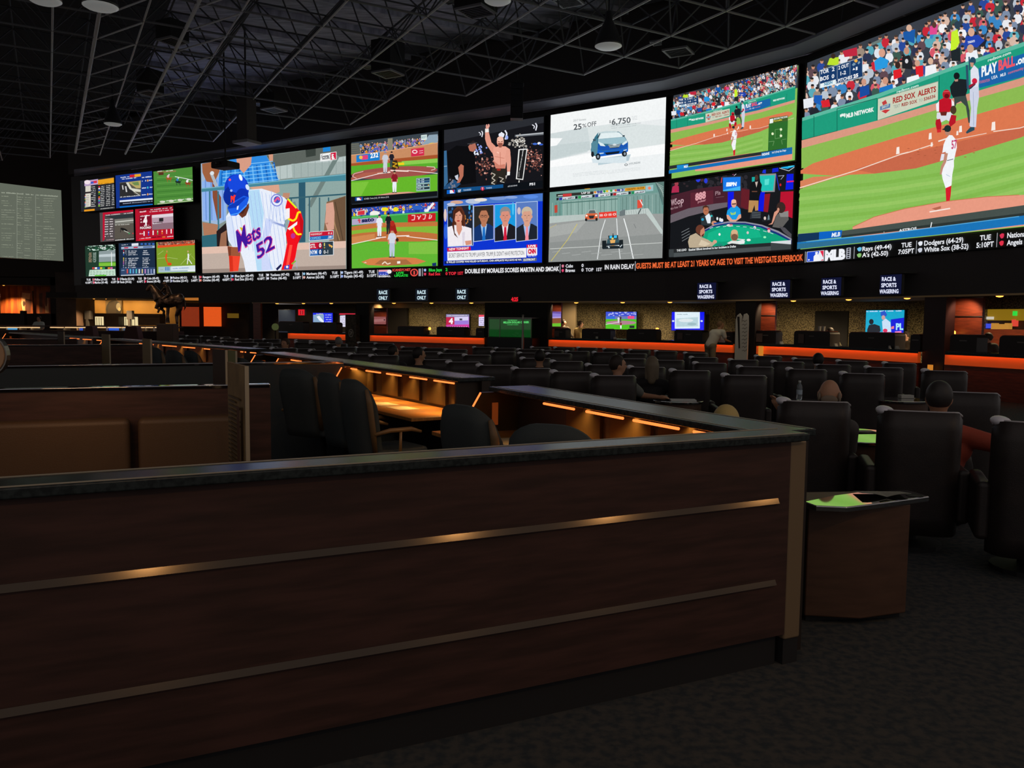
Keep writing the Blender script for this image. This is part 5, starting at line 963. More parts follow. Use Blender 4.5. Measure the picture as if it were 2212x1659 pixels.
# ================================================================ the video wall itself
ZT, ZB, ZM1, ZM0 = 8.54, 3.59, 6.12, 5.96
def seg_at(A, B, px):
    d = ray(px, 700); ex, ey = B[0] - A[0], B[1] - A[1]
    det = d.x * (-ey) + ex * d.y; t = (A[0] * (-ey) + ex * A[1]) / det
    return (d.x * t, d.y * t)
BIG = ((7.83, 22.65), (11.35, 14.72))
led_screen(435, 749, (-14.26, 38.12), (-6.77, 33.72), ZB, ZT, 'large LED screen showing a blue helmeted batter wearing number 52', draw_mets)
c3 = ((-6.46, 33.30), (-2.83, 31.16)); c4 = ((-2.59, 30.95), (1.0, 28.80)); c5 = ((1.23, 28.58), (4.70, 26.18)); c6 = ((4.90, 26.0), (7.66, 22.87))
led_screen(0, 0, *c3, ZM1, ZT, 'LED screen showing a white trousered pitcher and a blue 232 sign', draw_pitt)
led_screen(0, 0, *c3, ZB, ZM0, 'LED screen showing a baseball game with a purple and a red outfield advert', draw_miami)
led_screen(0, 0, *c4, ZM1, ZT, 'LED screen showing a bare chested fighter raising one arm', draw_fight)
led_screen(0, 0, *c4, ZB, ZM0, 'LED screen showing four news speakers side by side on blue', draw_news)
led_screen(0, 0, *c5, ZM1, ZT, 'white LED screen showing a blue car and 25% OFF', draw_carad)
led_screen(0, 0, *c5, ZB, ZM0, 'LED screen showing an open wheel racing car on a grey street', draw_race)
_bigref = Pic(BIG[0], BIG[1], ZB, ZT)


led_screen(0, 0, *c6, 6.02, ZT, 'smaller LED screen repeating the baseball game above the poker picture', lambda q: draw_fenway(q, _bigref, False))
led_screen(0, 0, *c6, ZB, 5.88, 'LED screen showing poker players round a green table', draw_poker)
led_screen(0, 0, *BIG, ZB, ZT, 'largest LED screen showing a pitcher in red socks and a packed ballpark', lambda q: draw_fenway(q))
TL_, TR_ = (-21.86, 42.62), (-14.65, 38.50)
def zat(px, py):
    p = seg_at(TL_, TR_, px); return PD(px, py, p[1]).z
tiles = [(183, 255.6, 391, 458, 183, dr_odds, 'small LED screen with a yellow headed betting table, at the outer top corner'),
         (258.4, 337.2, 379.5, 450, 258.4, dr_track, 'small LED screen with a dark track picture beside blue race figures'),
         (339.6, 423.3, 371, 443, 339.6, dr_turf, 'small LED screen showing racehorses running on green turf'),
         (222.5, 295.2, 459.8, 523, 222.5, dr_red1, 'small LED screen with a red border and a list beside a grey track'),
         (298.6, 380.3, 452.3, 521, 298.6, dr_pocono, 'small red LED screen with a large number 4 over POCONO'),
         (189, 254.5, 532, 597.4, 189, dr_green, 'small dark green LED screen with a grandstand and a results table'),
         (261.6, 339.4, 526, 596, 261.6, dr_list, 'small LED screen with a navy list of runners'),
         (342.2, 425.2, 523.4, 590.8, 342.2, dr_pitch, 'small LED screen showing two players on a yellow green pitch')]
for x0, x1, y0, y1, xr, fn, lab in tiles:
    led_screen(0, 0, seg_at(TL_, TR_, x0), seg_at(TL_, TR_, x1), zat(xr, y1), zat(xr, y0), lab, fn, rim=.03)

# body of the video wall, ticker and cornice
mb = MB(); strip(mb, 163, 2330, 0.14, 3.16, 8.80, 0.5); struct(mb.build('wall_video', M_bezel))
t = thing('ticker_display', 'long LED ticker of scores and times running under all the screens', 'ticker')
mb = MB(); strip(mb, 178, 2330, -0.03, 3.20, 3.53, 0.16); mb.build('housing', mat('led_black', 0x16161a, .6), t)
class Tick(Pic):
    def __init__(s): s.step = .0; s.k = 0; s.vs = []; s.fs = []; s.cs = []; s.gain = 1.0; s.c = None; s.off = -.045
    def put(s, polys, col):
        s.k += 1; col = lin(col)
        for p in polys:
            n = len(s.vs)
            for px, z in p:
                w_, tg = W(px, s.off - s.k * .0001); s.vs.append((w_.x, w_.y, z))
            s.fs.append(tuple(range(n, n + len(p)))); s.cs.append(col)
    def uv(s, x, y): return (x, y)
def tk_text(tk, col, txt, x0, x1, z, h, bold=.0):
    vs, fs, a = text_tris(txt, bold)
    m = [(x0 + (x1 - x0) * u, z + v * h) for u, v in vs]; tk.put([[m[i] for i in f] for f in fs], col)
tk = Tick()
Wt = 0xeef0f6
Z1, Z2, HH = 3.385, 3.235, .105
two = [(187, 201, 'TUE', '4:10PT'), (207, 235, 'Phillies (31-60)', 'Marlins (41-48)'), (242, 254, 'TUE', '4:10PT'), (262, 292, "D'Backs (53-39)", 'Reds (39-52)'), (298, 311, 'TUE', '4:10PT'), (320, 348, 'Cubs (45-45)', 'Braves (45-45)'),
       (355, 368, 'TUE', '4:10PT'), (376, 408, 'Padres (40-51)', 'Rockies (53-41)'), (415, 429, 'TUE', '5:40PT'), (440, 476, 'Rangers (45-49)', 'Orioles (42-49)'), (482, 498, 'TUE', '4:05PT'), (509, 549, 'Blue Jays (42-49)', 'Red Sox (52-41)'),
       (557, 573, 'TUE', '4:10PT'), (585, 626, 'Yankees (47-43)', 'Twins (46-45)'), (634, 651, 'TUE', '5:10PT'), (663, 706, 'Mariners (46-47)', 'Astros (62-30)'), (714, 733, 'TUE', '5:10PT'), (744, 785, 'Tigers (41-49)', 'Royals (45-45)'), (793, 813, 'TUE', '5:15PT'),
       (1220, 1240, 'Cubs', 'Braves'), (1856, 1918, 'Rays (49-44)', "A's (42-50)"), (1933, 1967, 'TUE', '7:05PT'), (1988, 2083, 'Dodgers (64-29)', 'White Sox (38-52)'), (2100, 2137, 'TUE', '5:10PT'), (2165, 2235, 'Nationals (55-', 'Angels (46-49')]
for x0, x1, a, b in two:
    la, lb = text_tris(a)[2], text_tris(b)[2]; M = max(la, lb)
    if a == 'TUE': xm = (x0 + x1) / 2; w_ = (x1 - x0) * la / lb / 2; tk_text(tk, Wt, a, xm - w_, xm + w_, Z1, HH, .02)
    else: tk_text(tk, Wt, a, x0, x0 + (x1 - x0) * la / M, Z1, HH, .02)
    tk_text(tk, Wt, b, x0, x0 + (x1 - x0) * lb / M, Z2, HH, .02)
for i, x in enumerate((205, 258, 316, 372.5, 435, 504, 580, 658, 739.5, 918, 1214, 1850, 1980, 2154)):
    cols = ((0xd02848, 0xe04060), (0xc02840, 0xd0d0d8), (0xe0c0d0, 0xd03050), (0xd8d8e8, 0xa8a8c8), (0xe05868, 0xf09080), (0x9ab8f0, 0xe04060), (0xe8e8f0, 0xe0e0f0), (0x90c0e0, 0xe0b0a8), (0xb0c8f0, 0x9ab0f0), (0xa8c0f8, 0xe04060), (0xe08098, 0xe04870), (0x6ac0e8, 0x8ac070), (0xe8ecf4, 0xc8ccd8), (0xd83050, 0xe03048))[i]
    k = 1 + (x > 1800) * .9
    for c, z in zip(cols, (Z1 + HH / 2, Z2 + HH / 2)):
        n = 7; tk.put([[(x + 3.2 * k * cos(2 * pi * j / n) * (1 if j % 2 else .7), z + .055 * sin(2 * pi * j / n)) for j in range(n)]], c)
for x in (203, 256, 313.5, 370, 431.5, 500, 576, 654, 736, 815, 912, 1207.5, 1369, 1733.5, 1838, 1971, 2143): tk.put([[(x, 3.215), (x + 1.0, 3.215), (x + 1.0, 3.51), (x, 3.51)]], 0xc8ccd4)
tk_text(tk, 0xe8e8f0, '0', 1254, 1258.5, Z1, HH, .02); tk_text(tk, 0xe8e8f0, '0', 1254, 1258.5, Z2, HH, .02); tk_text(tk, 0xe8e8f0, 'TOP  1ST', 1263, 1298, Z2, HH, .02)
tk_text(tk, 0xf0f0f4, 'DOUBLE BY MORALES SCORES MARTIN AND SMOAK', 1004, 1206, 3.28, .15, .03)
tk_text(tk, 0xf0f0f4, 'IN RAIN DELAY', 1304, 1367, 3.28, .15, .02)
tk_text(tk, 0xf06a38, 'GUESTS MUST BE AT LEAST 21 YEARS OF AGE TO VISIT THE WESTGATE SUPERBOOK', 1371, 1729, 3.28, .165, .03)
tk_text(tk, 0x30d848, 'Blue Jays', 926, 954, Z1, HH, .03); tk_text(tk, 0x30d848, '2', 962, 966, Z1, HH, .03); tk_text(tk, 0xf03040, 'Red Sox', 926, 951, Z2, HH, .03); tk_text(tk, 0xf03040, '0 TOP 1ST', 962, 1000, Z2, HH, .03)
tk.put([[(818, 3.29), (839, 3.29), (839, 3.5), (818, 3.5)]], 0x8a9ae0); tk.put([[(818, 3.43), (839, 3.43), (839, 3.5), (818, 3.5)]], 0xe8a0b0); tk_text(tk, 0x2838b0, 'FPN', 819, 838, 3.31, .1, .06); tk_text(tk, 0xe8e8f0, 'BASEBALL', 818, 844, 3.215, .06, .04)
tk.put([[(841 + 5 * cos(2 * pi * j / 12), 3.42 + .08 * sin(2 * pi * j / 12)) for j in range(12)]], 0xf0ecec)
tk_text(tk, 0xf05048, 'ICANDY.NET', 848, 887, 3.43, .09, .03); tk_text(tk, 0x28d040, 'LIVE', 856, 872, 3.32, .08, .04); tk_text(tk, 0x28d040, 'UPDATE', 852, 881, 3.215, .08, .04)
def ring(cx, z, r, rz, c): tk.put([[(cx + r * cos(2 * pi * j / 18), z + rz * sin(2 * pi * j / 18)) for j in range(18)]], c)
ring(894.5, 3.36, 8.5, .145, 0xf05048); ring(894.5, 3.36, 6.2, .105, 0x2a1416); tk.put([[(893.2, 3.28), (896, 3.28), (896, 3.42), (893.2, 3.42)]], 0xf05048); tk.put([[(904, 3.22), (909, 3.22), (909, 3.5), (904, 3.5)]], 0x9a9aa4)
# league mark
tk.put([[(1737, 3.225), (1774, 3.225), (1774, 3.5), (1737, 3.5)]], 0xe8ecf4); tk.put([[(1738, 3.235), (1757, 3.235), (1764, 3.49), (1738, 3.49)]], 0x1c48d0); tk.put([[(1765, 3.49), (1773, 3.3), (1773, 3.49)]], 0xe02848); tk.put([[(1766, 3.235), (1773, 3.235), (1773, 3.27)]], 0xe02848)
tk.put([[(1752, 3.235), (1768, 3.235), (1765, 3.32), (1762, 3.4), (1757, 3.43), (1752, 3.36)]], 0xf4f4f8); ring(1758, 3.445, 3.2, .03, 0xf4f4f8); ring(1742, 3.28, 1.8, .02, 0xf4f4f8)
tk_text(tk, 0xf0f2f8, 'MLB', 1776, 1820, 3.235, .235, .07)
tk.put([[(1822, 3.225), (1831, 3.225), (1831, 3.5), (1822, 3.5)]], 0xb8bcc8)
for j in range(5): tk.put([[(1824, 3.24 + j * .052), (1829, 3.24 + j * .052), (1829, 3.275 + j * .052), (1824, 3.275 + j * .052)]], 0x1c1c22)
tk.build('lettering', t, PIXN)
mb = MB()      # sloping cornice over the screens
def soffit(mb, a, b, s0, z0, s1, z1, t=.08):
    n = 0; A_ = offset_line(VW, s0); B_ = offset_line(VW, s1); pts = []
    ks = [i for i, p in enumerate(VW) if atan2(W(a)[0].x, W(a)[0].y) < atan2(*p) < atan2(W(b)[0].x, W(b)[0].y)]
    L0 = [W(a, s0)[0]] + [Vector(A_[i]) for i in ks] + [W(b, s0)[0]]; L1 = [W(a, s1)[0]] + [Vector(B_[i]) for i in ks] + [W(b, s1)[0]]
    for p, q, r, s_ in zip(L0, L0[1:], L1[1:], L1):
        mb.hexa([(s_.x, s_.y, z1), (r.x, r.y, z1), (q.x, q.y, z0), (p.x, p.y, z0)], [(s_.x, s_.y, z1 + t), (r.x, r.y, z1 + t), (q.x, q.y, z1 + t), (p.x, p.y, z1 + t)])
soffit(mb, 170, 2330, -.05, 8.76, -.42, 8.93); struct(mb.build('trim_1', M_cove))
mb = MB(); strip(mb, 158, 2330, 0.3, 8.98, 11.6, 0.3); struct(mb.build('wall_above_screens', M_fascia))

# ================================================================ the room
def boxpx(mb, x0, y0, x1, y1, Y, d=.2):
    """a box whose front face stands at distance Y where columns x0..x1 and rows y0..y1 of the photograph meet it"""
    a = PD(x0, (y0 + y1) / 2, Y); b = PD(x1, (y0 + y1) / 2, Y); xm = (x0 + x1) / 2
    return mb.box(a.x, Y, PD(xm, y1, Y).z, b.x, Y + d, PD(xm, y0, Y).z)
mb = MB(); mb.box(-46, -8, -.1, 18, 58, 0); struct(mb.build('floor', M_carpet))
M_deck = mat('ceiling_deck', 0xd0d2e6, 0.8, noise=(1.4, 0x9ea0b8, .35, .65), stretch=(1, 6, 1))
mb = MB(); mb.box(-48, 4, 11.6, 18, 62, 11.8); struct(mb.build('ceiling', M_deck))
AU = Vector((-.491, .871, 0)); AV = Vector((.871, .491, 0))
def G(u, v, z): p = AU * u + AV * v; return (p.x, p.y, z)
mb = MB(); mb.prism([G(4, -24, 0)[:2], G(4, 3.6, 0)[:2], G(62, 3.6, 0)[:2], G(62, -24, 0)[:2]], 11.3, 11.4); struct(mb.build('ceiling_darkening_slab', mat('black_ceiling', 0x2a2a2c, .9)))  # black slab added below the deck to darken this side
mb = MB()
for k in range(9, 62): 
    if k % 2 == 0: mb.add([G(k, -14, 11.6), G(k, 26, 11.6), G(k + .35, 26, 11.6), G(k + .35, -14, 11.6), G(k, -14, 11.42), G(k, 26, 11.42), G(k + .35, 26, 11.42), G(k + .35, -14, 11.42)], [(4, 5, 6, 7), (0, 1, 5, 4), (1, 2, 6, 5), (2, 3, 7, 6), (3, 0, 4, 7)])
struct(mb.build('ceiling_rib', M_deck))

# space frame under the ceiling
sf = thing('space_frame', 'grey steel space frame of crossing tubes hanging under the dark ceiling', 'roof truss')
ENDS = {20.33: 11.2, 18.33: 15.2, 16.33: 19.2, 14.33: 21.2, 12.33: 25.2, 10.33: 31.2, 8.33: 33.2, 6.33: 37.2, 4.33: 41.2, 2.33: 43.2, .33: 45.2, -1.67: 47.2, -3.67: 49.2}
ZL, ZU, U0 = 9.0, 10.35, 9.2
vs_ = sorted(ENDS)
for v in vs_:
    MB().tube([G(U0, v, ZL), G(ENDS[v], v, ZL)], .026, 6).build('lower_chord', M_truss, sf)
nodes = {}
for v in vs_:
    u = U0
    while u <= ENDS[v] + .01: nodes[(round(u, 1), v)] = 1; u += 2
us_ = sorted({u for u, v in nodes})
for u in us_:
    vv = [v for v in vs_ if (u, v) in nodes]
    if len(vv) > 1: MB().tube([G(u, min(vv), ZL), G(u, max(vv), ZL)], .028, 6).build('cross_chord', M_truss2, sf)
for v in vs_[:-1]: MB().tube([G(U0 - 1, v + 1, ZU), G(ENDS[v] - 1, v + 1, ZU)], .03, 5).build('upper_chord', M_trussd, sf)
for u in us_[:-1]:
    vv = [v for v in vs_ if (u, v) in nodes]
    if len(vv) > 1: MB().tube([G(u + 1, min(vv) + 1, ZU), G(u + 1, max(vv) - 1, ZU)], .026, 5).build('upper_cross_chord', M_trussd, sf)
webs = []
for (u, v) in nodes:
    for du in (-1, 1):
        for dv in (-1, 1):
            if v + dv > vs_[0] and v + dv < vs_[-1] and (u + du) < ENDS[v] + .5: webs.append((G(u, v, ZL), G(u + du, v + dv, ZU)))
webs.sort(key=lambda w_: abs(w_[0][1] - 26) + abs(w_[0][0] + 3) * .6)
for a, b in webs[:96]: MB().tube([a, b], .022, 5).build('web_strut', M_trussd, sf)
mb = MB()
for a, b in webs[96:]: mb.tube([a, b], .022, 4)
tag(mb.build('web_strut', M_trussd, sf), kind='stuff')
for v in (3.33, 1.33):      # lattice lines with slanting rungs on the statue side
    e = ENDS[4.33 if v > 2 else 2.33] + (1 if v > 2 else 0)
    MB().tube([G(12, v, ZL), G(e, v, ZL)], .05, 6).build('lattice_chord', M_truss, sf)
    u = 14.0
    while u < e: MB().tube([G(u, v, ZL), G(u - 2.1, v + .97, ZL - .02)], .024, 5).build('rung', M_truss, sf); u += 1.9
# ceiling air diffusers, each a hanging box with a framed grille
M_grille = mat('grille_grey', 0x85868c, .5)
def diffuser(px, py, wpx, z, lab, up=.55, rz=-.51):
    p = P(px, py, z); D_ = p.y; w_ = wpx * D_ / FPX / 2
    t = thing('air_diffuser', lab, 'air vent', p, rz, 'air vents under the ceiling')
    MB().box(-w_, -w_, .05, w_, w_, up).build('duct_box', M_black, t)
    m = MB(); e = w_ * .16
    for a in ((-w_, -w_, w_, -w_ + e), (-w_, w_ - e, w_, w_), (-w_, -w_ + e, -w_ + e, w_ - e), (w_ - e, -w_ + e, w_, w_ - e)): m.box(a[0], a[1], 0, a[2], a[3], .05)
    m.build('frame', M_grille, t)
    m = MB(); n = 7
    for i in range(n): y = -w_ + e + (2 * (w_ - e)) * (i + .5) / n; m.box(-w_ + e, y - .012, .012, w_ - e, y + .012, .03)
    m.build('grille', M_bezel, t)
for a in ((1028, 27, 66, 9.3, 'largest square air vent beside the pendant lamp at the top edge'), (838, 161, 50, 9.2, 'square air vent above the baseball screen with the 232 sign', 1.0), (1465, 114, 54, 9.2, 'square air vent above the white car screen'), (592, 239, 40, 9.0, 'square air vent just in front of the hanging box loudspeaker'),
          (373, 91, 46, 9.4, 'square air vent on a dark box above the batter screen'), (325, 203, 38, 9.5, 'square air vent over the smallest screens', .8), (795, 146, 24, 9.6, 'small square air vent beside the one above the 232 screen', .25), (1420, 94, 26, 9.6, 'small square air vent behind the bell shaped lamp', .25), (558, 226, 22, 9.4, 'small square air vent beside the hanging box loudspeaker', .25), (972, 4, 28, 9.6, 'small square air vent cut by the top edge', .25), (1228, 6, 52, 10.2, 'round cornered dark ceiling vent cut by the top edge', .2)):
    diffuser(*a)
# bell shaped pendant lamps
M_bell = mat('lamp_black', 0x26262a, .4); M_lens = mat('lamp_lens', 0xc8c8c4, .4, emit=0xb0b2b0, es=.25)
def pendant(px, py, z, lab, r=.3, drop=1.2):
    p = P(px, py, z); t = thing('pendant_lamp', lab, 'lamp', p, 0, 'bell shaped ceiling lamps')
    MB().lathe([(r, 0), (r * .98, .05), (r * .9, .16), (r * .62, .4), (r * .36, .56), (r * .28, .62), (r * .26, .8), (r * .1, .84)], n=20).build('shade', M_bell, t, smooth=True)
    MB().lathe([(r * .3, -.05), (r * .8, -.035), (r * .99, 0), (r * .97, .03)], n=20).build('lens', M_lens, t, smooth=True)
    MB().tube([(0, 0, .82), (0, 0, drop + .9)], .02, 6).build('rod', M_bell, t)
pendant(1314, 100, 8.2, 'bell shaped pendant lamp above the white car screen', .33)
pendant(217, 14, 7.4, 'pendant lamp with a pale rim beside the first slanting girder, larger of two', .32, 2)
pendant(244, 268, 8.2, 'small pendant lamp above the smallest screens', .29)
pendant(1075, 2, 8.4, 'pendant lamp beside the largest square air vent', .29)
pendant(97, 1, 7.2, 'pendant lamp cut by the top edge over the odds board', .28, 2)
# loudspeakers and projector
p = P(1116, 262, 8.0); t = thing('line_array_speaker', 'curved black line array loudspeaker hanging before the fighter screen', 'loudspeaker', (p.x, p.y, 0))
for i in range(6):
    zz = 8.0 + i * .2; yy = -.12 + .035 * (5 - i) ** 1.35 * -1 + .2
    MB().hexa([(-.2, yy - .2, zz), (.2, yy - .2, zz), (.2, yy + .25, zz + .02), (-.2, yy + .25, zz + .02)], [(-.2, yy - .16, zz + .19), (.2, yy - .16, zz + .19), (.2, yy + .25, zz + .19), (-.2, yy + .25, zz + .19)]).build('speaker_box', M_bezel, t, bevel=.01)
MB().box(-.22, -.05, 9.2, .22, .4, 9.35).build('hanging_frame', M_black, t); MB().tube([(0, .2, 9.35), (0, .2, 11.4)], .03, 6).build('rod', M_black, t)
p = P(532, 308, 7.55); t = thing('hanging_speaker', 'tall black box loudspeaker hanging over the batter screen', 'loudspeaker', (p.x, p.y, 0), -.5)
MB().box(-.24, -.2, 7.6, .24, .25, 9.0).build('cabinet', M_fascia, t, bevel=.02); MB().box(-.36, -.3, 7.5, .36, .35, 7.6).build('grille', M_grille, t, bevel=.02); MB().tube([(0, 0, 9), (0, 0, 11.4)], .03, 6).build('rod', M_black, t)
p = P(487, 357, 6.9); t = thing('projector', 'black ceiling projector hanging before the blue helmeted batter screen', 'projector', (p.x, p.y, 6.78), -.5)
MB().box(-.4, -.3, 0, .4, .3, .22).build('body', M_black, t, bevel=.04); MB().lathe([(.09, 0), (.1, .05), (.08, .08)], (0, -.32, .1), 14).build('lens_barrel', M_bezel, t); MB().tube([(0, 0, .2), (0, 0, 4.5)], .03, 6).build('mount_pole', M_black, t)
# odds board on the statue side
a = PD(-6, 400, 37.5); b = PD(132, 417, 39.6)
t = thing('odds_board', 'grey green odds board with columns of small writing', 'board')
d = Vector((b.x - a.x, b.y - a.y)).normalized(); n = Vector((d.y, -d.x)); z1 = 7.5; z0 = 4.17
mb = MB(); mb.prism([(a.x, a.y), (b.x, b.y), (b.x - n.x * .3, b.y - n.y * .3), (a.x - n.x * .3, a.y - n.y * .3)], z0, z1); mb.build('panel', M_bezel, t)
q = Pic((a.x, a.y), (b.x, b.y), z0, z1); q.crop(0, 0, 1); q.bg(0x62685c)
rnd = random.Random(3)
for c_, (x0, x1) in enumerate(((3, 35), (37, 50), (52, 72), (78, 92), (93, 124))):
    q.scrib(0x9aa090, x0, 417 + x0 * .07, x1, 417 + x1 * .07, 3, c_)
    for j in range(27):
        y = 424 + j * 5.0 + x0 * .06
        if rnd.random() < .8: q.scrib(rnd.choice((0x8c9280, 0x7c8470, 0x9aa08c)), x0, y, x0 + (x1 - x0) * rnd.uniform(.4, 1), y + .8, 1.5, j * 9 + c_)
q.l(0x8c9284, .8, 36, 416, 36, 560); q.l(0x8c9284, .8, 76, 420, 76, 562)
q.build('writing', t, PIXN)

# ---------------------------------------------------------------- far side of the room below the smallest screens
M_brown = mat('brown_wall', 0x4b3a30, .7, noise=(2, 0x3c2e26, .3, .7)); M_tan = mat('tan_wall', 0xb0843c, .7, noise=(1.2, 0x9a7030, .3, .7)); M_drape = mat('orange_drape', 0xc86a1c, .7, noise=(1.5, 0x8c3c12, .4, .6), stretch=(4, 1, .3))
YB = 46.0
zz = lambda py, Y=YB: PD(100, py, Y).z
mb = MB(); mb.box(-46, YB, zz(600), -21.2, YB + .3, 11.6); boxpx(mb, -400, 590, -5, 800, YB, .3); boxpx(mb, 110, 600, 121, 720, YB, .3); boxpx(mb, -10, 677, 121, 760, YB, .3); struct(mb.build('wall_back_statue_side', mat('dark_brown_wall', 0x2c211d, .8)))
mb = MB(); boxpx(mb, 121, 588, 164, 720, YB - 1.2, 2.0); struct(mb.build('wall_pier', M_brown))
mb = MB(); boxpx(mb, -10, 610, 121, 690, YB + 1.6, .2); struct(mb.build('wall_alcove', M_drape))
mb = MB(); boxpx(mb, 60, 600, 545, 770, YB + 3.0, .2); struct(mb.build('wall_bar_back', M_tan))
mb = MB(); boxpx(mb, -10, 598, 121, 616, YB, 2.0); mb.box(-24.5, YB - 2.6, 2.5, -9.8, YB + 3.2, 2.8); struct(mb.build('ceiling_alcove', mat('dark_soffit', 0x2a2320, .8)))
def downlight(p, lab, r=.06, e=3, col=(1, .62, .28), grp='downlights over the counters', spot=True):
    t = thing('downlight', lab, 'lamp', p, 0, grp)
    MB().lathe([(r * 1.4, .0), (r * 1.4, .03), (r, .035)], n=10).build('ring', M_steel, t)
    MB().lathe([(r * .2, -.03), (r * .8, -.02), (r, .0)], n=10).build('bulb', M_amber, t)
    if spot: lamp('downlight_beam', 'SPOT', (0, 0, -.06), e, col, .05, None, 120, parent=t)
for i, x in enumerate((8, 41)): downlight(PD(x, 613 if i else 616, YB + .6) + Vector((0, 0, .0)), ('first', 'second')[i] + ' warm ceiling spot in the orange draped alcove', e=700)
for i, x in enumerate((203, 229, 252, 298, 328)): downlight(PD(x, 645, YB - 1.2), ORD[i] + ' warm spot in the soffit over the bar, counted from the brown pier', e=700)
for x in (190, 235, 280, 325): q_ = PD(x, 648, YB + 2.0); lamp('added_wall_light', 'SPOT', (q_.x, q_.y, 2.45), 70, (1, .66, .3), .06, (q_.x, YB + 3, 1.2), 140)  # extra lamps without fixtures, added to brighten the tan wall
# picture shapes on the drapes and the bar wall
def wall_art(name, lab, x0, y0, x1, y1, Y, shapes, bgc, cat='picture', m=None):
    t = thing(name, lab, cat); a = PD(x0, y0, Y); b = PD(x1, y0, Y)
    MB().box(a.x, Y, PD(x0, y1, Y).z, b.x, Y + .05, PD(x0, y0, Y).z).build('board', M_bezel, t)
    q = Pic((a.x, Y), (b.x, Y), PD(x0, y1, Y).z, PD(x0, y0, Y).z); q.crop(0, 0, 1)
    if bgc is not None: q.bg(bgc)
    shapes(q); q.build('artwork', t, m or PAINT)
    return t
PAINT = bpy.data.materials.new('painted_colours'); PAINT.use_nodes = True
_a = PAINT.node_tree.nodes.new('ShaderNodeVertexColor'); _a.layer_name = 'pixels'
PAINT.node_tree.links.new(_a.outputs['Color'], PAINT.node_tree.nodes['Principled BSDF'].inputs['Base Color']); PAINT.node_tree.nodes['Principled BSDF'].inputs['Roughness'].default_value = .6
def sh1(q):
    q.p(0xe0a070, 48, 632, 66, 634, 62, 660, 56, 676, 50, 676, 46, 655); q.p(0x5a2c18, 54, 645, 68, 648, 66, 676, 55, 676); q.p(0xe8b080, 50, 640, 56, 634, 54, 658, 48, 670); q.e(0x401c10, 52, 656, 2.5, 6)
wall_art('mural', 'framed mural with a pale figure on orange drapes', 44, 628, 70, 678, YB + 1.5, sh1, 0x9c4a18)
wall_art('mural', 'narrow mural with a dark figure at the pier end of the orange drapes', 84, 628, 108, 678, YB + 1.5, lambda q: (q.p(0x5a2c18, 85, 635, 92, 632, 92, 676, 85, 676), q.p(0xe0a878, 97, 650, 104, 640, 106, 676, 98, 676), q.e(0x6a3418, 100, 650, 3, 12)), 0x8c3c14)
wall_art('mural', 'dark arched picture on the tan wall over the bar', 228, 646, 263, 677, YB + 2.9, lambda q: (q.e(0x2c2418, 246, 668, 17, 20), q.e(0x8c8470, 256, 662, 5, 8), q.e(0xb8a880, 258, 668, 3, 4), q.p(0x3c3020, 232, 677, 236, 655, 250, 650, 252, 677)), 0x6a5226)
# back bar with lit shelves
bb = thing('back_bar', 'long back bar with three lit white shelf niches', 'cabinet')
m = MB(); boxpx(m, 125, 677, 345, 684, YB + 1.2, .8); boxpx(m, 125, 703, 345, 765, YB + 1.2, .8)
for a, b in ((125, 131), (161, 192), (224, 256), (298, 345)): boxpx(m, a, 684, b, 703, YB + 1.2, .8)
m.build('cabinet_body', M_brown, bb)
for a, b in ((131, 161), (192, 224), (256, 298)):
    m = MB(); boxpx(m, a, 684, b, 703, YB + 1.9, .05); m.build('lit_niche', mat('lit_niche', 0xd8c8a0, .6, emit=0xf0dca8, es=.9), bb)
    m = MB()
    for k in range(6): boxpx(m, a + 2 + (b - a - 3) * k / 6, 686, a + 2.7 + (b - a - 3) * k / 6, 703, YB + 1.8, .04)
    m.build('shelf_upright', M_white, bb)
for i, (x, w_) in enumerate(((182, 13), (273, 12), (43, 9))):
    t = thing('monitor', ('dark monitor back standing at the bar before the tan wall', 'dark monitor back beside the arched picture', 'dark box standing below the mural with the pale figure')[i], 'monitor'); m = MB(); boxpx(m, x, 671, x + w_, 690 if i < 2 else 703, YB - .6, .3); m.build('case', M_black, t, bevel=.02); m = MB(); boxpx(m, x + w_ * .3, 689 if i < 2 else 702, x + w_ * .7, 748, YB - .6, .15); m.build('stand', M_black, t)
# orange glowing panels, sign
for i, (a, b, y0, y1) in enumerate(((392, 428, 663, 705), (440, 476, 663, 705))):
    t = thing('glowing_panel', 'orange backlit stone panel, ' + ('nearer the horse statue' if i == 0 else 'brighter, further from the horse statue'), 'panel')
    m = MB(); boxpx(m, a, y0, b, y1, YB - 4, .15); m.build('stone_face', mat('amber_stone%d' % i, 0x7a2c14, .5, emit=(0xa83c1c, 0xe8581c)[i], es=(.55, .9)[i], noise=(3, 0x501c0c, .4, .6)), t)
    m = MB(); boxpx(m, a - 2, y0 - 2, b + 2, y0, YB - 4.05, .2); boxpx(m, a - 2, y1, b + 2, y1 + 2, YB - 4.05, .2); m.build('frame', M_brown, t)
mb = MB(); boxpx(mb, 388, 655, 545, 770, YB - 3.8, .3); struct(mb.build('wall_glow', mat('dark_stone', 0x2b211c, .8, noise=(2, 0x3a2c24, .4, .6))))
mb = MB(); boxpx(mb, 399, 642, 475, 649, YB - 4, .3); tag(mb.build('light_cove', mat('lit_cove', 0x6a4020, .6, emit=0xc87830, es=.7)), 'thin orange lit cove above the two glowing stone panels', 'lamp')
mb = MB(); boxpx(mb, 491, 677, 515, 687, YB - 4.2, .06); tag(mb.build('wall_sign', mat('ochre_sign', 0x8a6a20, .6, emit=0x7a5c18, es=.5)), 'small plain ochre sign on the dark wall past the glowing panels', 'sign')
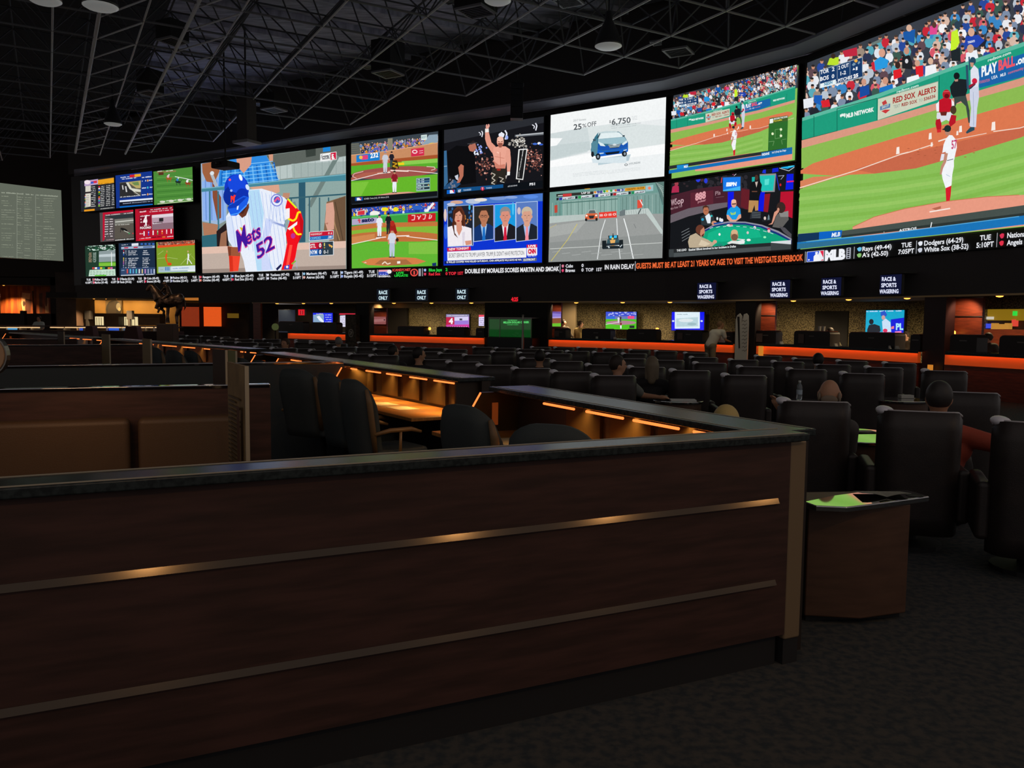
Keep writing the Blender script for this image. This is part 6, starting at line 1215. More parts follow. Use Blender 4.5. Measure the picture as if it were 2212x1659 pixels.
# long race desk with desk lights and screens in front of the bar
YD = 33.0
dk = thing('race_desk', 'long race desk with a bright edge light before the bar', 'desk')
m = MB(); boxpx(m, -60, 714, 385, 760, YD, .6); m.build('front_panel', M_wood, dk)
m = MB(); boxpx(m, -60, 704, 385, 706.5, YD + .25, .5); m.build('shelf', M_wood, dk)
for a, b in ((-40, 12), (14, 40), (42, 84), (108, 136), (140, 168), (170, 185), (207, 228), (232, 262), (264, 274), (294, 312), (314, 330), (334, 358)):
    m = MB(); boxpx(m, a, 706.5, b, 708.5, YD + .2, .08); m.build('edge_light', mat('edge_light', 0x806040, .5, emit=0xf0c48c, es=1.1), dk)
for x in (13, 41, 66, 137, 169, 229, 263, 313, 331): m = MB(); boxpx(m, x - .5, 708, x + .9, 720, YD + .2, .5); m.build('divider', M_white, dk)
for i, (a, b, c) in enumerate(((14, 36, 0x4aa0d8), (235, 256, 0x2c64e0), (346, 358, 0x6a88d0), (262, 270, 0x506078), (172, 178, 0x3058c8))):
    t = thing('desk_monitor', 'small lit monitor on the long race desk, %s from the mural end' % ORD[(0, 2, 4, 3, 1)[i]], 'monitor', group='desk monitors on the long race desk')
    m = MB(); boxpx(m, a, 708.6, b, 713.8, YD + .3, .05); m.build('screen', mat('screen%d' % i, 0x101010, .4, emit=c, es=.8), t); m = MB(); boxpx(m, a - .8, 708.4, b + .8, 713.9, YD + .36, .05); m.build('case', M_black, t)
for i, (a, b, c, d_) in enumerate(((180, 214, 190, 205), (263, 312, 276, 300), (346, 385, 362, 378))):
    x0 = PD(a, 722, YD - 1).x; x1 = PD(b, 722, YD - 1).x; x2 = PD(c, 705, YD - 1).x; x3 = PD(d_, 705, YD - 1).x; z0_ = 0; z1_ = PD(c, 705, YD - 1).z; y_ = YD - 1
    t = MB().hexa([(x0, y_ - .3, z0_), (x1, y_ - .3, z0_), (x1, y_ + .3, z0_), (x0, y_ + .3, z0_)], [(x2, y_ - .2, z1_), (x3, y_ - .2, z1_), (x3, y_ + .2, z1_), (x2, y_ + .2, z1_)]).build('hooded_booth', mat('maroon', 0x4a1d1a, .6), bevel=.03)
    tag(t, 'tapering maroon booth standing before the race desk, %s from the mural end' % ORD[i], 'booth', 'maroon booths before the race desk')

# ================================================================ betting counters under the video wall
M_gold = mat('pebbled_gold_wall', 0x8c8260, .5, noise=(34, 0x332c1c, .42, .58), bump=.6, bscale=40)
M_dark = mat('dark_recess', 0x16120f, .8)
M_glaz = mat('tv_black', 0x0c0c0e, .3)
LZ = 2.24
mb = MB(); strip(mb, 430, 2330, .02, LZ, 3.17, .5); strip(mb, 165, 430, .02, 2.5, 3.17, .5); struct(mb.build('wall_fascia', M_fascia))
mb = MB(); strip(mb, 545, 2330, .06, LZ + .0, LZ + .08, 4.4); struct(mb.build('ceiling_counters', mat('soffit_cream', 0x4c4132, .8)))
mb = MB(); strip(mb, 545, 2330, -.0, LZ - .03, LZ + .01, .05); struct(mb.build('trim_2', mat('soffit_edge', 0xc8a878, .6)))
mb = MB(); strip(mb, 560, 2122, 4.0, 0, LZ + .02, .2); struct(mb.build('wall_counters_back', M_gold))
for i, (a, b) in enumerate(((540, 563), (770, 797), (1047, 1183), (1588, 1631), (1995, 2042))):
    mb = MB(); strip(mb, a, b, .03, 0, LZ + .02, 1.0 if i == 0 else .3); struct(mb.build('pillar', M_dark if i != 4 else mat('maroon_pillar', 0x2c1414, .5)))
mb = MB(); strip(mb, 547, 563, -.02, 0, LZ, .1); struct(mb.build('wall_red_pier', M_woodr))

BN = {0: 'nearest the horse statue', 1: 'under the race only signs', 2: 'behind the standing bettor', 3: 'with the dark doorway behind', 4: 'at the open bar side'}
def counter(i, a, b):
    t = thing('betting_counter', 'betting counter with glowing orange front ' + BN[i], 'counter', group=None)
    mb = MB(); strip(mb, a, b, -.10, .955, 1.0, .75); mb.build('worktop', M_gran, t, bevel=.008)
    mb = MB(); strip(mb, a + .5, b - .5, .0, .70, .955, .1); mb.build('backlit_panel', M_orange, t)
    mb = MB(); strip(mb, a, b, -.10, .925, .955, .012); mb.build('front_lip', M_gran, t)
    mb = MB(); strip(mb, a + .5, b - .5, -.075, .94, .948, .02); mb.build('led_strip', mat('orange_led', 0x401000, .5, emit=0xff7028, es=8.5), t)
    mb = MB(); strip(mb, a, b, -.012, .685, .70, .1); mb.build('ledge', M_woodr, t)
    mb = MB(); strip(mb, a, b, .004, 0, .685, .5); mb.build('base_cabinet', M_woodr, t)
for i, (a, b) in enumerate(((621, 746), (798.5, 1046), (1185, 1585), (1635, 1986), (2044, 2330))): counter(i, a, b)

def hutch(a, b, z1, lab, k=0):
    """a pair of betting terminals in a dark hood on the counter"""
    t = thing('betting_terminal', lab, 'terminal', group='dark betting terminals on the counters')
    pa, _ = W(a, .1); pb, tb = W(b, .1); d = (pb - pa); L = d.length; d.normalize(); n = Vector((-d.y, d.x)); 
    r = .06; prof = [(0, 1.0), (L, 1.0), (L, z1 - r), (L - r * .3, z1 - r * .3), (L - r, z1), (r, z1), (r * .3, z1 - r * .3), (0, z1 - r)]
    mb = MB(); N_ = len(prof)
    vv = [(pa.x + d.x * x, pa.y + d.y * x, z) for x, z in prof] + [(pa.x + d.x * x + n.x * .35, pa.y + d.y * x + n.y * .35, z) for x, z in prof]
    mb.add(vv, [tuple(range(N_)), tuple(range(N_, 2 * N_))[::-1]] + [(j, (j + 1) % N_, N_ + (j + 1) % N_, N_ + j) for j in range(N_)])
    mb.build('hood', mat('terminal_black', 0x1d1512, .45), t)
    mb = MB(); c = pa + d * L * .5 - n * .006; e = d * .09
    mb.prism([c - e, c + e, c + e + n * .004, c - e + n * .004], z1 - .14, z1 - .115); mb.build('badge', mat('badge_grey', 0x6a6460, .5), t)
    if k:
        c = pa + d * L * .22 - n * .02; e = d * .1
        mb = MB(); mb.prism([c - e, c + e, c + e + n * .015, c - e + n * .015], 1.04, z1 - .08); mb.build('notice', mat('dull_notice', 0x6a5850, .7), t)
    mb = MB(); c0 = pa + d * .04 + n * .02; c1 = pb - d * .04 + n * .02
    mb.prism([c0, c1, c1 + n * .3, c0 + n * .3], z1, z1 + .014); mb.build('top_rail', M_woodr, t)
for j, h in enumerate(((602, 655, 1.42, 'long dark terminal hood by the red exit sign', 0), (674, 727, 1.4, 'dark terminal hood under the blue television', 0), (859, 915, 1.3, 'dark terminal hood nearest the lamp under the race only signs', 0), (943, 1003, 1.3, 'dark terminal hood below the red 4 television', 0), (1028, 1046, 1.28, 'narrow dark terminal hood against the pillar by the green case', 0),
                       (1198, 1222, 1.32, 'narrow terminal hood with a green mark by the baseball picture panel', 1), (1257, 1319, 1.32, 'dark terminal hood next to the green ballpark television', 0), (1354, 1419, 1.33, 'dark terminal hood between television and small bright lamp', 0), (1457, 1518, 1.33, 'dark terminal hood under the white and blue television', 1), (1560, 1584, 1.3, 'dark terminal hood beside the standing bettor', 0),
                       (1632, 1677, 1.36, 'terminal hood with a notice beside the red pier', 1), (1716, 1794, 1.37, 'terminal hood in front of the dark doorway', 1), (1835, 1935, 1.37, 'wide terminal hood under the PL television', 0), (1968, 1990, 1.35, 'narrow terminal hood against the maroon pillar', 0),
                       (2054, 2112, 1.37, 'terminal hood before the red pier at the bar opening', 0), (2161, 2260, 1.37, 'terminal hood cut by the edge near the bar opening', 0))): hutch(*h)

# television pictures
def tv(px0, px1, py0, py1, s, lab, draw):
    a, _ = W(px0, s); b, _ = W(px1, s); d = (b - a).normalized(); n = Vector((-d.y, d.x))
    z1 = WZ((px0 + px1) / 2, py0, s); z0 = WZ((px0 + px1) / 2, py1, s)
    t = thing('television', lab, 'television', group=None); mb = MB()
    a2, b2 = a - d * .02, b + d * .02
    mb.prism([a2 + n * .002, b2 + n * .002, b2 + n * .09, a2 + n * .09], z0 - .02, z1 + .02); mb.build('case', M_glaz, t)
    mb = MB(); m_ = (a + b) / 2; mb.prism([m_ - d * .15 + n * .09, m_ + d * .15 + n * .09, m_ + d * .15 + n * .3, m_ - d * .15 + n * .3], (z0 + z1) / 2 - .1, (z0 + z1) / 2 + .1); mb.build('wall_bracket', M_black, t)
    q = Pic(a, b, z0, z1); q.crop(0, 0, 1); draw(q); q.build('picture', t, PIX); return t
def tv_field(q, x0, x1, y0, y1):
    q.bg(0x4ac01c); w_, h_ = x1 - x0, y1 - y0; f = lambda u, v: (x0 + u * w_, y0 + v * h_)
    q.p(0x3c50d0, *f(-.1, -.1), *f(1.1, -.1), *f(1.1, .3), *f(-.1, .3)); q.many(0xb0b8f0, [(*f(random.Random(i).random(), random.Random(i + 9).random() * .22), w_ * .03, h_ * .03) for i in range(30)]); q.p(0x6a7ab8, *f(-.1, .25), *f(1.1, .25), *f(1.1, .42), *f(-.1, .42)); q.p(0x2a68e0, *f(.02, .26), *f(.3, .26), *f(.3, .4), *f(.02, .4)); q.p(0xf04888, *f(.72, .24), *f(.93, .24), *f(.93, .4), *f(.72, .4))
    q.e(0xb08090, *f(.5, .62), w_ * .5, h_ * .12); q.l(0xe8e0f0, 1, *f(0, .72), *f(.4, .6)); ballplayer(q, *f(.42, .66), h_ * .4, 0xe0e0f0, 0xe0e0f0, 0x5060a0); ballplayer(q, *f(.49, .6), h_ * .36, 0x202030, 0x30304a, 0x202030); ballplayer(q, *f(.5, .98), h_ * .42, 0x802030, 0xf4f4ff, 0x301818); q.p(0x101c28, *f(.78, .78), *f(.94, .78), *f(.94, .93), *f(.78, .93))
tv(676.7, 719, 676, 699.5, 3.3, 'blue television with a race track picture on the statue side', lambda q: (q.bg(0x2030e8), q.p(0x88a8c8, 677, 680, 700, 679, 700, 700, 677, 700), q.p(0xe8f0f8, 684, 684, 690, 682, 700, 694, 700, 699, 690, 692), [q.scrib(0xd8e0f8, 703, 681 + k * 5, 716, 681 + k * 5, 1.6, k) for k in range(4)], q.scrib(0xf0e0a0, 684, 679.5, 698, 679, 2, 7)))
tv(733.7, 768, 677, 706, 1.2, 'television with a red top band and a white list', lambda q: (q.bg(0x2c2420), q.p(0xd02840, 733, 677, 768, 676, 768, 679, 733, 680), q.p(0xe0dcf0, 735, 682, 747, 681, 747, 706, 735, 706), [q.scrib(0x8080a0, 736, 686 + k * 4, 746, 686 + k * 4, 1.5, k) for k in range(5)]))
tv(964, 1013.6, 679, 713, 3.3, 'television with a large white 4 on red, over the counter', lambda q: (q.bg(0xb078d0), q.p(0x8c88b0, 964, 679, 1014, 678, 1014, 684, 964, 685), q.scrib(0xe8e0f0, 967, 683, 1010, 682, 1.6, 1), q.p(0xc01848, 964, 685, 982, 685, 982, 701, 964, 702), q.t(0xf8f0f8, '4', 970, 699, 979, 699, 11, .06), q.p(0xd8d0f4, 982, 685, 1012, 684, 1012, 692, 982, 693), q.p(0x404058, 993, 688, 999, 688, 999, 692, 993, 692), q.p(0x9a78d8, 982, 693, 1012, 692, 1012, 700, 982, 701), q.p(0xd030a0, 964, 702, 1014, 701, 1014, 714, 964, 714), [q.l(0xf0d0f0, 1.6, 968 + k * 5, 711, 968 + k * 5, 705) for k in range(9)]))
tv(1034.5, 1046, 680, 704, 2.2, 'sliver of a television beside the pillar before the green case', lambda q: (q.bg(0xd8d0f4), q.p(0xe02050, 1034, 680, 1047, 680, 1047, 684, 1034, 685), [q.scrib(0x7060a0, 1036, 689 + k * 4, 1046, 689 + k * 4, 1.6, k) for k in range(4)]))
tv(1308.6, 1375, 673.5, 711.5, 3.3, 'television showing a small green ballpark', lambda q: tv_field(q, 1308.6, 1375, 673.5, 711.5))
tv(1451, 1521, 674, 714, 3.3, 'television with a white page between two blue bands', lambda q: (q.bg(0x1018f0), q.p(0xdff0f8, 1458, 673, 1512, 673, 1512, 709.5, 1458, 710), q.scrib(0x90a8b0, 1463, 680, 1486, 680, 2, 1), q.p(0xb8d4dc, 1461, 688, 1508, 685, 1508, 705, 1461, 706), q.e(0xdde8ec, 1482, 692, 16, 4), q.e(0x9cbcc4, 1495, 700, 10, 3), q.e(0xd0e0f0, 1454.5, 693.5, 2.6, 2), q.e(0xd0e0f0, 1516, 693.5, 2.6, 2)))
tv(1870.6, 1953, 670, 724, 3.3, 'blue television with a batter and the letters PL', lambda q: (q.bg(0x18a8cc), q.p(0x1420d8, 1925, 690, 1954, 686, 1954, 726, 1925, 726), q.scrib(0xd0e0ff, 1872, 674, 1948, 672.5, 2.6, 3), q.p(0x2c58c8, 1903, 674, 1912, 671, 1917, 680, 1914, 684, 1903, 682), q.e(0xd0a0a0, 1909, 686, 4, 5), q.p(0xc8e0f8, 1906, 694, 1914, 688, 1924, 696, 1926, 718, 1908, 718), q.p(0x1c2430, 1874, 712, 1878, 702, 1890, 700, 1901, 704, 1903, 714, 1898, 722, 1874, 722), q.e(0x18202c, 1883, 695, 5, 6), q.e(0xe03060, 1913, 714, 5, 4), q.t(0xa8e8ff, 'PL', 1936, 712, 1952, 712, 13, .05), q.p(0xb02060, 1872, 718, 1926, 717, 1926, 720, 1872, 720), q.p(0xf08090, 1926, 706, 1932, 704, 1932, 710, 1926, 711), q.p(0xf080c0, 1934, 716, 1948, 715, 1948, 721, 1934, 722)))
# red picture piers
def pier(a, b, s, lab, z0=.95, strips=(), art=None):
    t = thing('red_panel', lab, 'panel'); mb = MB(); strip(mb, a, b, s, z0, LZ - .02, .08); mb.build('board', M_woodr, t)
    for z in strips: mb = MB(); strip(mb, a, b, s - .02, z - .012, z + .012, .02); mb.build('metal_strip', M_steel, t)
    if art:
        x0, x1, y0, y1, fn = art; A_, _ = W(x0, s - .03); B_, _ = W(x1, s - .03); q = Pic(A_, B_, WZ(x0, y1, s), WZ(x0, y0, s)); q.crop(0, 0, 1); fn(q); q.build('picture', t, PIX)
pier(797, 835, .8, 'tall red wood panel with a mauve picture strip', strips=(1.93,), art=(808, 834, 684, 700, lambda q: (q.bg(0x8c5050), q.p(0xa06868, 808, 690, 834, 688, 834, 694, 808, 696), q.e(0x402028, 831, 691, 2, 1.5))))
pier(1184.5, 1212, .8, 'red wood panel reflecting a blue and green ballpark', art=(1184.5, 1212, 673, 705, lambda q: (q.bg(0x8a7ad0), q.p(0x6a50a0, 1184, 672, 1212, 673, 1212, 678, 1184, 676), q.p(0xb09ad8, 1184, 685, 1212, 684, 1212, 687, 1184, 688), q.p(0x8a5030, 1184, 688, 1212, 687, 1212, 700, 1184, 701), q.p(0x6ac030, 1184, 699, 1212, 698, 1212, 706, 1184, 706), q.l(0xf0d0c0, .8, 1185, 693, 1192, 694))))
pier(1631, 1674, .6, 'red wood panel with one bright metal strip near the signed banner', strips=(2.17, 1.80))
pier(2044, 2121, .6, 'widest red wood panel with metal strips by the bar opening', strips=(2.2, 1.78))
t = thing('framed_picture', 'grey framed picture on the red pier by the exit sign', 'picture'); A_, _ = W(563, 2.6); B_, _ = W(588, 2.6); d = (B_ - A_).normalized(); n_ = Vector((-d.y, d.x))
MB().prism([A_, B_, B_ + n_ * .05, A_ + n_ * .05], 1.2, 1.85).build('frame', M_steel, t)
q = Pic(A_ - n_ * 0, B_, 1.24, 1.8); q.c = None; q.bg(0x8a8880); q.r(0x4a4a4c, 0, .85, 1, .93); q.r(0x6a5a54, 0, .3, 1, .6); q.build('artwork', t, PAINT)
mb = MB(); strip(mb, 588, 768, 3.6, 0, LZ, .1); struct(mb.build('wall_dark_bay', M_dark))
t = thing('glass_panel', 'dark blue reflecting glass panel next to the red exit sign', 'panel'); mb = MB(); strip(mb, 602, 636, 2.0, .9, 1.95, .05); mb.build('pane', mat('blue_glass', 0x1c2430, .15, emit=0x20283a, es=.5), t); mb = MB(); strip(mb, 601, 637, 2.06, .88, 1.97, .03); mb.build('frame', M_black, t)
# exit sign, red digits
def sgn(name, lab, x0, x1, y0, y1, s, fn, cat='sign', edge=M_black, dep=.08):
    A_, _ = W(x0, s); B_, _ = W(x1, s); d = (B_ - A_).normalized(); n_ = Vector((-d.y, d.x)); z0 = WZ(x0, y1, s); z1 = WZ(x0, y0, s)
    t = thing(name, lab, cat); MB().prism([A_ + n_ * .002, B_ + n_ * .002, B_ + n_ * dep, A_ + n_ * dep], z0, z1).build('case', edge, t)
    q = Pic(A_, B_, z0, z1); q.crop(0, 0, 1); fn(q); q.build('face', t, PIXN); return t, A_, B_, z0, z1
t, A_, B_, z0, z1 = sgn('exit_sign', 'small red lit sign hanging in the dark bay', 645, 658.5, 668.5, 681, 2.4, lambda q: (q.bg(0xe01828), q.p(0x900818, 649, 671, 655, 671, 655, 679, 649, 679), q.l(0xff6060, 1, 652, 671, 652, 679)))
m_ = (A_ + B_) / 2; MB().tube([(m_.x, m_.y + .04, z1), (m_.x, m_.y + .04, LZ)], .012, 6).build('hanger', M_black, t)
sgn('digital_clock', 'red lit digits 4:25 on the black wall over the green case', 1103.5, 1120.5, 641, 652, -.05, lambda q: (q.bg(0x1c0a0a), q.t(0xf02030, '4:25', 1104.5, 650.5, 1119.5, 650.5, 8, .05)), 'clock')
# hanging signs
def hsign(cx, cy, w_, h_, lines, lab):
    def fn(q):
        q.bg(0x10151e if len(lines) == 2 else 0x0e1230)
        for i, tx in enumerate(lines):
            hh = h_ / len(lines) * .62; y = cy - h_ / 2 + (i + .84) * h_ / len(lines); k = text_tris(tx)[2]; ww = min(w_ * .46, k * hh * .56)
            ww = {'RACE': .34, 'ONLY': .36, 'RACE &': .33, 'SPORTS': .36, 'WAGERING': .45}[tx] * w_
            q.t((0xcfeaf4 if len(lines) == 2 else 0xe4e8ff), tx, cx - ww, y + (0 if len(lines) == 2 else .4), cx + ww, y - .4, hh, .035)
    t, A_, B_, z0, z1 = sgn('hanging_sign', lab, cx - w_ / 2, cx + w_ / 2, cy - h_ / 2 - 1, cy + h_ / 2 + 1, -.4, fn, 'sign', M_fascia)
    m_ = (A_ + B_) / 2; d = (B_ - A_).normalized(); n_ = Vector((-d.y, d.x))
    MB().prism([A_ - d * .06, B_ + d * .06, B_ + d * .06 + n_ * .42, A_ - d * .06 + n_ * .42], z1 + .02, z1 + .06).build('canopy', M_fascia, t)
for i, (x, y) in enumerate(((828, 637.5), (911, 637), (997.5, 636))): hsign(x, y, 27, 24, ('RACE', 'ONLY'), 'small hanging sign reading RACE ONLY, %s from the horse statue' % ORD[i])
for i, (x, y, w_, h_) in enumerate(((1525, 629.5, 40, 34), (1683, 625, 42, 36), (1793, 620.5, 43, 37), (1921, 615.5, 46, 40))): hsign(x, y, w_, h_, ('RACE &', 'SPORTS', 'WAGERING'), 'hanging sign reading RACE & SPORTS WAGERING, %s' % ('alone before the white television bay', 'next to the signed banner pillar', 'in the middle of the run of three', 'over the PL television')[i])
# warm spots in the soffit
for i, x in enumerate((599, 656, 716, 851, 932, 1018, 1244, 1344, 1446, 1712, 1831, 1957, 2156)):
    p_, _ = W(x, .22); downlight((p_.x, p_.y, LZ - .03), 'warm spot in the soffit, %s along the counters from the statue' % ORD[i], r=.075, e=0, spot=False)
    p2, _ = W(x, 1.5); lamp('downlight_beam', 'SPOT', (p2.x, p2.y, LZ - .04), 250 if 800 < x else 80, (1, .72, .40), .08, (p2.x, p2.y + .9, 0.6), 130)
# soffit drop in the race only bay
mb = MB(); strip(mb, 797, 912, .5, 2.02, LZ, .06); struct(mb.build('wall_soffit_drop', mat('cream_drop', 0xa88e60, .7)))
mb = MB(); strip(mb, 1212, 1243, 2.6, 0, LZ, .1); struct(mb.build('wall_corner', mat('beige_corner', 0x6e624c, .8)))
mb = MB(); strip(mb, 837, 878, 3.7, 0, LZ, .1); struct(mb.build('wall_painted_shade', M_dark))  # dark strip before the back wall, shade put into its colour
# doorway with cups, speaker shapes on the back wall
mb = MB(); strip(mb, 1760, 1831, 3.92, 0, 1.98, .08); struct(mb.build('doorway_shade_panel', mat('doorway_shade_black', 0x070707, .7)))  # black panel painted as the darkness inside the doorway
mb = MB(); strip(mb, 1517, 1530, 3.9, 1.3, 1.86, .1); tag(mb.build('wall_speaker', M_black, bevel=.02), 'dark wall loudspeaker just past the white and blue television', 'loudspeaker')
for i, x in enumerate((1771, 1780)): p_, _ = W(x, .3); tag(MB().lathe([(.03, 0), (.045, .12), (.045, .125)], (p_.x, p_.y, 1.386), 12).build('paper_cup', M_paper), 'pale paper cup on the hood before the doorway, %s' % ('further from the teller', 'nearer the teller')[i], 'cup')
for i, (x, z, dx, c) in enumerate(((1420, 1.33, 3, 'small bright lamp glowing between two terminal hoods'), (928, 1.22, 3, 'small bright lamp under the race only signs'), (2060, 1.40, 3, 'small yellow lamp by the widest red panel'))):
    p_, _ = W(x, .45); t = thing('counter_lamp', c, 'lamp', (p_.x, p_.y, 1.0)); MB().lathe([(.05, 0), (.05, .015), (.01, .02), (.01, z - 1.03)], n=12).build('stand', M_steel, t); MB().lathe([(.03, 0), (.055, .03), (.05, .09), (.02, .11)], (0, 0, z - 1.05), 12).build('bulb_shade', M_amber, t, smooth=True)
for i, (x, w_, c) in enumerate(((1329, 6, 'cream ticket box on the counter behind the green ballpark television'), (1690, 7, 'small cream card holder by the red pier counter'), (1808, 6, 'cream card holder before the leaning teller'), (1941, 7, 'yellowish card holder near the maroon pillar'), (1290, 5, 'white slip on the counter before the seated tellers'), (1925, 4, 'small pale slip by the PL television'))):
    p_, _ = W(x, .05); ww = w_ * p_.y / FPX / 2; tag(MB().hexa([(p_.x - ww, p_.y - .04, 1.0), (p_.x + ww, p_.y - .04, 1.0), (p_.x + ww, p_.y + .05, 1.0), (p_.x - ww, p_.y + .05, 1.0)], [(p_.x - ww, p_.y + .02, 1.07), (p_.x + ww, p_.y + .02, 1.07), (p_.x + ww, p_.y + .04, 1.07), (p_.x - ww, p_.y + .04, 1.07)]).build('card_holder', M_paper), c, 'holder')
# glass case with the green notice
gc = thing('display_case', 'glass display case with a green lit notice between two counters', 'cabinet')
m = MB(); strip(m, 1053, 1150, -.62, 0, .98, .6); m.build('base_cabinet', mat('case_black', 0x14161a, .4), gc)
m = MB(); strip(m, 1055, 1148, -.06, .99, 1.62, .02); m.build('green_back', mat('green_lit', 0x06280e, .5, emit=0x0c4418, es=.8, noise=(2, 0x0a5a20, .3, .7)), gc)
for x in (1055, 1079, 1129, 1146.5): m = MB(); strip(m, x, x + 1.2, -.6, .98, 1.66, .02); m.build('corner_post', M_steel, gc)
m = MB(); strip(m, 1055, 1148, -.6, 1.655, 1.68, .55); m.build('top_frame', M_steel, gc)
m = MB(); strip(m, 1055, 1148, -.58, .99, 1.65, .008); m.build('glass', M_glass, gc)
A_, _ = W(1086, -.09); B_, _ = W(1146, -.09); q = Pic(A_, B_, 1.0, 1.6); q.crop(0, 0, 1)
q.t(0x58e070, 'THE MONDAY', 1097, 693, 1118, 693, 2.4, .02); q.t(0x60e878, 'MILLION DOLLAR CORNER', 1088, 698.5, 1143, 698, 4, .03); q.t(0x40b858, 'CONTEST STARTS', 1096, 702.5, 1120, 702.5, 2.2, .02); q.p(0x18a038, 1086, 687, 1146, 687, 1146, 688.4, 1086, 688.4); q.build('notice', gc, PIXN)
t = thing('queue_post', 'slim steel post standing before the green display case', 'post'); p_, _ = W(1129.5, -1.0); t.location = (p_.x, p_.y, 0); MB().lathe([(.16, 0), (.16, .02), (.05, .05), (.045, 1.1)], n=16).build('lower_post', M_steel, t); MB().lathe([(.03, 1.1), (.03, 1.72), (.045, 1.73), (.03, 1.78)], n=12).build('upper_post', M_steel, t)
# signed banner before the pillar
t = thing('signed_banner', 'tall white cut-out banner with handwriting before the dark pillar', 'banner')
a_, tg = W(1589, -.5); f = lambda px, py: (W(px, -.5)[0].x, W(px, -.5)[0].y, max(0, WZ(px, py, -.5)))
out = [(1589, 772), (1589, 690), (1592, 681), (1597, 677), (1601, 683), (1601, 700), (1604, 690), (1606, 679), (1611, 677), (1615, 682), (1616, 700), (1615.5, 772)]
vv = [f(*o_) for o_ in out]; n_ = Vector((-tg.y, tg.x)) * .05; N_ = len(vv); vv = [(v[0], v[1], 0 if v[2] < .62 else v[2]) for v in vv]
mb = MB(); mb.add(vv + [(v[0] + n_.x, v[1] + n_.y, v[2]) for v in vv], [tuple(range(N_)), tuple(range(N_, 2 * N_))[::-1]] + [(j, (j + 1) % N_, N_ + (j + 1) % N_, N_ + j) for j in range(N_)])
mb.build('board', mat('aged_white', 0xe0dccc, .6), t); A_, _ = W(1589, -.51); B_, _ = W(1616, -.51); q = Pic(A_, B_, .5, 2.0); q.crop(0, 0, 1)
q.p(0x2c2824, 1593, 684, 1598, 684, 1599, 752, 1596, 752, 1594, 700)
for k in range(9): q.l(0x4a4438, .9, 1603, 694 + k * 8, 1607, 692 + k * 8, 1609, 695 + k * 8, 1614, 691 + k * 8)
q.build('handwriting', t, PAINT)
for i, (x, lab) in enumerate(((1640, 'amber lit base light at the foot of the red pier counter'), (2008, 'amber lit base light at the foot of the maroon pillar'))):
    mb = MB(); strip(mb, x, x + 9, -.12, .2 if i else .5, .68 if i else .93, .05); tag(mb.build('amber_light', mat('amber_glow', 0x5a3010, .5, emit=0xd8862c, es=.8)), lab, 'lamp')
m = MB(); strip(m, 746, 769, -.2, 0, 1.75, .3); o = thing('stone_pedestal', 'pale stone pedestal with a round emblem by the end of the statue side counter', 'pedestal'); m.build('block', mat('pale_stone', 0x5a5040, .8, noise=(10, 0x3c352a, .4, .6)), o)
A_, _ = W(752, -.21); B_, _ = W(765, -.21); q = Pic(A_, B_, .8, 1.2); q.c = None; q.e(0xb8b0a0, .5, .5, .42, .42, 0, 20); q.e(0x5a5040, .5, .5, .33, .34, 0, 20); q.l(0xb8b0a0, .08, .3, .35, .7, .65); q.l(0xb8b0a0, .08, .3, .65, .7, .6, .45, .3); q.build('emblem', o, PAINT)
p_, _ = W(594.5, -.3); t = thing('emblem_stand', 'small round green emblem on a post before the dark bay', 'sign', (p_.x, p_.y, 0)); MB().lathe([(.15, 0), (.15, .03), (.025, .05), (.025, 1.05)], n=12).build('post', M_black, t); MB().tube([(0, -.02, 1.19), (0, .02, 1.19)], .15, 18).build('disc', mat('lime_disc', 0x8a9a58, .5, emit=0x4a5430, es=.5), t)
# the opening to the bar beyond the last counter
mb = MB(); strip(mb, 2120, 2330, 1.2, 1.95, LZ, .1); struct(mb.build('wall_over_opening', M_gold))
mb = MB(); strip(mb, 2115, 2340, 4.3, 0, LZ, .2); struct(mb.build('wall_bar', M_brown))
def wallp(x0, x1, y0, y1, s, name, lab, m_, cat='sign', th=.14):
    mb = MB(); strip(mb, x0, x1, s, WZ(x0, y1, s), WZ(x0, y0, s), th); return tag(mb.build(name, m_), lab, cat)
wallp(2122, 2230, 664, 692, 4.18, 'lit_ceiling_panel', 'yellow lit curved panel seen through the bar opening', mat('yellow_lit', 0x8a7018, .6, emit=0xa8841c, es=.5), 'panel')
wallp(2122, 2140, 699, 709, 4.14, 'blue_sign', 'small blue and red lit sign in the bar opening', mat('blue_lit', 0x101060, .5, emit=0x4050e0, es=.9))
wallp(2130, 2142, 684, 690, 4.1, 'white_bar_sign', 'small white lit emblem in the bar opening', mat('white_lit', 0x606060, .5, emit=0xd8d0c0, es=.8))
wallp(2185, 2192, 690, 705, 4.14, 'neon_sign', 'tall red and blue neon shape in the bar opening', mat('red_lit', 0x601010, .5, emit=0xe04838, es=.9))
wallp(2186, 2192, 672, 682, 4.1, 'green_sign', 'green lit shape over the neon in the bar opening', mat('green_lit2', 0x106010, .5, emit=0x30e048, es=.9))
for i, x in enumerate((2141, 2155, 2170)): wallp(x, x + 9, 698 + (i % 2) * 2, 711, 3.4, 'table_lamp', 'amber lamp in the bar opening, %s of three' % ORD[i], mat('amber_dim', 0x604018, .5, emit=0xc08838, es=.8), 'lamp')
mb = MB(); strip(mb, 2122, 2330, 3.3, 0, 1.485, .6); tag(mb.build('back_counter', M_woodr), 'low dark back counter seen through the bar opening', 'counter')
p_, _ = W(1590, -2.6); p2_, _ = W(1596, -.5); lamp('aisle_spot', 'SPOT', (p_.x, p_.y, 5.6), 90, (1, .8, .58), .06, (p2_.x, p2_.y, 1.2), 34)
